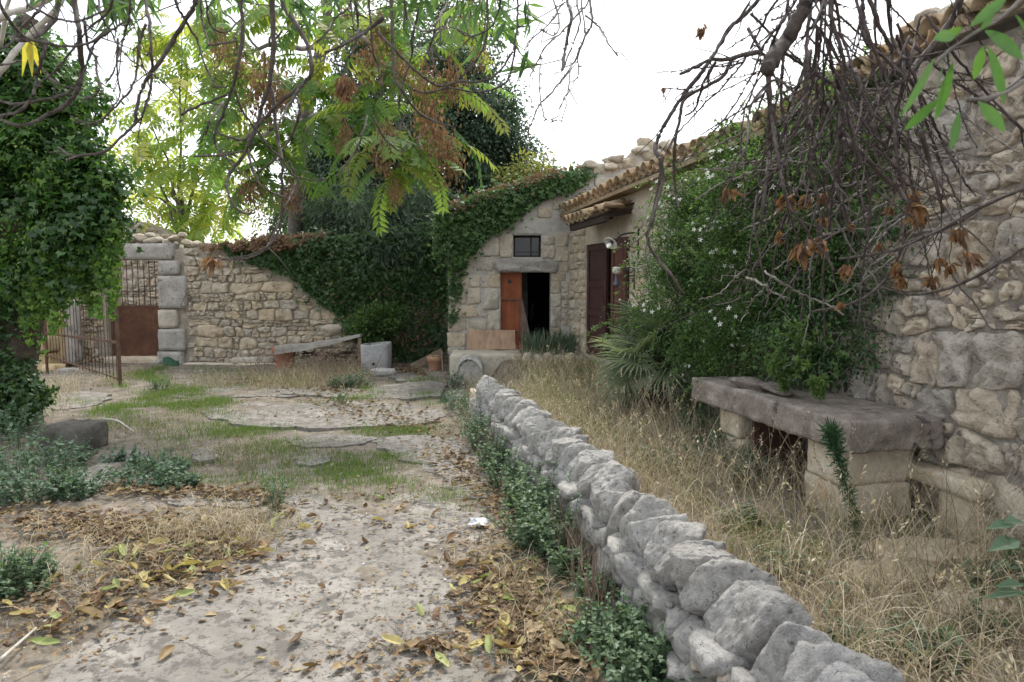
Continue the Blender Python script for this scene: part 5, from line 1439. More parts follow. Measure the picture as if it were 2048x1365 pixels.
tips = [(470, 120, 10), (430, 190, 10.5), (540, 190, 9.5), (465, 260, 9.5), (510, 330, 9.3), (600, 200, 9.8), (560, 280, 9.2), (640, 270, 9.6), (690, 60, 10.5), (760, 110, 10), (820, 60, 10.5), (900, 90, 10.5),
        (850, 200, 9.4), (800, 300, 9), (745, 330, 8.6), (880, 300, 9), (845, 345, 8.6), (700, 210, 9.6), (660, 160, 10), (950, 50, 11), (430, 60, 11), (560, 350, 9.2), (520, 395, 9.4),
        (760, 250, 9.2), (920, 210, 10), (560, 60, 10.5), (620, 90, 10.2), (500, 30, 11), (860, 130, 10), (780, 180, 9.6), (790, 380, 8.6), (450, 350, 10)]
mbt = MB(); base = np.array([-4.6, 14.6, -.1])
fork = at(610, 240, 12.8); top = at(660, -60, 12.0)
branch(mbt, [base, at(590, 420, 14.2), fork, at(650, 60, 12.4), top], .17, .08, .04, 8)
mains = [[fork, at(560, 250, 11.0), at(540, 260, 10)], [fork, at(700, 200, 11), at(760, 210, 9.8)], [at(640, 100, 12.4), at(560, 90, 11), at(470, 110, 10.4)], [at(650, 60, 12.4), at(780, 90, 11), at(880, 120, 10.4)],
         [at(700, 200, 11), at(780, 260, 9.6), at(830, 290, 9)], [at(560, 250, 11), at(500, 290, 9.8), at(470, 300, 9.6)]]
for mpts in mains: branch(mbt, mpts, .05, .022, .03)
nodes = [q for mpts in mains for q in smooth_path(mpts)]
kf = 0
for (px, py, d) in tips:
    p = at(px, py - 40, d); nn = min(nodes, key=lambda q: np.linalg.norm(q - p))
    branch(mbt, [nn, (nn + p) / 2 + [0, 0, .12], p], .02, .012, .02, 5)
    for k in range((7 if px < 800 else 5) if kf < 290 else 0):
        a = random.uniform(0, 6.28); v = (math.cos(a), math.sin(a), random.uniform(-.55, .35))
        put('pinnate_leaf', random.choice(FRONDS), m_ailan, p + [random.gauss(0, .05), random.gauss(0, .05), random.uniform(-.12, .1)], ail, rot=orient(v, random.gauss(0, .3)), scale=random.uniform(.75, 1.12)); kf += 1
mbt.build('branches', m_bark2, ail, True)
for (px, py, d, s) in ((745, 125, 9.6, 1.25), (530, 165, 9.4, 1.2), (445, 100, 9.8, 1.0), (690, 185, 9.4, .8), (900, 165, 9.8, 1.2), (870, 260, 8.8, 1.2), (900, 325, 8.7, .95), (775, 275, 8.9, .9), (765, 320, 8.6, .8), (500, 385, 9.2, .9), (580, 395, 9.2, .75), (850, 170, 9.6, 1.0),
                       (520, 210, 9.4, .9), (800, 140, 9.8, .8), (480, 135, 9.9, .8), (940, 30, 10.4, .9), (760, 60, 10.2, .9), (690, 280, 9.2, .9), (850, 240, 8.8, .8), (555, 195, 9.3, .8), (880, 300, 8.6, .8), (790, 385, 8.6, .55), (700, 20, 10.4, .8), (960, 115, 10.4, .8)):
    put('seed_cluster', random.choice(SEEDM), m_seed, at(px, py, d - .55), ail, rot=Matrix.Rotation(random.uniform(0, 6), 3, 'Z'), scale=s * random.uniform(.95, 1.15))
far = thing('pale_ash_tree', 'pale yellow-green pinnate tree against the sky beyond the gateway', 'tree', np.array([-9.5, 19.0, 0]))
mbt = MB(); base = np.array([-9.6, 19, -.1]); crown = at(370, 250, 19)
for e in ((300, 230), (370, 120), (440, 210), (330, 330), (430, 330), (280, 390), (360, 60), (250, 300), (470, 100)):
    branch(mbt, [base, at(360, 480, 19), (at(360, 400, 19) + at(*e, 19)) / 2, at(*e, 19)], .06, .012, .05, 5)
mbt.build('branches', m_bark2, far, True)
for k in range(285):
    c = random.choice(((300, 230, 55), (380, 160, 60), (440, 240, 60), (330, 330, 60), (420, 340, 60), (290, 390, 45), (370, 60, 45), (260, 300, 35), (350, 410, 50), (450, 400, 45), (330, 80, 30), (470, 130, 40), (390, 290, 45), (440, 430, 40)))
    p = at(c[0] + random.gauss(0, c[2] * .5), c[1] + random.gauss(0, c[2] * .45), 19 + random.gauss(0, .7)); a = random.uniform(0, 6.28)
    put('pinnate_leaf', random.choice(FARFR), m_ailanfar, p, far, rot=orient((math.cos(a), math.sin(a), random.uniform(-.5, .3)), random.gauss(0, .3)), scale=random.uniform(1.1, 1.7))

# ------------------------------------------------------------------ jasmine on the farmhouse wall, fan palm
jb = [B(1308, 660, 7.9, 72), B(1350, 530, 7.7, 70), B(1580, 450, 5.9, 85), B(1700, 330, 5.1, 55), B(1400, 640, 7.0, 105), B(1420, 490, 7.0, 105), B(1390, 400, 7.4, 70), B(1500, 560, 6.2, 120), B(1500, 430, 6.3, 110), B(1520, 690, 6.0, 100), B(1455, 720, 6.6, 75),
      B(1600, 500, 5.7, 105), B(1600, 630, 5.7, 110), B(1600, 380, 5.8, 90), B(1560, 300, 6.2, 75), B(1640, 280, 5.5, 60), B(1690, 560, 5.25, 80), B(1670, 690, 5.3, 75), B(1690, 430, 5.2, 80), B(1480, 330, 6.7, 65), B(1610, 740, 5.45, 60), B(1740, 250, 5.0, 45), B(1700, 190, 5.2, 45), B(1350, 700, 7.6, 60), B(1375, 440, 7.5, 45), B(1560, 360, 5.9, 60), B(1780, 330, 4.85, 35), B(1740, 640, 5.1, 40)]
ja = thing('jasmine_bush', 'huge jasmine bush with small white flowers covering the farmhouse wall', 'bush', np.array([2.0, 7.0, .2]))
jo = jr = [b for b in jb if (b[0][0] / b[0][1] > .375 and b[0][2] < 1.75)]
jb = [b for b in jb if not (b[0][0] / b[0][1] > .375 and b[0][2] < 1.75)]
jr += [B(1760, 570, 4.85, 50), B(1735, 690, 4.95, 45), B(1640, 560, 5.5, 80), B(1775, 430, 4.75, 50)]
leaf_mass('shade_dark_growth', jr, 15000, .042, 'lance', m_ivy, ja, 30, .09, .8, .3, 1.7)  # dark ivy leaf colour paints shade into the lower jasmine
mb = MB()
for c, r in jr:
    for k in range(26):
        a = c + rvec(1)[0] * r * .6; b = a + unit(rvec(1)[0] + DOWN * .5) * r * random.uniform(.6, 1.3)
        tube(mb, wiggle(np.linspace(a, b, 6), .02), .0045, .002, 4)
mb.build('dead_stems', m_bark2, ja)
leaf_mass('foliage', jb, 92000, .033, 'lance', m_jas, ja, 38, .085, .42, .1, 1.5)
leaf_mass('inner_foliage', [(c, np.array(r) * .75) for c, r in jb[:16]], 9000, .05, 'lance', m_jas, ja, 40, .12, .8, .4, 2.0)
mb = MB()
for c, r in jb:
    for k in range(9):
        a = c + rvec(1)[0] * r * .35; b = a + unit(rvec(1))[0] * r * random.uniform(.7, 1.25)
        tube(mb, wiggle(np.linspace(a, b, 6), .025), .006, .002, 4)
    g = np.array([c[0] + .10, c[1] + .15, .1]); tube(mb, wiggle(np.linspace(g, c, 8), .05), .014, .006, 5)
mb.build('stems', m_bark, ja)
mb, ms = MB(), MB()
for c, r in jb:
    for k in range(16):
        v = unit(rvec(1)[0] * [1, .9, .9] + [-.5, -.35, .35]); a = c + v * r * .8; L = random.uniform(.18, .48)
        P = np.array([a + v * L * t + DOWN * (L * .55 * t * t) + [0, 0, .10 * t] for t in np.linspace(0, 1, 7)]); P = wiggle(P, .008); tube(ms, P, .0028, .0012, 4)
        q = np.repeat(P[1:], 8, 0) + RNG.normal(0, .012, (48, 3)); leaves(mb, q, unit(rvec(48) + v * .6), UP + rvec(48, .5), .04 * RNG.uniform(.6, 1.2, 48), 'lance', np.clip(.35 + .6 * RNG.random(48), 0, 1), 1.7)
mb.build('outer_sprays', m_jas, ja); ms.build('spray_stems', m_jas, ja)
mb = MB()
for k in range(5):
    a = 2 * math.pi * k / 5; v = np.array([math.cos(a), math.sin(a), 0]); w = np.array([-v[1], v[0], 0])
    mb.add([(0, 0, 0), v * .5 + w * .2 + [0, 0, .05], v * 1.0 + [0, 0, -.05], v * .5 - w * .2 + [0, 0, .05]], quads=[(0, 3, 2, 1)], rnd=random.random())
tube(mb, [(0, 0, 0), (0, 0, -.5), (0, .1, -1.1)], .06, .05, 4)
FLW = mb.mesh('flower'); FLW.materials.append(m_flower)
pos, out = blobs_sample([b for b in jb if b[0][0] < 2.7], 900, 30, .05, .02)
keep = (out[:, 1] < .1)
for p, o_ in list(zip(pos[keep], out[keep]))[:290]:
    q = p + o_ * .10; d = unit(o_ + np.array([-.3, -.5, .3]) + rvec(1, .3)[0]); zz = Vector(d); xx = zz.orthogonal().normalized(); yy = zz.cross(xx)
    put('flower', FLW, m_flower, q, ja, rot=Matrix((xx, yy, zz)).transposed(), scale=random.uniform(.018, .03))
mb = MB()
for (px, py, d) in ((1570, 775, 5.0), (1640, 790, 4.8), (1600, 700, 4.95), (1545, 740, 5.1)):
    for k in range(7):
        a = at(px, py, d); b = a + [random.gauss(0, .12), random.gauss(-.05, .08), random.uniform(.02, .3)]
        P = wiggle(np.linspace(a, b, 5), .015); tube(mb, P, .003, .002, 4)
        q = np.repeat(P, 7, 0); leaves(mb, q, rvec(len(q)), UP + rvec(len(q), .4), .05, 'lance', .6 + .4 * RNG.random(len(q)), 1.8)
mb.build('fallen_shoots', m_jas, ja)
# fan palm
pa = thing('fan_palm', 'grey-green fan palm with stiff pleated fronds between the jasmine and the shuttered door', 'palm', at(1300, 760, 8.0) * [1, 1, 0] + [0, 0, .2])
def fan_mesh(seed, R_=.62, nseg=26):
    r = np.random.default_rng(seed); mb = MB()
    tube(mb, [(0, 0, 0), (0, .22, .01), (0, .45, .0)], .008, .006, 5)
    o_ = np.array([0, .45, 0])
    for k in range(nseg):
        a = (k / (nseg - 1) - .5) * 3.5; L = R_ * (1 - .18 * abs(k / (nseg - 1) - .5) * 2) * r.uniform(.9, 1.05)
        v = np.array([math.sin(a), math.cos(a), 0]); w = np.array([v[1], -v[0], 0])
        dz = .10 * abs(math.sin(a)); dr = -r.uniform(.02, .14)
        pts_ = [o_, o_ + v * L * .35 + [0, 0, dz * .35], o_ + v * L * .7 + [0, 0, dz * .6 + dr * .2], o_ + v * L + [0, 0, dz * .6 + dr]]
        wd2 = [.004, .016, .011, .001]
        V = []
        for p_, q_ in zip(pts_, wd2): V += [p_ - w * q_ + [0, 0, q_ * .6], p_ + [0, 0, -q_ * .2], p_ + w * q_ + [0, 0, q_ * .6]]
        mb.add(V, quads=[(3 * i + j, 3 * i + j + 1, 3 * i + j + 4, 3 * i + j + 3) for i in range(3) for j in range(2)])
    me = mb.mesh('frond'); me.materials.append(m_palm); return me
FANS = [fan_mesh(i) for i in range(4)]
cp = at(1322, 705, 7.7)
for k in range(30):
    a = random.uniform(2.0, 5.0) if k < 22 else random.uniform(0, 6.28); el = random.uniform(-.55, .75)
    v = (math.cos(a) * math.cos(el), math.sin(a) * math.cos(el), math.sin(el))
    put('frond', random.choice(FANS), m_palm, cp + [random.gauss(0, .08), random.gauss(0, .08), random.uniform(-.28, .12)], pa, rot=orient(v, random.gauss(0, .5)), scale=random.uniform(.64, .88))
mb = MB(); branch(mb, [cp * [1, 1, 0] + [0, 0, .1], cp + [0, 0, -.05]], .09, .07, .01, 9); mb.build('trunk', m_trunk, pa, True)

# ------------------------------------------------------------------ ground plants
def bushy(name, lab, spots, leaf, mat, shape='oval', n=900, cat='weed', group=None, wide=1.1, stem_r=.0025, up=True):
    """a low plant of many leafy stems; spots: (px,py,width_px,height_m)"""
    c0 = gp(spots[0][0], spots[0][1])
    t = thing(name, lab, cat, c0 * [1, 1, 0], group)
    mb, ms = MB(), MB()
    tot = sum(s[2] for s in spots)
    for px, py, wpx, h in spots:
        c = gp(px, py, float(ground_base(*gp(px, py)[:2]))); r = wpx * .5 * c[1] / FPX
        ns = max(6, int(n * wpx / tot / 14))
        for k in range(ns):
            a = random.uniform(0, 6.28); q = r * math.sqrt(random.random()); b = c + [q * math.cos(a), q * math.sin(a) * .8, 0]; b[2] = float(ground_z(b[0], b[1])) - .01
            hh = h * random.uniform(.55, 1.1) * (1 - .5 * (q / r) ** 2)
            tip = b + [math.cos(a) * q * .35 + random.gauss(0, hh * .25), math.sin(a) * q * .35 + random.gauss(0, hh * .25), hh]
            P = wiggle(smooth_path([b, (b + tip) / 2 + [0, 0, hh * .08], tip], n=3), hh * .02); tube(ms, P, stem_r, stem_r * .6, 4)
            m = 14; tt = RNG.uniform(.15, 1, m); q2 = np.array([np.interp(tt, np.linspace(0, 1, len(P)), P[:, i]) for i in range(3)]).T
            d = rvec(m) * [1, 1, .5] + [0, 0, .15]; leaves(mb, q2, unit(d), UP + rvec(m, .35), leaf * RNG.uniform(.6, 1.2, m), shape, np.clip(.25 + .5 * tt * RNG.uniform(.6, 1.3, m), 0, 1), wide)
    mb.build('foliage', mat, t); ms.build('stems', m_nettle, t)
    return t
bushy('weed_clump', 'big blue-green leafy weeds spilling round the dark stone block', [(120, 925, 110, .22), (60, 960, 190, .42), (110, 1000, 150, .28), (20, 900, 150, .5), (10, 1010, 110, .3), (150, 1000, 80, .2)], .042, m_bluegreen, 'oval', 4200)
bushy('weed_clump', 'blue-green weed patch on the yard between stone block and concrete', [(290, 975, 130, .24), (350, 985, 70, .16), (250, 930, 60, .2), (330, 950, 90, .2)], .04, m_bluegreen, 'oval', 2300)
bushy('weed_clump', 'dark green weed clump at the leaf-strewn edge of the path', [(35, 1180, 110, .26), (70, 1165, 60, .2), (0, 1195, 90, .28)], .032, m_nettle, 'oval', 1700)
bushy('weed_clump', 'grey-green bushy weed in front of the stone tub', [(708, 775, 68, .30), (680, 775, 40, .2)], .06, m_bluegreen, 'lance', 900, wide=1.4)
bushy('weed_clump', 'leafy weeds hugging the middle of the low dry stone wall', [(985, 940, 70, .46), (1015, 985, 70, .44), (970, 900, 60, .44), (1040, 1020, 60, .36)], .036, m_nettle, 'oval', 2500)
bushy('weed_clump', 'tall grey-green weeds at the far part of the low wall', [(970, 850, 80, .6), (950, 885, 70, .42), (985, 870, 60, .62), (935, 830, 50, .3)], .042, m_bluegreen, 'lance', 1900, wide=1.6)
bushy('weed_clump', 'bright leafy weeds climbing the low wall beside the plastic wrapper', [(1080, 1075, 90, .50), (1105, 1120, 80, .42), (1055, 1050, 70, .46), (1070, 1110, 80, .34), (1140, 1165, 50, .2)], .036, m_nettle, 'oval', 2900)
bushy('nettle_clump', 'lush green nettles against the near end of the low wall', [(1300, 1345, 190, .32), (1370, 1320, 130, .40), (1240, 1290, 130, .26), (1330, 1400, 200, .34), (1190, 1310, 90, .2), (1265, 1220, 90, .26)], .034, m_nettle, 'oval', 4600)
bushy('weed_clump', 'small weeds at the corner of the stone step', [(905, 775, 46, .28), (915, 820, 60, .3), (895, 800, 30, .16)], .055, m_bluegreen, 'lance', 800, wide=1.4)
bushy('weed_clump', 'dark bushy undergrowth under the stone table and by its far leg', [(1440, 925, 110, .36), (1500, 960, 90, .28), (1400, 880, 80, .4), (1540, 940, 60, .28)], .045, m_bluegreen, 'oval', 2300)
bushy('weed_clump', 'low leafy weeds below the jasmine by the far table leg', [(1340, 830, 110, .3), (1290, 800, 80, .25), (1390, 850, 60, .4)], .05, m_jas, 'oval', 1500)
bushy('weed_clump', 'sprawling weeds along the foot of the low wall near the nettles', [(1140, 1160, 70, .22), (1190, 1215, 60, .2), (1120, 1130, 50, .22)], .03, m_nettle, 'oval', 1300)
bushy('green_seedling', 'single thin green seedling standing on the path edge', [(548, 1030, 22, .42)], .05, m_nettle, 'lance', 160, cat='seedling')
bushy('green_seedling', 'thin green seedling near the dry weeds before the wall', [(680, 812, 20, .3)], .055, m_nettle, 'lance', 120, cat='seedling')
bushy('weed_clump', 'small tuft of weeds near the green scrap by the gate', [(320, 782, 36, .22)], .055, m_nettle, 'lance', 300)
bushy('weed_clump', 'low weeds among the terrace straw under the broad-leaved plant', [(1990, 1190, 90, .3), (2040, 1060, 60, .4)], .06, m_nettle, 'oval', 500)
for k, (px, py, w, h, lab) in enumerate(((1700, 1300, 90, .16, 'low green weed among the straw near the garden hose'), (1860, 1330, 110, .2, 'green weed in the terrace straw in front of the flat stones'), (1560, 1150, 80, .18, 'green weed between the coping stones and the table leg'), (1480, 1060, 70, .2, 'small green weed in the straw beyond the coping stones'), (1960, 1270, 80, .18, 'small leafy weed beside the flat terrace stones'), (1300, 930, 80, .18, 'green weed on the terrace below the palm'))):
    bushy('weed_clump', lab, [(px, py, w, h), (px + w * .4, py + 12, w * .5, h * .8)], .04, m_nettle, 'oval' if k % 2 else 'lance', 420, wide=1.5)
# strap-leaved plants in front of the doorway
ir = thing('iris_clump', 'dark strap-leaved plants growing between the low doorway and the shutters', 'plant', np.array([.55, 11.6, .38]))
mb = MB(); m = 460; b = np.stack([RNG.uniform(.22, 1.05, m), RNG.uniform(11.35, 11.9, m), np.full(m, .36)], 1); a = RNG.uniform(0, 6.28, m)
strands(mb, b, np.stack([np.cos(a), np.sin(a)], 1), RNG.uniform(.25, .5, m), np.full(m, .022), RNG.uniform(.2, 1.2, m), 5); mb.build('leaf_blades', m_bluegreen, ir)
mb = MB()
for k in range(26):
    b_ = np.array([random.uniform(.15, 1.1), random.uniform(11.3, 11.7), .36]); P = wiggle(np.linspace(b_, b_ + [random.gauss(0, .1), random.gauss(0, .06), random.uniform(.2, .5)], 5), .015); tube(mb, P, .005, .002, 4)
mb.build('dry_stalks', m_straw, ir)
# feathery green stalk leaning in front of the table
fs = thing('feathery_stalk', 'drooping feathery dark green stalk in front of the stone table leg', 'plant', at(1712, 1110, 3.6) * [1, 1, 0])
P = smooth_path([at(1716, 1120, 3.7), at(1712, 1060, 3.68), at(1700, 1000, 3.7), at(1680, 930, 3.75), at(1668, 890, 3.8), at(1660, 860, 3.85)], n=10)
mb = MB(); tube(mb, P, .006, .002, 5)
q = np.repeat(P, 22, 0) + RNG.normal(0, .010, (len(P) * 22, 3)); m = len(q)
leaves(mb, q, unit(rvec(m) * [1, .8, 1] + [0, 0, .4]), rvec(m), RNG.uniform(.02, .05, m) * (.7 + 1.3 * np.repeat(np.linspace(0, 1, len(P)), 22)), 'thin', None, .9); mb.build('needles', leafy('feathery stalk leaf', [(.02, .05, .025), (.035, .08, .035), (.05, .11, .05)], .25), fs)
# broad leaves coming in beside the terrace straw
mb = MB(); bl = thing('broad_leaf_plant', 'few broad blue-green leaves on thin stems above the terrace straw below the stone bench', 'plant', at(2060, 1120, 2.2) * [1, 1, 0])
mb = MB(); tube(mb, smooth_path([at(2120, 1330, 2.2), at(2080, 1150, 2.2), at(2010, 1070, 2.2)]), .005, .003, 5); tube(mb, smooth_path([at(2120, 1330, 2.2), at(2060, 1200, 2.1), at(2000, 1185, 2.1)]), .005, .003, 5); mb.build('stems', m_nettle, bl)
for (a, b, w) in (((2040, 1082), (1978, 1096), .5), ((2030, 1050), (1975, 1052), .4), ((2048, 1045), (2010, 1040), .5), ((2050, 1170), (1990, 1168), .3), ((2050, 1185), (1972, 1190), .3), ((2060, 1100), (2100, 1060), .5)):
    mb = MB(); A_, B_ = at(*a, 2.2), at(*b, 2.15); leaves(mb, [A_], [B_ - A_], [[.1, -.3, 1]], [np.linalg.norm(B_ - A_)], 'oval', .7, w * 1.6); mb.build('leaf', m_bluegreen, bl)

# ------------------------------------------------------------------ grass, straw, leaf litter
def in_poly(P, q):
    c = np.zeros(len(q), bool); j = len(P) - 1
    for i in range(len(P)):
        cond = ((P[i][1] > q[:, 1]) != (P[j][1] > q[:, 1])) & (q[:, 0] < (P[j][0] - P[i][0]) * (q[:, 1] - P[i][1]) / (P[j][1] - P[i][1] + 1e-9) + P[i][0])
        c ^= cond; j = i
    return c
def scatter_poly(px_poly, dens, soft=.05, nz=None):
    P = np.array([gp(x, y)[:2] for x, y in px_poly]); lo, hi = P.min(0) - soft, P.max(0) + soft
    n = int(dens * np.prod(hi - lo)); q = RNG.uniform(lo, hi, (n, 2))
    q = q[in_poly(P, q + RNG.normal(0, soft, q.shape))]
    if nz is not None: q = q[vnoise(q[:, 0], q[:, 1], nz, 4) + RNG.normal(0, .35, len(q)) > -.1]
    return q
def with_z(q, dz=0.0):
    return np.column_stack([q, ground_z(q[:, 0], q[:, 1]) + dz])
def rdir(n):
    a = RNG.uniform(0, 2 * math.pi, n); return np.stack([np.cos(a), np.sin(a)], 1)
GR = [([(170, 830), (300, 790), (450, 800), (470, 812), (360, 830), (250, 836)], 5200, .055), ([(270, 785), (320, 770), (400, 775), (430, 795), (330, 800)], 3200, .06), ([(130, 800), (190, 792), (200, 806), (150, 812)], 4000, .05),
      ([(590, 950), (700, 935), (850, 940), (840, 975), (700, 985), (600, 975)], 7800, .042), ([(650, 908), (780, 900), (850, 915), (840, 940), (690, 938)], 7800, .042), ([(420, 862), (580, 848), (590, 866), (480, 884)], 5200, .045),
      ([(700, 858), (800, 852), (910, 862), (900, 874), (740, 872)], 6200, .045), ([(470, 935), (600, 925), (590, 965), (480, 965)], 4000, .05), ([(850, 985), (930, 982), (950, 1020), (870, 1030)], 7200, .04),
      ([(400, 845), (520, 870), (620, 890), (560, 920), (420, 900)], 1500, .05), ([(720, 782), (755, 776), (750, 800), (700, 805)], 5000, .06), ([(830, 790), (880, 785), (880, 808), (840, 812)], 4000, .06), ([(780, 762), (880, 755), (860, 768)], 3600, .05),
      ([(220, 760), (330, 735), (330, 770), (240, 780)], 3000, .08), ([(590, 800), (680, 795), (690, 806), (600, 812)], 2500, .05), ([(1000, 1180), (1130, 1150), (1200, 1365), (1050, 1365)], 900, .06), ([(560, 990), (840, 985), (800, 1010), (700, 1010)], 900, .04),
      ([(100, 860), (200, 830), (270, 850), (180, 870)], 1700, .07), ([(620, 800), (760, 770), (900, 760), (900, 900), (620, 905)], 200, .05), ([(230, 830), (420, 815), (560, 870), (640, 900), (600, 1000), (430, 1000), (300, 900)], 1900, .05), ([(300, 900), (420, 880), (480, 960), (400, 1000), (280, 960)], 1300, .05), ([(380, 735), (560, 745), (700, 770), (560, 785), (380, 775)], 700, .07)]
mb = MB()
for poly, dens, h in GR:
    q = scatter_poly(poly, dens, .10, 3.0); n = len(q)
    strands(mb, with_z(q, .005), rdir(n), h * RNG.uniform(.5, 1.5, n), RNG.uniform(.0025, .005, n), RNG.uniform(.1, 1.3, n), 2, np.clip(RNG.beta(2, 2, n), 0, 1))
q = np.column_stack([RNG.uniform(-9, 1.6, 14000), RNG.uniform(1.4, 12.5, 14000)]); q = q[(vnoise(q[:, 0], q[:, 1], 1.6, 8) > .38) & (q[:, 0] < low_wall_x(q[:, 1]) - .25)]; n = len(q)
strands(mb, with_z(q), rdir(n), RNG.uniform(.02, .07, n), RNG.uniform(.002, .004, n), RNG.uniform(.1, 1.3, n), 2)
TG = [([(1000, 790), (1230, 745), (1260, 800), (1180, 900), (1080, 850)], 900, .09), ([(1560, 1040), (1700, 1060), (1900, 1060), (1850, 1150), (1600, 1150)], 500, .08), ([(1150, 850), (1290, 870), (1260, 920), (1170, 900)], 1500, .09), ([(1450, 1120), (1560, 1090), (1650, 1190), (1560, 1200)], 1700, .12), ([(1230, 900), (1420, 1010), (1400, 1060), (1300, 980)], 1100, .1), ([(1780, 1140), (2040, 1120), (2048, 1240), (1800, 1260)], 300, .09), ([(1060, 770), (1200, 760), (1230, 800), (1120, 830)], 1300, .09), ([(1700, 1260), (1900, 1300), (2000, 1365), (1800, 1365)], 300, .1)]
for poly, dens, h in TG:
    q = scatter_poly(poly, dens, .12); n = len(q)
    strands(mb, with_z(q), rdir(n), h * RNG.uniform(.4, 1.6, n), RNG.uniform(.003, .006, n), RNG.uniform(.2, 1.3, n), 3)
o = mb.build('grass', m_grass, None, origin=(0, 0, 0)); stuff(o); o['label'] = 'short green grass growing in the joints and on the terrace'

mb = MB()
# terrace: long bleached strands, thick near the wall and table
n = 9000; y = 1.25 + 9.8 * RNG.random(n) ** 1.05; x0 = low_wall_x(y) + .22; x1 = 1.0 + .236 * (12 - y) - .15
x = x0 + (x1 - x0) * RNG.random(n); q = np.column_stack([x, y])
k = (vnoise(x, y, 1.5, 2) + RNG.normal(0, .4, n) > -.35) & ((np.hypot((x - 2.2) / 1.2, y - 4.15) > .85) | (RNG.random(n) < .10)) & ((y < 6.5) | (RNG.random(n) < .62))
q = q[k]; n = len(q)
hh = RNG.gamma(3.2, .075, n) * (1 - .5 * sstep(8, 11, q[:, 1])) * (.75 + .45 * vnoise(q[:, 0], q[:, 1], 2.6, 6))
strands(mb, with_z(q), rdir(n), np.clip(hh, .06, .75), RNG.uniform(.0022, .0052, n), RNG.uniform(.5, 2.6, n), 6)
# tangled flat lying straw
m = 14000; y = 1.2 + 9.5 * RNG.random(m) ** 1.3; x = low_wall_x(y) + .2 + RNG.random(m) * (1.0 + .236 * (12 - y) - .3 - low_wall_x(y)); kk = (np.hypot((x - 2.2) / 1.2, y - 4.15) > .8) | (RNG.random(m) < .22); q = np.column_stack([x, y])[kk]; m = len(q)
strands(mb, with_z(q, .0) + np.column_stack([np.zeros((m, 2)), RNG.uniform(0, .07, m)]), rdir(m), RNG.uniform(.12, .55, m), RNG.uniform(.002, .0042, m), RNG.uniform(1.9, 3.0, m), 6)
# long arching stems near the table
for (px, py, cnt, L0) in ((1700, 1150, 26, .65), (1820, 1150, 46, .7), (1950, 1120, 60, .75), (1580, 1090, 40, .6), (2030, 1180, 70, .7), (1880, 1250, 60, .6), (1500, 1000, 50, .6), (1430, 930, 50, .55), (1350, 900, 50, .5), (1280, 850, 50, .5), (1120, 770, 40, .55), (1060, 760, 40, .5), (1750, 1230, 40, .55), (1640, 1150, 40, .55), (1400, 850, 60, .6)):
    c = gp(px, py, .13); b = c + RNG.normal(0, [.22, .22, 0], (cnt, 3)); b = with_z(b[:, :2])
    strands(mb, b, rdir(cnt), L0 * RNG.uniform(.5, 1.25, cnt), RNG.uniform(.0025, .0045, cnt), RNG.uniform(.6, 2.4, cnt), 8)
# yard side tufts
YT = [([(280, 1105), (420, 1040), (560, 1050), (540, 1100), (380, 1130)], 2200, .22, 2.3), ([(500, 780), (600, 740), (730, 735), (740, 775), (560, 790)], 520, .34, 1.6), ([(380, 760), (520, 745), (520, 775), (400, 780)], 420, .2, 1.7),
      ([(170, 780), (300, 735), (240, 770)], 700, .3, 2.2), ([(380, 900), (520, 870), (520, 935), (400, 940)], 700, .14, 2.2), ([(150, 1150), (350, 1050), (420, 1130), (200, 1240)], 500, .2, 2.4), ([(0, 1120), (250, 1080), (200, 1250), (0, 1330)], 420, .22, 2.4),
      ([(940, 1090), (1090, 1080), (1180, 1260), (1010, 1250)], 900, .16, 2.3), ([(1000, 1240), (1200, 1250), (1200, 1400), (1000, 1400)], 900, .15, 2.3), ([(720, 1290), (960, 1230), (1000, 1365), (760, 1400)], 300, .12, 2.5), ([(920, 860), (960, 800), (985, 760), (960, 900)], 500, .3, 1.3),
      ([(60, 770), (170, 760), (130, 830), (40, 850)], 300, .35, 2.0), ([(190, 850), (420, 820), (380, 860), (220, 880)], 500, .14, 2.3), ([(450, 880), (700, 880), (640, 930), (450, 930)], 350, .12, 2.3), ([(1130, 1080), (1200, 1100), (1290, 1240), (1210, 1230)], 1300, .26, .9)]
for poly, dens, h, bend in YT:
    q = scatter_poly(poly, dens, .10); n = len(q)
    strands(mb, with_z(q), rdir(n), h * RNG.uniform(.4, 1.5, n), RNG.uniform(.002, .004, n), np.clip(RNG.normal(bend, .5, n), .1, 2.7), 5)
hq = np.column_stack([RNG.uniform(.2, 2.6, 700), RNG.uniform(1.6, 9, 700)]); hq = hq[(hq[:, 0] > low_wall_x(hq[:, 1]) + .25) & (hq[:, 0] < .8 + .236 * (12 - hq[:, 1]))]
for b in with_z(hq):
    L = random.uniform(.28, .6); a = random.uniform(0, 6.28); tip = b + [math.cos(a) * L * .45, math.sin(a) * L * .45, L]
    P = smooth_path([b, b * .5 + tip * .5 + [0, 0, L * .12], tip], n=4); tube(mb, P, .0016, .001, 3)
    q_ = tip + np.linspace(0, .06, 9)[:, None] * unit(tip - b)[None] + RNG.normal(0, .004, (9, 3)); leaves(mb, q_, unit(unit(tip - b)[None] + rvec(9, .5)), rvec(9), RNG.uniform(.015, .03, 9), 'thin', None, 2.2)
o = mb.build('dry_grass', m_straw, None, origin=(0, 0, 0)); stuff(o); o['label'] = 'tangled bleached dry grass over the terrace and yard edges'
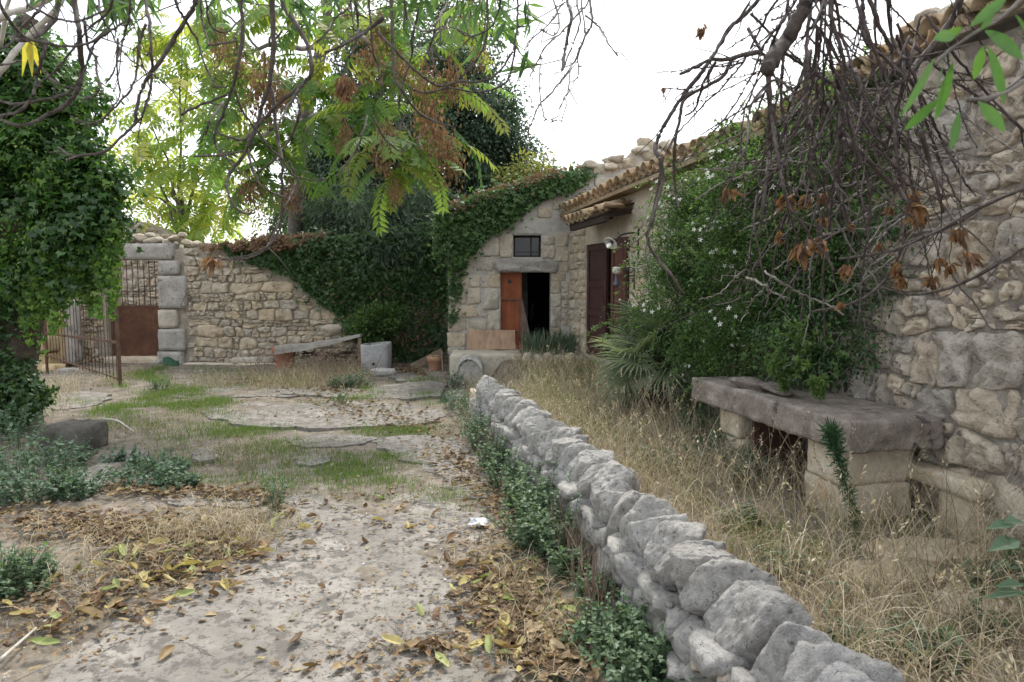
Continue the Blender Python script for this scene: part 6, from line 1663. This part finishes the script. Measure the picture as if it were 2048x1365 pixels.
# dark reddish dead stems in the face of the low wall, twiggy dead weeds before the back wall
dead = thing('dead_weeds', 'brown twiggy dead weeds in front of the warped grey board', 'weed', gp(640, 755) * [1, 1, 0])
mb = MB()
for k in range(90):
    b = gp(random.uniform(500, 745), random.uniform(728, 770)); b[2] = 0; h = random.uniform(.15, .5); t_ = b + [random.gauss(0, h * .5), random.gauss(0, .1), h]
    P = wiggle(np.linspace(b, t_, 5), .02); tube(mb, P, .005, .002, 4)
    for j in range(3):
        s_ = P[random.randint(2, 4)]; tube(mb, wiggle([s_, s_ + [random.gauss(0, .06), 0, .05], s_ + [random.gauss(0, .12), 0, random.uniform(.02, .14)]], .008), .003, .0015, 4)
m_deadstem = rocky('dead stem', (.13, .085, .065), (.20, .14, .11), (.27, .20, .16), 20, .3, .003)
mb.build('stems', m_deadstem, dead)
for (x0, x1, y0, y1, lab) in ((1140, 1190, 1100, 1170, 'dark reddish dry stems clinging to the low wall beside the leafy weeds'), (1195, 1255, 1190, 1260, 'dark reddish dry stems on the low wall above the nettles'), (1040, 1060, 905, 940, 'brown dry stems at the far half of the low wall face')):
    mb = MB()
    for k in range(55):
        b = gp(random.uniform(x0, x1), random.uniform(y0, y1)); b[0] = low_wall_x(b[1]) - random.uniform(.22, .34); b[2] = 0; h = random.uniform(.15, .40); tube(mb, wiggle(np.linspace(b, b + [random.gauss(.02, .04), random.gauss(0, .05), h], 5), .008), .0025, .001, 4)
    o = mb.build('dry_stems', m_deadstem); tag(o, lab, 'dry stems', 'dry stems on the low wall')

# fallen leaves: individuals nearby, scraps as a mass
LM = []
for k in range(7):
    mb = MB(); r = np.random.default_rng(60 + k); n_ = 6; V, Q = [], []
    cu, cv, tw = r.uniform(.05, .55), r.uniform(-.35, .45), r.uniform(-.5, .5); wd_ = r.uniform(.15, .24)
    for i in range(n_ + 1):
        t = i / n_; w = wd_ * math.sin(math.pi * min(1, t * .94 + .04)) ** .75
        for s_ in (-1, -.5, 0, .5, 1):
            V.append((w * s_ + .02 * math.sin(t * 9 + s_), t - .5, cu * w * s_ * s_ * 1.8 + cv * (t - .5) ** 2 + tw * w * s_ * (t - .5) + r.normal(0, .008)))
    Q = [(i * 5 + j, i * 5 + j + 1, i * 5 + j + 6, i * 5 + j + 5) for i in range(n_) for j in range(4)]
    mb.add(V, quads=Q); tube(mb, [(0, .5, V[-3][2]), (.03, .62, V[-3][2] + .02)], .012, .008, 4); LM.append(mb.mesh('fallen_leaf', True))
def litter_pos(n):
    """drifts along the path's left edge and the low wall, single leaves elsewhere"""
    out = []
    A = [((600, 1060), (60, 1290), 50, .24), ((480, 1110), (250, 1170), 40, .2), ((500, 1080), (0, 1330), 80, .2), ((640, 1000), (960, 1080), 60, .07), ((985, 1060), (1100, 1365), 55, .28), ((930, 1160), (1010, 1280), 50, .10), ((740, 1365), (1000, 1250), 50, .08), ((400, 1250), (900, 1330), 130, .07)]
    pr = np.array([a[3] for a in A]); pr /= pr.sum()
    for a in RNG.choice(len(A), n, p=pr):
        (x0, y0), (x1, y1), s_, _ = A[a]; t = RNG.random()
        out.append((x0 + (x1 - x0) * t + RNG.normal(0, s_), y0 + (y1 - y0) * t + RNG.normal(0, s_ * .5)))
    return out
labs = {'brown': 'curled dark brown leaf fallen', 'tan': 'dry tan leaf fallen', 'yellow': 'yellowed leaf fallen', 'green': 'pale green leaf fallen'}
cnt = 0
for (px, py) in litter_pos(900):
    if cnt >= 296: break
    if not (0 < px < 2040 and 985 < py < 1362): continue
    c = gp(px, py)
    if c[0] > low_wall_x(c[1]) - .33: continue
    kname = np.random.default_rng(cnt).choice(['brown', 'tan', 'yellow', 'green'], p=[.42, .28, .17, .13])
    z = max(float(ground_z(c[0], c[1])), float(ground_base(c[0], c[1])) + .021) + .012 + random.random() * .012
    R = Matrix.Rotation(random.uniform(0, 6.28), 3, 'Z') @ Matrix.Rotation(random.gauss(0, .3), 3, 'X') @ Matrix.Rotation(random.gauss(0, .35), 3, 'Y')
    if random.random() < .3: R = R @ Matrix.Rotation(math.pi, 3, 'Y')
    o = put('fallen_leaf', with_mat(random.choice(LM), m_litter[kname]), m_litter[kname], (c[0], c[1], z), None, rot=R, scale=random.uniform(.065, .125))
    zone = 'in the drift along the low dry stone wall' if c[0] > low_wall_x(c[1]) - .95 else ('on the bare concrete of the path' if px > 620 or (py > 1180 and px > 420) else 'in the leaf-strewn edge by the weeds')
    tag(o, labs[kname] + ' ' + zone, 'leaf', kname + ' leaves ' + zone); cnt += 1
mb = MB()
pl = [p for p in litter_pos(1900)]
q = np.array([gp(x, y)[:2] for x, y in pl if 960 < y < 1500]); q = q[q[:, 0] < low_wall_x(q[:, 1]) - .25]
q2 = np.column_stack([RNG.uniform(-8, 1.2, 6500), 1.3 + 11.5 * RNG.random(6500)]); q2 = q2[(vnoise(q2[:, 0], q2[:, 1], 1.2, 11) + RNG.normal(0, .4, len(q2)) > .25) & (q2[:, 0] < low_wall_x(q2[:, 1]) - .2)]
q3 = []
for (x0, y0, x1, y1, s_, n_) in ((640, 800, 900, 870, 40, 500), (880, 900, 1010, 1010, 30, 350), (800, 740, 890, 755, 14, 420), (440, 760, 720, 790, 16, 350), (60, 1080, 400, 1100, 60, 900), (250, 1010, 560, 1010, 30, 450), (980, 1150, 1120, 1350, 40, 700), (1000, 1000, 1060, 1100, 20, 260)):
    t = RNG.random(n_); q3.append(np.array([gp(x0 + (x1 - x0) * a + RNG.normal(0, s_), y0 + (y1 - y0) * a + RNG.normal(0, s_ * .3))[:2] for a in t]))
q3 = np.vstack(q3); q3 = q3[q3[:, 0] < low_wall_x(q3[:, 1]) - .2]
for qq, sc, shp in ((q, .045, 'curl'), (q2, .045, 'scrap'), (q3, .06, 'curl')):
    n = len(qq); z = np.maximum(ground_z(qq[:, 0], qq[:, 1]), ground_base(qq[:, 0], qq[:, 1]) + .02) + .006 + RNG.random(n) * .012
    leaves(mb, np.column_stack([qq, z]), unit(np.hstack([rdir(n), RNG.normal(0, .15, (n, 1))])), UP + rvec(n, .35), sc * RNG.uniform(.4, 1.3, n), shp)
m = 7000; qq = np.array([gp(x, y)[:2] for x, y in zip(RNG.uniform(-100, 1150, m), 560 + 1000 / (1.2 + 5 * RNG.random(m)))]); qq = qq[(qq[:, 0] < low_wall_x(qq[:, 1]) - .2)]; n = len(qq)
z = np.maximum(ground_z(qq[:, 0], qq[:, 1]), ground_base(qq[:, 0], qq[:, 1]) + .02) + .004
leaves(mb, np.column_stack([qq, z]), unit(np.hstack([rdir(n), RNG.normal(0, .1, (n, 1))])), UP + rvec(n, .3), RNG.uniform(.01, .035, n), 'scrap')
o = mb.build('leaf_litter', m_litterall, None, origin=(0, 0, 0)); stuff(o); o['label'] = 'scraps of fallen leaves drifting over the yard'
mb = MB()
for k in range(420):
    t = litter_pos(1)[0]; c = gp(*t) if t[1] > 900 else gp(t[0], 1100)
    if c[0] > low_wall_x(c[1]) - .3: continue
    a = random.uniform(0, 6.28); L = random.uniform(.05, .22); c[2] = float(ground_base(c[0], c[1])) + .028
    P = wiggle(np.linspace(c, c + [L * math.cos(a), L * math.sin(a), .01], 4), .008); tube(mb, P, .0025, .0012, 4)
o = mb.build('twig_litter', m_bark2, None, origin=(0, 0, 0)); stuff(o); o['label'] = 'thin dead twigs scattered among the fallen leaves'
# pebbles and crumbs of stone on the earth
mb = MB(); m = 2600; qq = np.column_stack([RNG.uniform(-8, 3, m), 1.3 + 11.0 * RNG.random(m) ** 1.2]); cube = np.array([(-1, -1, -1), (1, -1, -1), (1, 1, -1), (-1, 1, -1), (-.7, -.7, 1), (.7, -.6, 1), (.6, .7, 1), (-.7, .6, 1)])
for x, y in qq: mb.add(cube * RNG.uniform(.004, .014, 3) @ np.array(Matrix.Rotation(random.uniform(0, 6), 3, 'Z')).T + [x, y, float(ground_z(x, y)) + .004], quads=BOXQ)
o = mb.build('gravel', m_lime, None, origin=(0, 0, 0)); stuff(o); o['label'] = 'small stone crumbs lying on the bare earth'

# ------------------------------------------------------------------ bare branches hanging into view
def c1(p): return (p[0] / 2.844, p[1] / 2.844)
def c2(p): return (650 + p[0] / 2.844, p[1] / 2.844)
def c3(p): return (1300 + p[0] / 2.73, p[1] / 2.73)
def c7(p): return (1200 + p[0] / 2.275, 250 + p[1] / 2.275)
def twig(mb, pts, conv, d, w0, w1, drift=.5, wob=.004, buds=True):
    q = [conv(p) for p in pts]
    if -20 <= q[0][1] < 24 and q[1][1] > q[0][1]: q.insert(0, (q[0][0] - (q[1][0] - q[0][0]) * .8, -90))
    n = len(q); dd = d + np.cumsum(RNG.normal(0, drift / n, n))
    P = smooth_path(np.array([at(x, y, y_) for (x, y), y_ in zip(q, dd)]), n=5); P = wiggle(P, wob * .35 * d / 3)
    tube(mb, P, w0 * d / FPX, w1 * d / FPX, 6, wob=.10)
    if buds:
        for i in range(3, len(P) - 2, 3):
            a = P[i]; v = unit(rvec(1))[0]; tube(mb, [a, a + v * .018], .004, .0015, 4)
    return P
def sub_twigs(mb, P, n, L, r, down=.5):
    for _ in range(n):
        i = random.randint(1, len(P) - 2); a = P[i]; v = unit(P[i + 1] - P[i - 1]); s_ = unit(v + rvec(1, .6)[0] + DOWN * down)
        l = L * random.uniform(.4, 1.2); b = a + s_ * l; tube(mb, wiggle([a, a + s_ * l * .4 + rvec(1, .01)[0], b], .006), r, r * .5, 4)
LEFT = [([(1110, 20), (1060, 110), (980, 240), (920, 340), (850, 430), (800, 520), (775, 640), (765, 710), (690, 780), (600, 860), (500, 885), (400, 885), (330, 840)], 5, 2.2), ([(825, 0), (850, 130), (860, 300), (865, 400), (850, 530), (810, 650), (765, 715)], 3.5, 2),
        ([(830, 140), (795, 230), (785, 340), (770, 450), (720, 540), (640, 620), (560, 695), (470, 695), (400, 660)], 3.2, 1.5), ([(425, 20), (450, 180), (465, 380), (450, 500), (380, 590), (280, 650), (180, 700), (100, 715), (0, 680)], 6, 2.5),
        ([(600, 200), (545, 240), (440, 480), (350, 545), (200, 575), (90, 595), (0, 575)], 3.5, 2), ([(330, 30), (300, 120), (230, 190), (130, 230), (50, 210)], 6, 3), ([(265, 230), (240, 330), (210, 440), (180, 560), (100, 640), (0, 660)], 4, 2.5),
        ([(0, 20), (80, 150), (150, 215), (260, 245), (400, 265), (520, 240), (640, 170), (720, 120)], 4, 2), ([(480, 120), (500, 260), (545, 330), (550, 420), (570, 500), (520, 555), (460, 565)], 2.8, 1.5), ([(670, 220), (665, 400), (680, 550), (625, 625)], 2.4, 1.2),
        ([(740, 0), (735, 100), (700, 220), (670, 330), (640, 420), (600, 480)], 3, 1.4), ([(250, 0), (200, 80), (120, 160), (60, 250), (0, 280)], 3.5, 2), ([(640, 0), (600, 90), (520, 150), (400, 300), (300, 420), (220, 480), (160, 590)], 3, 1.5), ([(150, 0), (220, 60), (330, 110), (450, 120), (600, 60)], 3, 2),
        ([(700, 0), (650, 120), (560, 180), (480, 130), (400, 60)], 2.6, 1.5), ([(0, 370), (100, 350), (190, 350), (260, 420), (330, 480), (430, 510)], 2.6, 1.6), ([(560, 0), (580, 100), (640, 200), (700, 300), (830, 400), (940, 470)], 2.4, 1.2)]
MID = [([(1000, 10), (1050, 110), (1120, 230), (1150, 330), (1190, 420), (1230, 490), (1290, 495)], 3, 1.8), ([(1370, 0), (1380, 200), (1345, 400), (1320, 510), (1270, 640), (1225, 740), (1225, 830), (1260, 870), (1360, 990)], 4, 2), ([(1545, 0), (1555, 250), (1530, 470), (1480, 650), (1440, 760), (1390, 880), (1310, 980), (1290, 1070), (1330, 1170), (1400, 1215), (1450, 1210)], 6, 2),
       ([(1600, 10), (1680, 130), (1750, 260), (1775, 400), (1730, 470), (1600, 580), (1500, 680), (1400, 790), (1300, 780), (1215, 745)], 4.5, 2), ([(1540, 500), (1560, 640), (1580, 800), (1605, 930), (1605, 1130), (1590, 1250), (1520, 1360)], 4, 2), ([(1700, 510), (1640, 600), (1590, 700)], 3, 2),
       ([(1690, 560), (1705, 640), (1660, 770), (1610, 850), (1570, 900), (1470, 980)], 3, 1.6), ([(1400, 830), (1430, 940), (1480, 1050), (1550, 1100), (1630, 1125)], 2.6, 1.4), ([(1030, 655), (1140, 600), (1290, 540)], 2.2, 2.2), ([(1270, 580), (1200, 680), (1170, 770)], 2.6, 1.8), ([(1330, 500), (1370, 620), (1430, 700), (1530, 840), (1600, 900), (1660, 990), (1740, 1020), (1870, 1030)], 2.8, 1.4),
       ([(1100, 890), (1250, 885), (1390, 860)], 1.8, 2.4), ([(1640, 920), (1680, 1000), (1670, 1080), (1620, 1180), (1590, 1280)], 2.6, 1.6), ([(1140, 0), (1150, 120), (1180, 230), (1210, 260), (1350, 230)], 2.4, 1.4), ([(1590, 1250), (1540, 1370), (1480, 1440), (1400, 1470), (1240, 1480)], 2.2, 1.4), ([(1170, 0), (1200, 150), (1300, 180), (1400, 60)], 2.2, 1.6), ([(1991, 20), (1900, 110), (1860, 180), (1800, 250)], 2, 1.2), ([(1991, 240), (1900, 280), (1830, 320)], 2, 1.2)]
MID2 = [([(330, 100), (250, 170), (150, 230), (0, 300)], 4, 2.5), ([(170, 0), (190, 150), (160, 280), (120, 360), (130, 430)], 2.8, 1.5), ([(250, 0), (270, 280), (300, 380), (330, 500)], 3, 1.6), ([(380, 60), (385, 250), (395, 420), (440, 520), (520, 630), (620, 690), (730, 725)], 3.6, 2), ([(300, 180), (400, 290), (470, 360), (560, 440), (650, 490), (760, 465), (860, 470), (950, 440), (1020, 370), (1080, 250), (1095, 100), (1095, 0)], 2.4, 2.6),
        ([(440, 470), (560, 530), (700, 500), (850, 525), (950, 510), (1030, 470), (1060, 400), (1085, 260)], 2, 2.2), ([(920, 0), (925, 130), (900, 280), (830, 380), (770, 450)], 2.6, 1.8), ([(550, 0), (500, 200), (490, 330), (450, 450), (425, 560), (420, 620)], 2.8, 1.6), ([(700, 0), (640, 120), (600, 260), (560, 330)], 2.2, 1.4), ([(450, 0), (470, 100), (560, 180), (680, 150)], 2.4, 1.4), ([(1000, 0), (950, 150), (830, 210), (750, 170)], 2, 1.4), ([(240, 660), (215, 760), (160, 880), (60, 1010)], 2.4, 1.6), ([(280, 680), (340, 790), (420, 860)], 2.2, 1.4)]
UPR = [([(1500, 0), (1440, 80), (1350, 180), (1260, 260), (1210, 350), (1165, 440)], 2, 1.4), ([(1510, 30), (1520, 130), (1470, 230), (1420, 350), (1350, 450), (1280, 540), (1220, 600), (1180, 690), (1155, 760), (1175, 825)], 2.6, 1.4), ([(1400, 360), (1385, 500), (1330, 625)], 1.8, 1), ([(1230, 320), (1220, 480), (1235, 620), (1260, 680), (1330, 685)], 1.6, 1), ([(1480, 90), (1560, 160), (1620, 260), (1665, 320)], 2.2, 1.4), ([(1380, 0), (1400, 100), (1370, 250), (1350, 400)], 3, 3.6), ([(1430, 0), (1450, 130), (1410, 250), (1360, 380)], 2.4, 1.6), ([(1300, 0), (1330, 90), (1310, 200), (1220, 170)], 2, 1.2), ([(1350, 0), (1290, 120), (1180, 220), (1130, 290)], 1.8, 1), ([(1460, 0), (1480, 200), (1440, 300), (1440, 430), (1400, 470)], 2, 1)]
UPR3 = [([(-150, 285 * .96), (0, 140), (90, 90), (240, 75), (380, 110), (500, 170), (590, 260), (640, 340)], 3.6, 5)]
def hang_thing(label, lists, d, mat, n_sub, d_spread=.5):
    t = thing('hanging_branch', label, 'branch', at(*lists[0][0](lists[0][1][0][0][1]), d), 'bare branches hanging into the yard')
    for conv, L in lists:
        for pts_, w0, w1 in L:
            mb = MB(); P = twig(mb, pts_, conv, d + random.uniform(-d_spread, d_spread), w0, w1); sub_twigs(mb, P, n_sub, .14, .0028); mb.build('twig', mat, t, True)
    return t
hl = hang_thing('dark bare twigs hanging in arcs in front of the ivy tree', [(c1, LEFT)], 2.7, m_bark, 2)
hm = hang_thing('dark bare twigs drooping in front of the yellowing pinnate leaves', [(c1, MID), (c2, MID2)], 3.0, m_bark, 2)
hu = hang_thing('sparse fine twigs hanging against the open sky above the gable', [(c2, UPR)], 3.0, m_bark2, 2)
R3 = [([(880, -120), (860, 0), (800, 120), (740, 230), (680, 300), (640, 380)], 13, 15), ([(645, 390), (655, 600), (655, 800), (640, 960), (615, 1130), (600, 1300)], 6, 3.5), ([(600, -20), (520, 80), (440, 150), (360, 280), (300, 370), (240, 450), (170, 540), (100, 650), (40, 760), (30, 820), (60, 880), (60, 960), (35, 1100), (0, 1240)], 4, 5), ([(600, 290), (510, 300), (430, 325), (330, 330), (240, 370), (165, 405)], 5, 3.5), ([(540, 20), (410, 200), (340, 320), (260, 430)], 3, 3),
      ([(450, 330), (370, 440), (200, 530), (165, 640), (140, 760), (130, 900), (140, 1050), (155, 1130)], 4, 2.6), ([(360, 340), (290, 460), (250, 590), (190, 635)], 3, 1.8), ([(1700, -20), (1640, 120), (1560, 230), (1480, 320), (1390, 430), (1300, 490), (1240, 560), (1190, 640), (1120, 690)], 8, 4.5), ([(2150, 980), (2040, 1030), (1850, 1110), (1700, 1200), (1550, 1270), (1400, 1330)], 4.5, 5), ([(1120, 380), (1160, 520), (1190, 640), (1230, 760), (1250, 860)], 5, 3),
      ([(1160, 0), (1150, 120), (1190, 240), (1300, 330), (1390, 430)], 5, 3.5), ([(980, 0), (1000, 140), (1050, 290), (1060, 420), (1040, 560), (1030, 700)], 4.5, 3), ([(880, 0), (860, 180), (850, 400), (850, 700)], 4.5, 3), ([(1200, 0), (1260, 160), (1320, 280), (1310, 420)], 5, 4), ([(1300, 0), (1310, 140), (1340, 260), (1400, 320), (1500, 300)], 5, 3), ([(1060, 760), (1150, 830), (1250, 940), (1350, 1030), (1420, 1110)], 5, 3.4), ([(1480, 720), (1520, 860), (1560, 1000), (1600, 1160)], 6, 3), ([(240, 480), (160, 490), (90, 485), (70, 540)], 1.6, 1.2),
      ([(1130, 830), (1110, 950), (1060, 1080), (1000, 1180)], 4, 2.6), ([(640, 340), (560, 320)], 3.5, 3.5), ([(700, 440), (640, 460), (560, 560), (540, 640), (530, 780), (470, 920), (420, 1030)], 3, 1.8), ([(1120, 490), (1240, 490), (1380, 470)], 3.5, 2.4), ([(2040, 420), (1950, 480), (1850, 550), (1740, 550)], 4, 3)]
R7 = [([(60, 960), (75, 770)], 4, 4), ([(270, 150), (285, 240), (240, 420), (215, 520), (260, 610), (330, 690), (370, 760)], 4, 3), ([(2050, 480), (1929, 560), (1800, 640), (1650, 720), (1500, 765), (1380, 770), (1280, 740)], 4.5, 2.6), ([(1100, 20), (1160, 100), (1250, 200), (1330, 280), (1400, 340), (1390, 450), (1370, 570), (1300, 700), (1200, 790), (1080, 830), (970, 850)], 4, 2.4), ([(1929, 290), (1700, 390), (1500, 500), (1300, 580), (1090, 610)], 3, 3)]
hr = thing('hanging_branch', 'dense tangle of bare dark branches with withered leaf tufts in front of the jasmine', 'branch', at(1600, 40, 2.9), 'bare branches hanging into the yard')
for conv, L in ((c3, R3), (c7, R7[1:])):
    for pts_, w0, w1 in L:
        mb = MB(); P = twig(mb, pts_, conv, 2.9 + random.uniform(-.4, .4), w0 * .95, w1 * .95); sub_twigs(mb, P, 3, .18, .003); mb.build('branch', m_bark, hr, True)
UPF = [([(400, 130), (300, 60), (300, 0)], 2, 1.5)]
mb = MB(); ends = []
for k in range(62):
    x = random.choice((random.uniform(1470, 1660), random.uniform(1600, 1860), random.uniform(1560, 1760))); y = random.uniform(-80, 230); d = random.uniform(2.5, 3.7)
    n = random.randint(6, 10); L = random.uniform(200, 470); ang = random.gauss(0, .42); pts_ = [(x, y)]
    for i in range(n):
        ang += random.gauss(0, .13); ang = max(-1.0, min(1.0, ang * .97)); x += math.sin(ang) * L / n; y += math.cos(ang) * L / n; pts_.append((x, y))
    w = random.uniform(1.6, 4.2); P = twig(mb, pts_, lambda p: p, d, w, w * .45, .5, .004)
    for j in range(random.randint(1, 3)):
        i0 = random.randint(1, n - 2); x2, y2 = pts_[i0]; a2 = math.atan2(pts_[i0 + 1][0] - x2, pts_[i0 + 1][1] - y2) + random.choice((-1, 1)) * random.uniform(.35, .7); f_ = [(x2, y2)]; L2 = L * random.uniform(.2, .5)
        for i in range(5):
            a2 += random.gauss(0, .1); x2 += math.sin(a2) * L2 / 5; y2 += math.cos(a2) * L2 / 5; f_.append((x2, y2))
        d2 = d; twig(mb, f_, lambda p: p, d2, w * .55, w * .3, .3, .003)
mb.build('twigs', rocky('reddish twig', (.025, .02, .02), (.058, .044, .042), (.11, .09, .082), 26, .5, .004, world=True), hr, True)
mb = MB()
for k in range(44):
    x = random.uniform(1480, 1900); y = random.uniform(150, 560); d = random.uniform(2.9, 4.0); ang = random.choice((-1, 1)) * random.uniform(.5, 1.5); pts_ = [(x, y)]; L = random.uniform(80, 260)
    for i in range(5):
        ang += random.gauss(0, .2); x += math.sin(ang) * L / 5; y += math.cos(ang) * L / 5; pts_.append((x, y))
    w = random.uniform(1.2, 2.6); P = twig(mb, pts_, lambda p: p, d, w, w * .6, .4, .006)
mb.build('cross_twigs', m_bark2, hr, True)
TUFT = []
for k in range(5):
    mb = MB(); m = 16; leaves(mb, RNG.normal(0, .012, (m, 3)), unit(DOWN + rvec(m, .35)), rvec(m), RNG.uniform(.05, .11, m), 'curl', None, .55); me = mb.mesh('withered_leaves'); me.materials.append(m_drybrown); TUFT.append(me)
for (px, py, s) in ((1452, 392, 1.1), (1578, 400, 1), (1615, 405, .9), (1645, 400, .9), (1650, 445, .8), (1600, 500, 1.2), (1640, 490, .8), (1695, 545, 1), (1830, 420, 1.2), (1828, 400, 1), (1795, 545, 1.1), (1802, 570, .9), (1880, 530, 1.1), (1920, 470, 1.1), (1900, 545, 1), (1935, 520, 1), (1680, 620, .6), (1865, 565, 1), (1840, 440, .9), (1560, 480, .7), (1700, 460, .8), (1760, 500, .8), (1780, 430, .8)):
    dq = random.uniform(2.8, 3.3); tw = MB(); x_ = random.uniform(-45, 45); tube(tw, wiggle(smooth_path([at(px, py - 10, dq), at(px + x_ * .3, py - 50, dq), at(px + x_, py - 130, dq + .1)]), .002), .0018, .003, 5); tw.build('tuft_twig', m_bark, hr, True)
    put('withered_leaves', random.choice(TUFT), m_drybrown, at(px, py - 12, dq), hr, rot=Matrix.Rotation(random.uniform(0, 6), 3, 'Z') @ Matrix.Rotation(random.gauss(0, .3), 3, 'X'), scale=s * random.uniform(.5, .85))
for (px, py, s, par) in ((425, 525, 1.0, hm), (1405, 68, .7, hr), (1328, 188, .4, hr), (690, 170, 1.1, hm), (685, 190, .9, hm)):
    put('withered_leaves', random.choice(TUFT), m_drybrown, at(px, py - 12, 2.9), par, rot=Matrix.Rotation(random.uniform(0, 6), 3, 'Z'), scale=s * .7)
# the long twig that carries the withered tuft in front of the rubble wall
mb = MB(); twig(mb, [(560, 455), (540, 490), (500, 510), (455, 518), (425, 515)], lambda p: p, 2.9, 2.2, 1.4, .1); mb.build('twig', m_bark, hm, True)

# long narrow leaves at the top of the picture
def lance_cloud(parent, regions, name='long_leaves', mat=None, L0=.16):
    mb = MB(); mt = MB()
    for (x0, y0, x1, y1, n, d0, d1) in regions:
        for k in range(n):
            c = at(random.uniform(x0, x1), random.uniform(y0, y1), random.uniform(d0, d1)); m = random.randint(5, 9)
            v = unit(DOWN + rvec(1, .5)[0]); tube(mt, [c - v * .25, c - v * .1 + rvec(1, .01)[0], c], .003, .002, 4)
            leaves(mb, np.repeat(c[None], m, 0) - v * RNG.uniform(0, .12, (m, 1)), unit(v * .9 + rvec(m, .5)), rvec(m), L0 * RNG.uniform(.6, 1.2, m), 'lance', None, .62)
    mb.build(name, mat or m_lance, parent); mt.build('leaf_twigs', m_bark, parent)
lance_cloud(hl, [(170, -60, 330, 20, 12, 2.8, 3.4), (60, -60, 130, 20, 5, 2.6, 3), (200, -20, 260, 60, 4, 2.9, 3.4)])
lance_cloud(hm, [(400, -60, 480, 20, 8, 3, 3.6), (570, -60, 720, 40, 14, 3.0, 3.8), (800, -60, 1030, 50, 20, 3.2, 4.0), (920, 20, 1010, 130, 7, 3.3, 4), (690, -60, 860, 0, 8, 3.1, 3.8), (1035, 130, 1060, 165, 2, 3.6, 3.8), (1040, 20, 1080, 60, 2, 3.4, 3.8)])
# yellow leaf hanging in front of the ivy
mb = MB(); c = at(62, 72, 2.8); leaves(mb, np.repeat(c[None], 4, 0), unit(DOWN + rvec(4, .18)), np.array([[0, -1, .2]] * 4), RNG.uniform(.12, .17, 4), 'lance', .9, .8); mb.build('yellow_leaf', leafy('yellow leaf', [(.40, .36, .06), (.52, .46, .09)], .5), hl)
# pale limbs at the top corner
pl_ = thing('pale_limb', 'pale grey limbs crossing above the top of the ivy tree', 'branch', at(20, 90, 3.6))
for pts_, w0, w1 in (([(-30, 180), (10, 130), (60, 70), (110, 20), (160, -70)], 6, 5), ([(-20, 60), (10, 30), (60, 15), (110, -10), (150, -60)], 7, 5), ([(0, 90), (12, 30), (30, -60)], 4, 4)):
    mb = MB(); twig(mb, pts_, lambda p: p, 3.6, w0, w1, .2, .003, False); mb.build('limb', m_palebark, pl_, True)
# close, slightly blurred sprig at the top corner beside the rough wall
sp = thing('leafy_sprig', 'close sprig of broad lance-shaped bright green leaves hanging before the rough wall', 'sprig', at(1960, 60, 1.15))
mb = MB(); twig(mb, [(2100, -60), (2010, 30), (1960, 60), (1900, 100), (1870, 130)], lambda p: p, 1.15, 4, 3, .05, .001, False); twig(mb, [(2100, 120), (2030, 175), (1980, 195), (1940, 200)], lambda p: p, 1.15, 4, 3, .05, .001, False); mb.build('twig', m_bark2, sp, True)
def big_leaf(a, b, w, d):
    A_, B_ = at(*a, d), at(*b, d + random.uniform(-.04, .06)); L = np.linalg.norm(B_ - A_); y = unit(B_ - A_); z = unit(np.array([.1, -1, .35]) + rvec(1, .25)[0]); x = unit(np.cross(y, z)); z = np.cross(x, y)
    n_ = 8; V = []; wm = w * d / FPX / 2
    for i in range(n_ + 1):
        t = i / n_; ww = wm * math.sin(math.pi * min(1, t * .97 + .02)) ** .8
        for s_ in (-1, 0, 1): V.append(A_ + y * L * t + x * ww * s_ + z * (ww * .28 * abs(s_) - .03 * L * t * t))
    mb = MB(); mb.add(V, quads=[(3 * i + j, 3 * i + j + 1, 3 * i + j + 4, 3 * i + j + 3) for i in range(n_) for j in range(2)]); mb.build('leaf', m_nearleaf, sp, True)
for a, b, w in (((1868, 118), (1806, 232), 24), ((1905, 125), (1872, 242), 28), ((1876, 200), (1808, 262), 26), ((1910, 70), (1868, 78), 34), ((1970, 62), (2050, 118), 40), ((1966, 92), (1948, 160), 26), ((1976, 95), (2012, 208), 34), ((1958, 205), (2010, 264), 36), ((1918, 225), (1902, 300), 24), ((2014, -6), (1942, 52), 30), ((1925, 55), (1880, 82), 26), ((1890, 110), (1868, 205), 20), ((1960, 60), (1990, 20), 24), ((2030, 30), (2060, 80), 26)):
    big_leaf(a, b, w * .74, 1.15)

# masses of leaves, stems and twigs nobody could count are one part each
MASS = ('foliage', 'inner_foliage', 'crown', 'crown_core', 'outer_sprays', 'trunk_ivy', 'ivy_leaves', 'lower_leaves', 'dry_leaves', 'dead_leaves', 'trailing_leaves', 'ivy_stems', 'stems', 'hanging_stem', 'stem', 'needles', 'leaf_blades', 'dry_stalks',
        'seed_cluster', 'withered_leaves', 'long_leaves', 'leaf_twigs', 'spray_stems', 'shade_dark_growth', 'dead_stems', 'hanging_sprays', 'tuft_twigs', 'twigs', 'cross_twigs', 'fallen_shoots', 'yellow_leaf', 'branches', 'scroll', 'pinnate_leaf', 'frond')
for o in scn.objects:
    if o.parent is not None and o.type == 'MESH' and o.name.split('.')[0] in MASS and o.name.split('.')[0] not in ('scroll', 'pinnate_leaf', 'frond', 'stem'):
        o['kind'] = 'stuff'
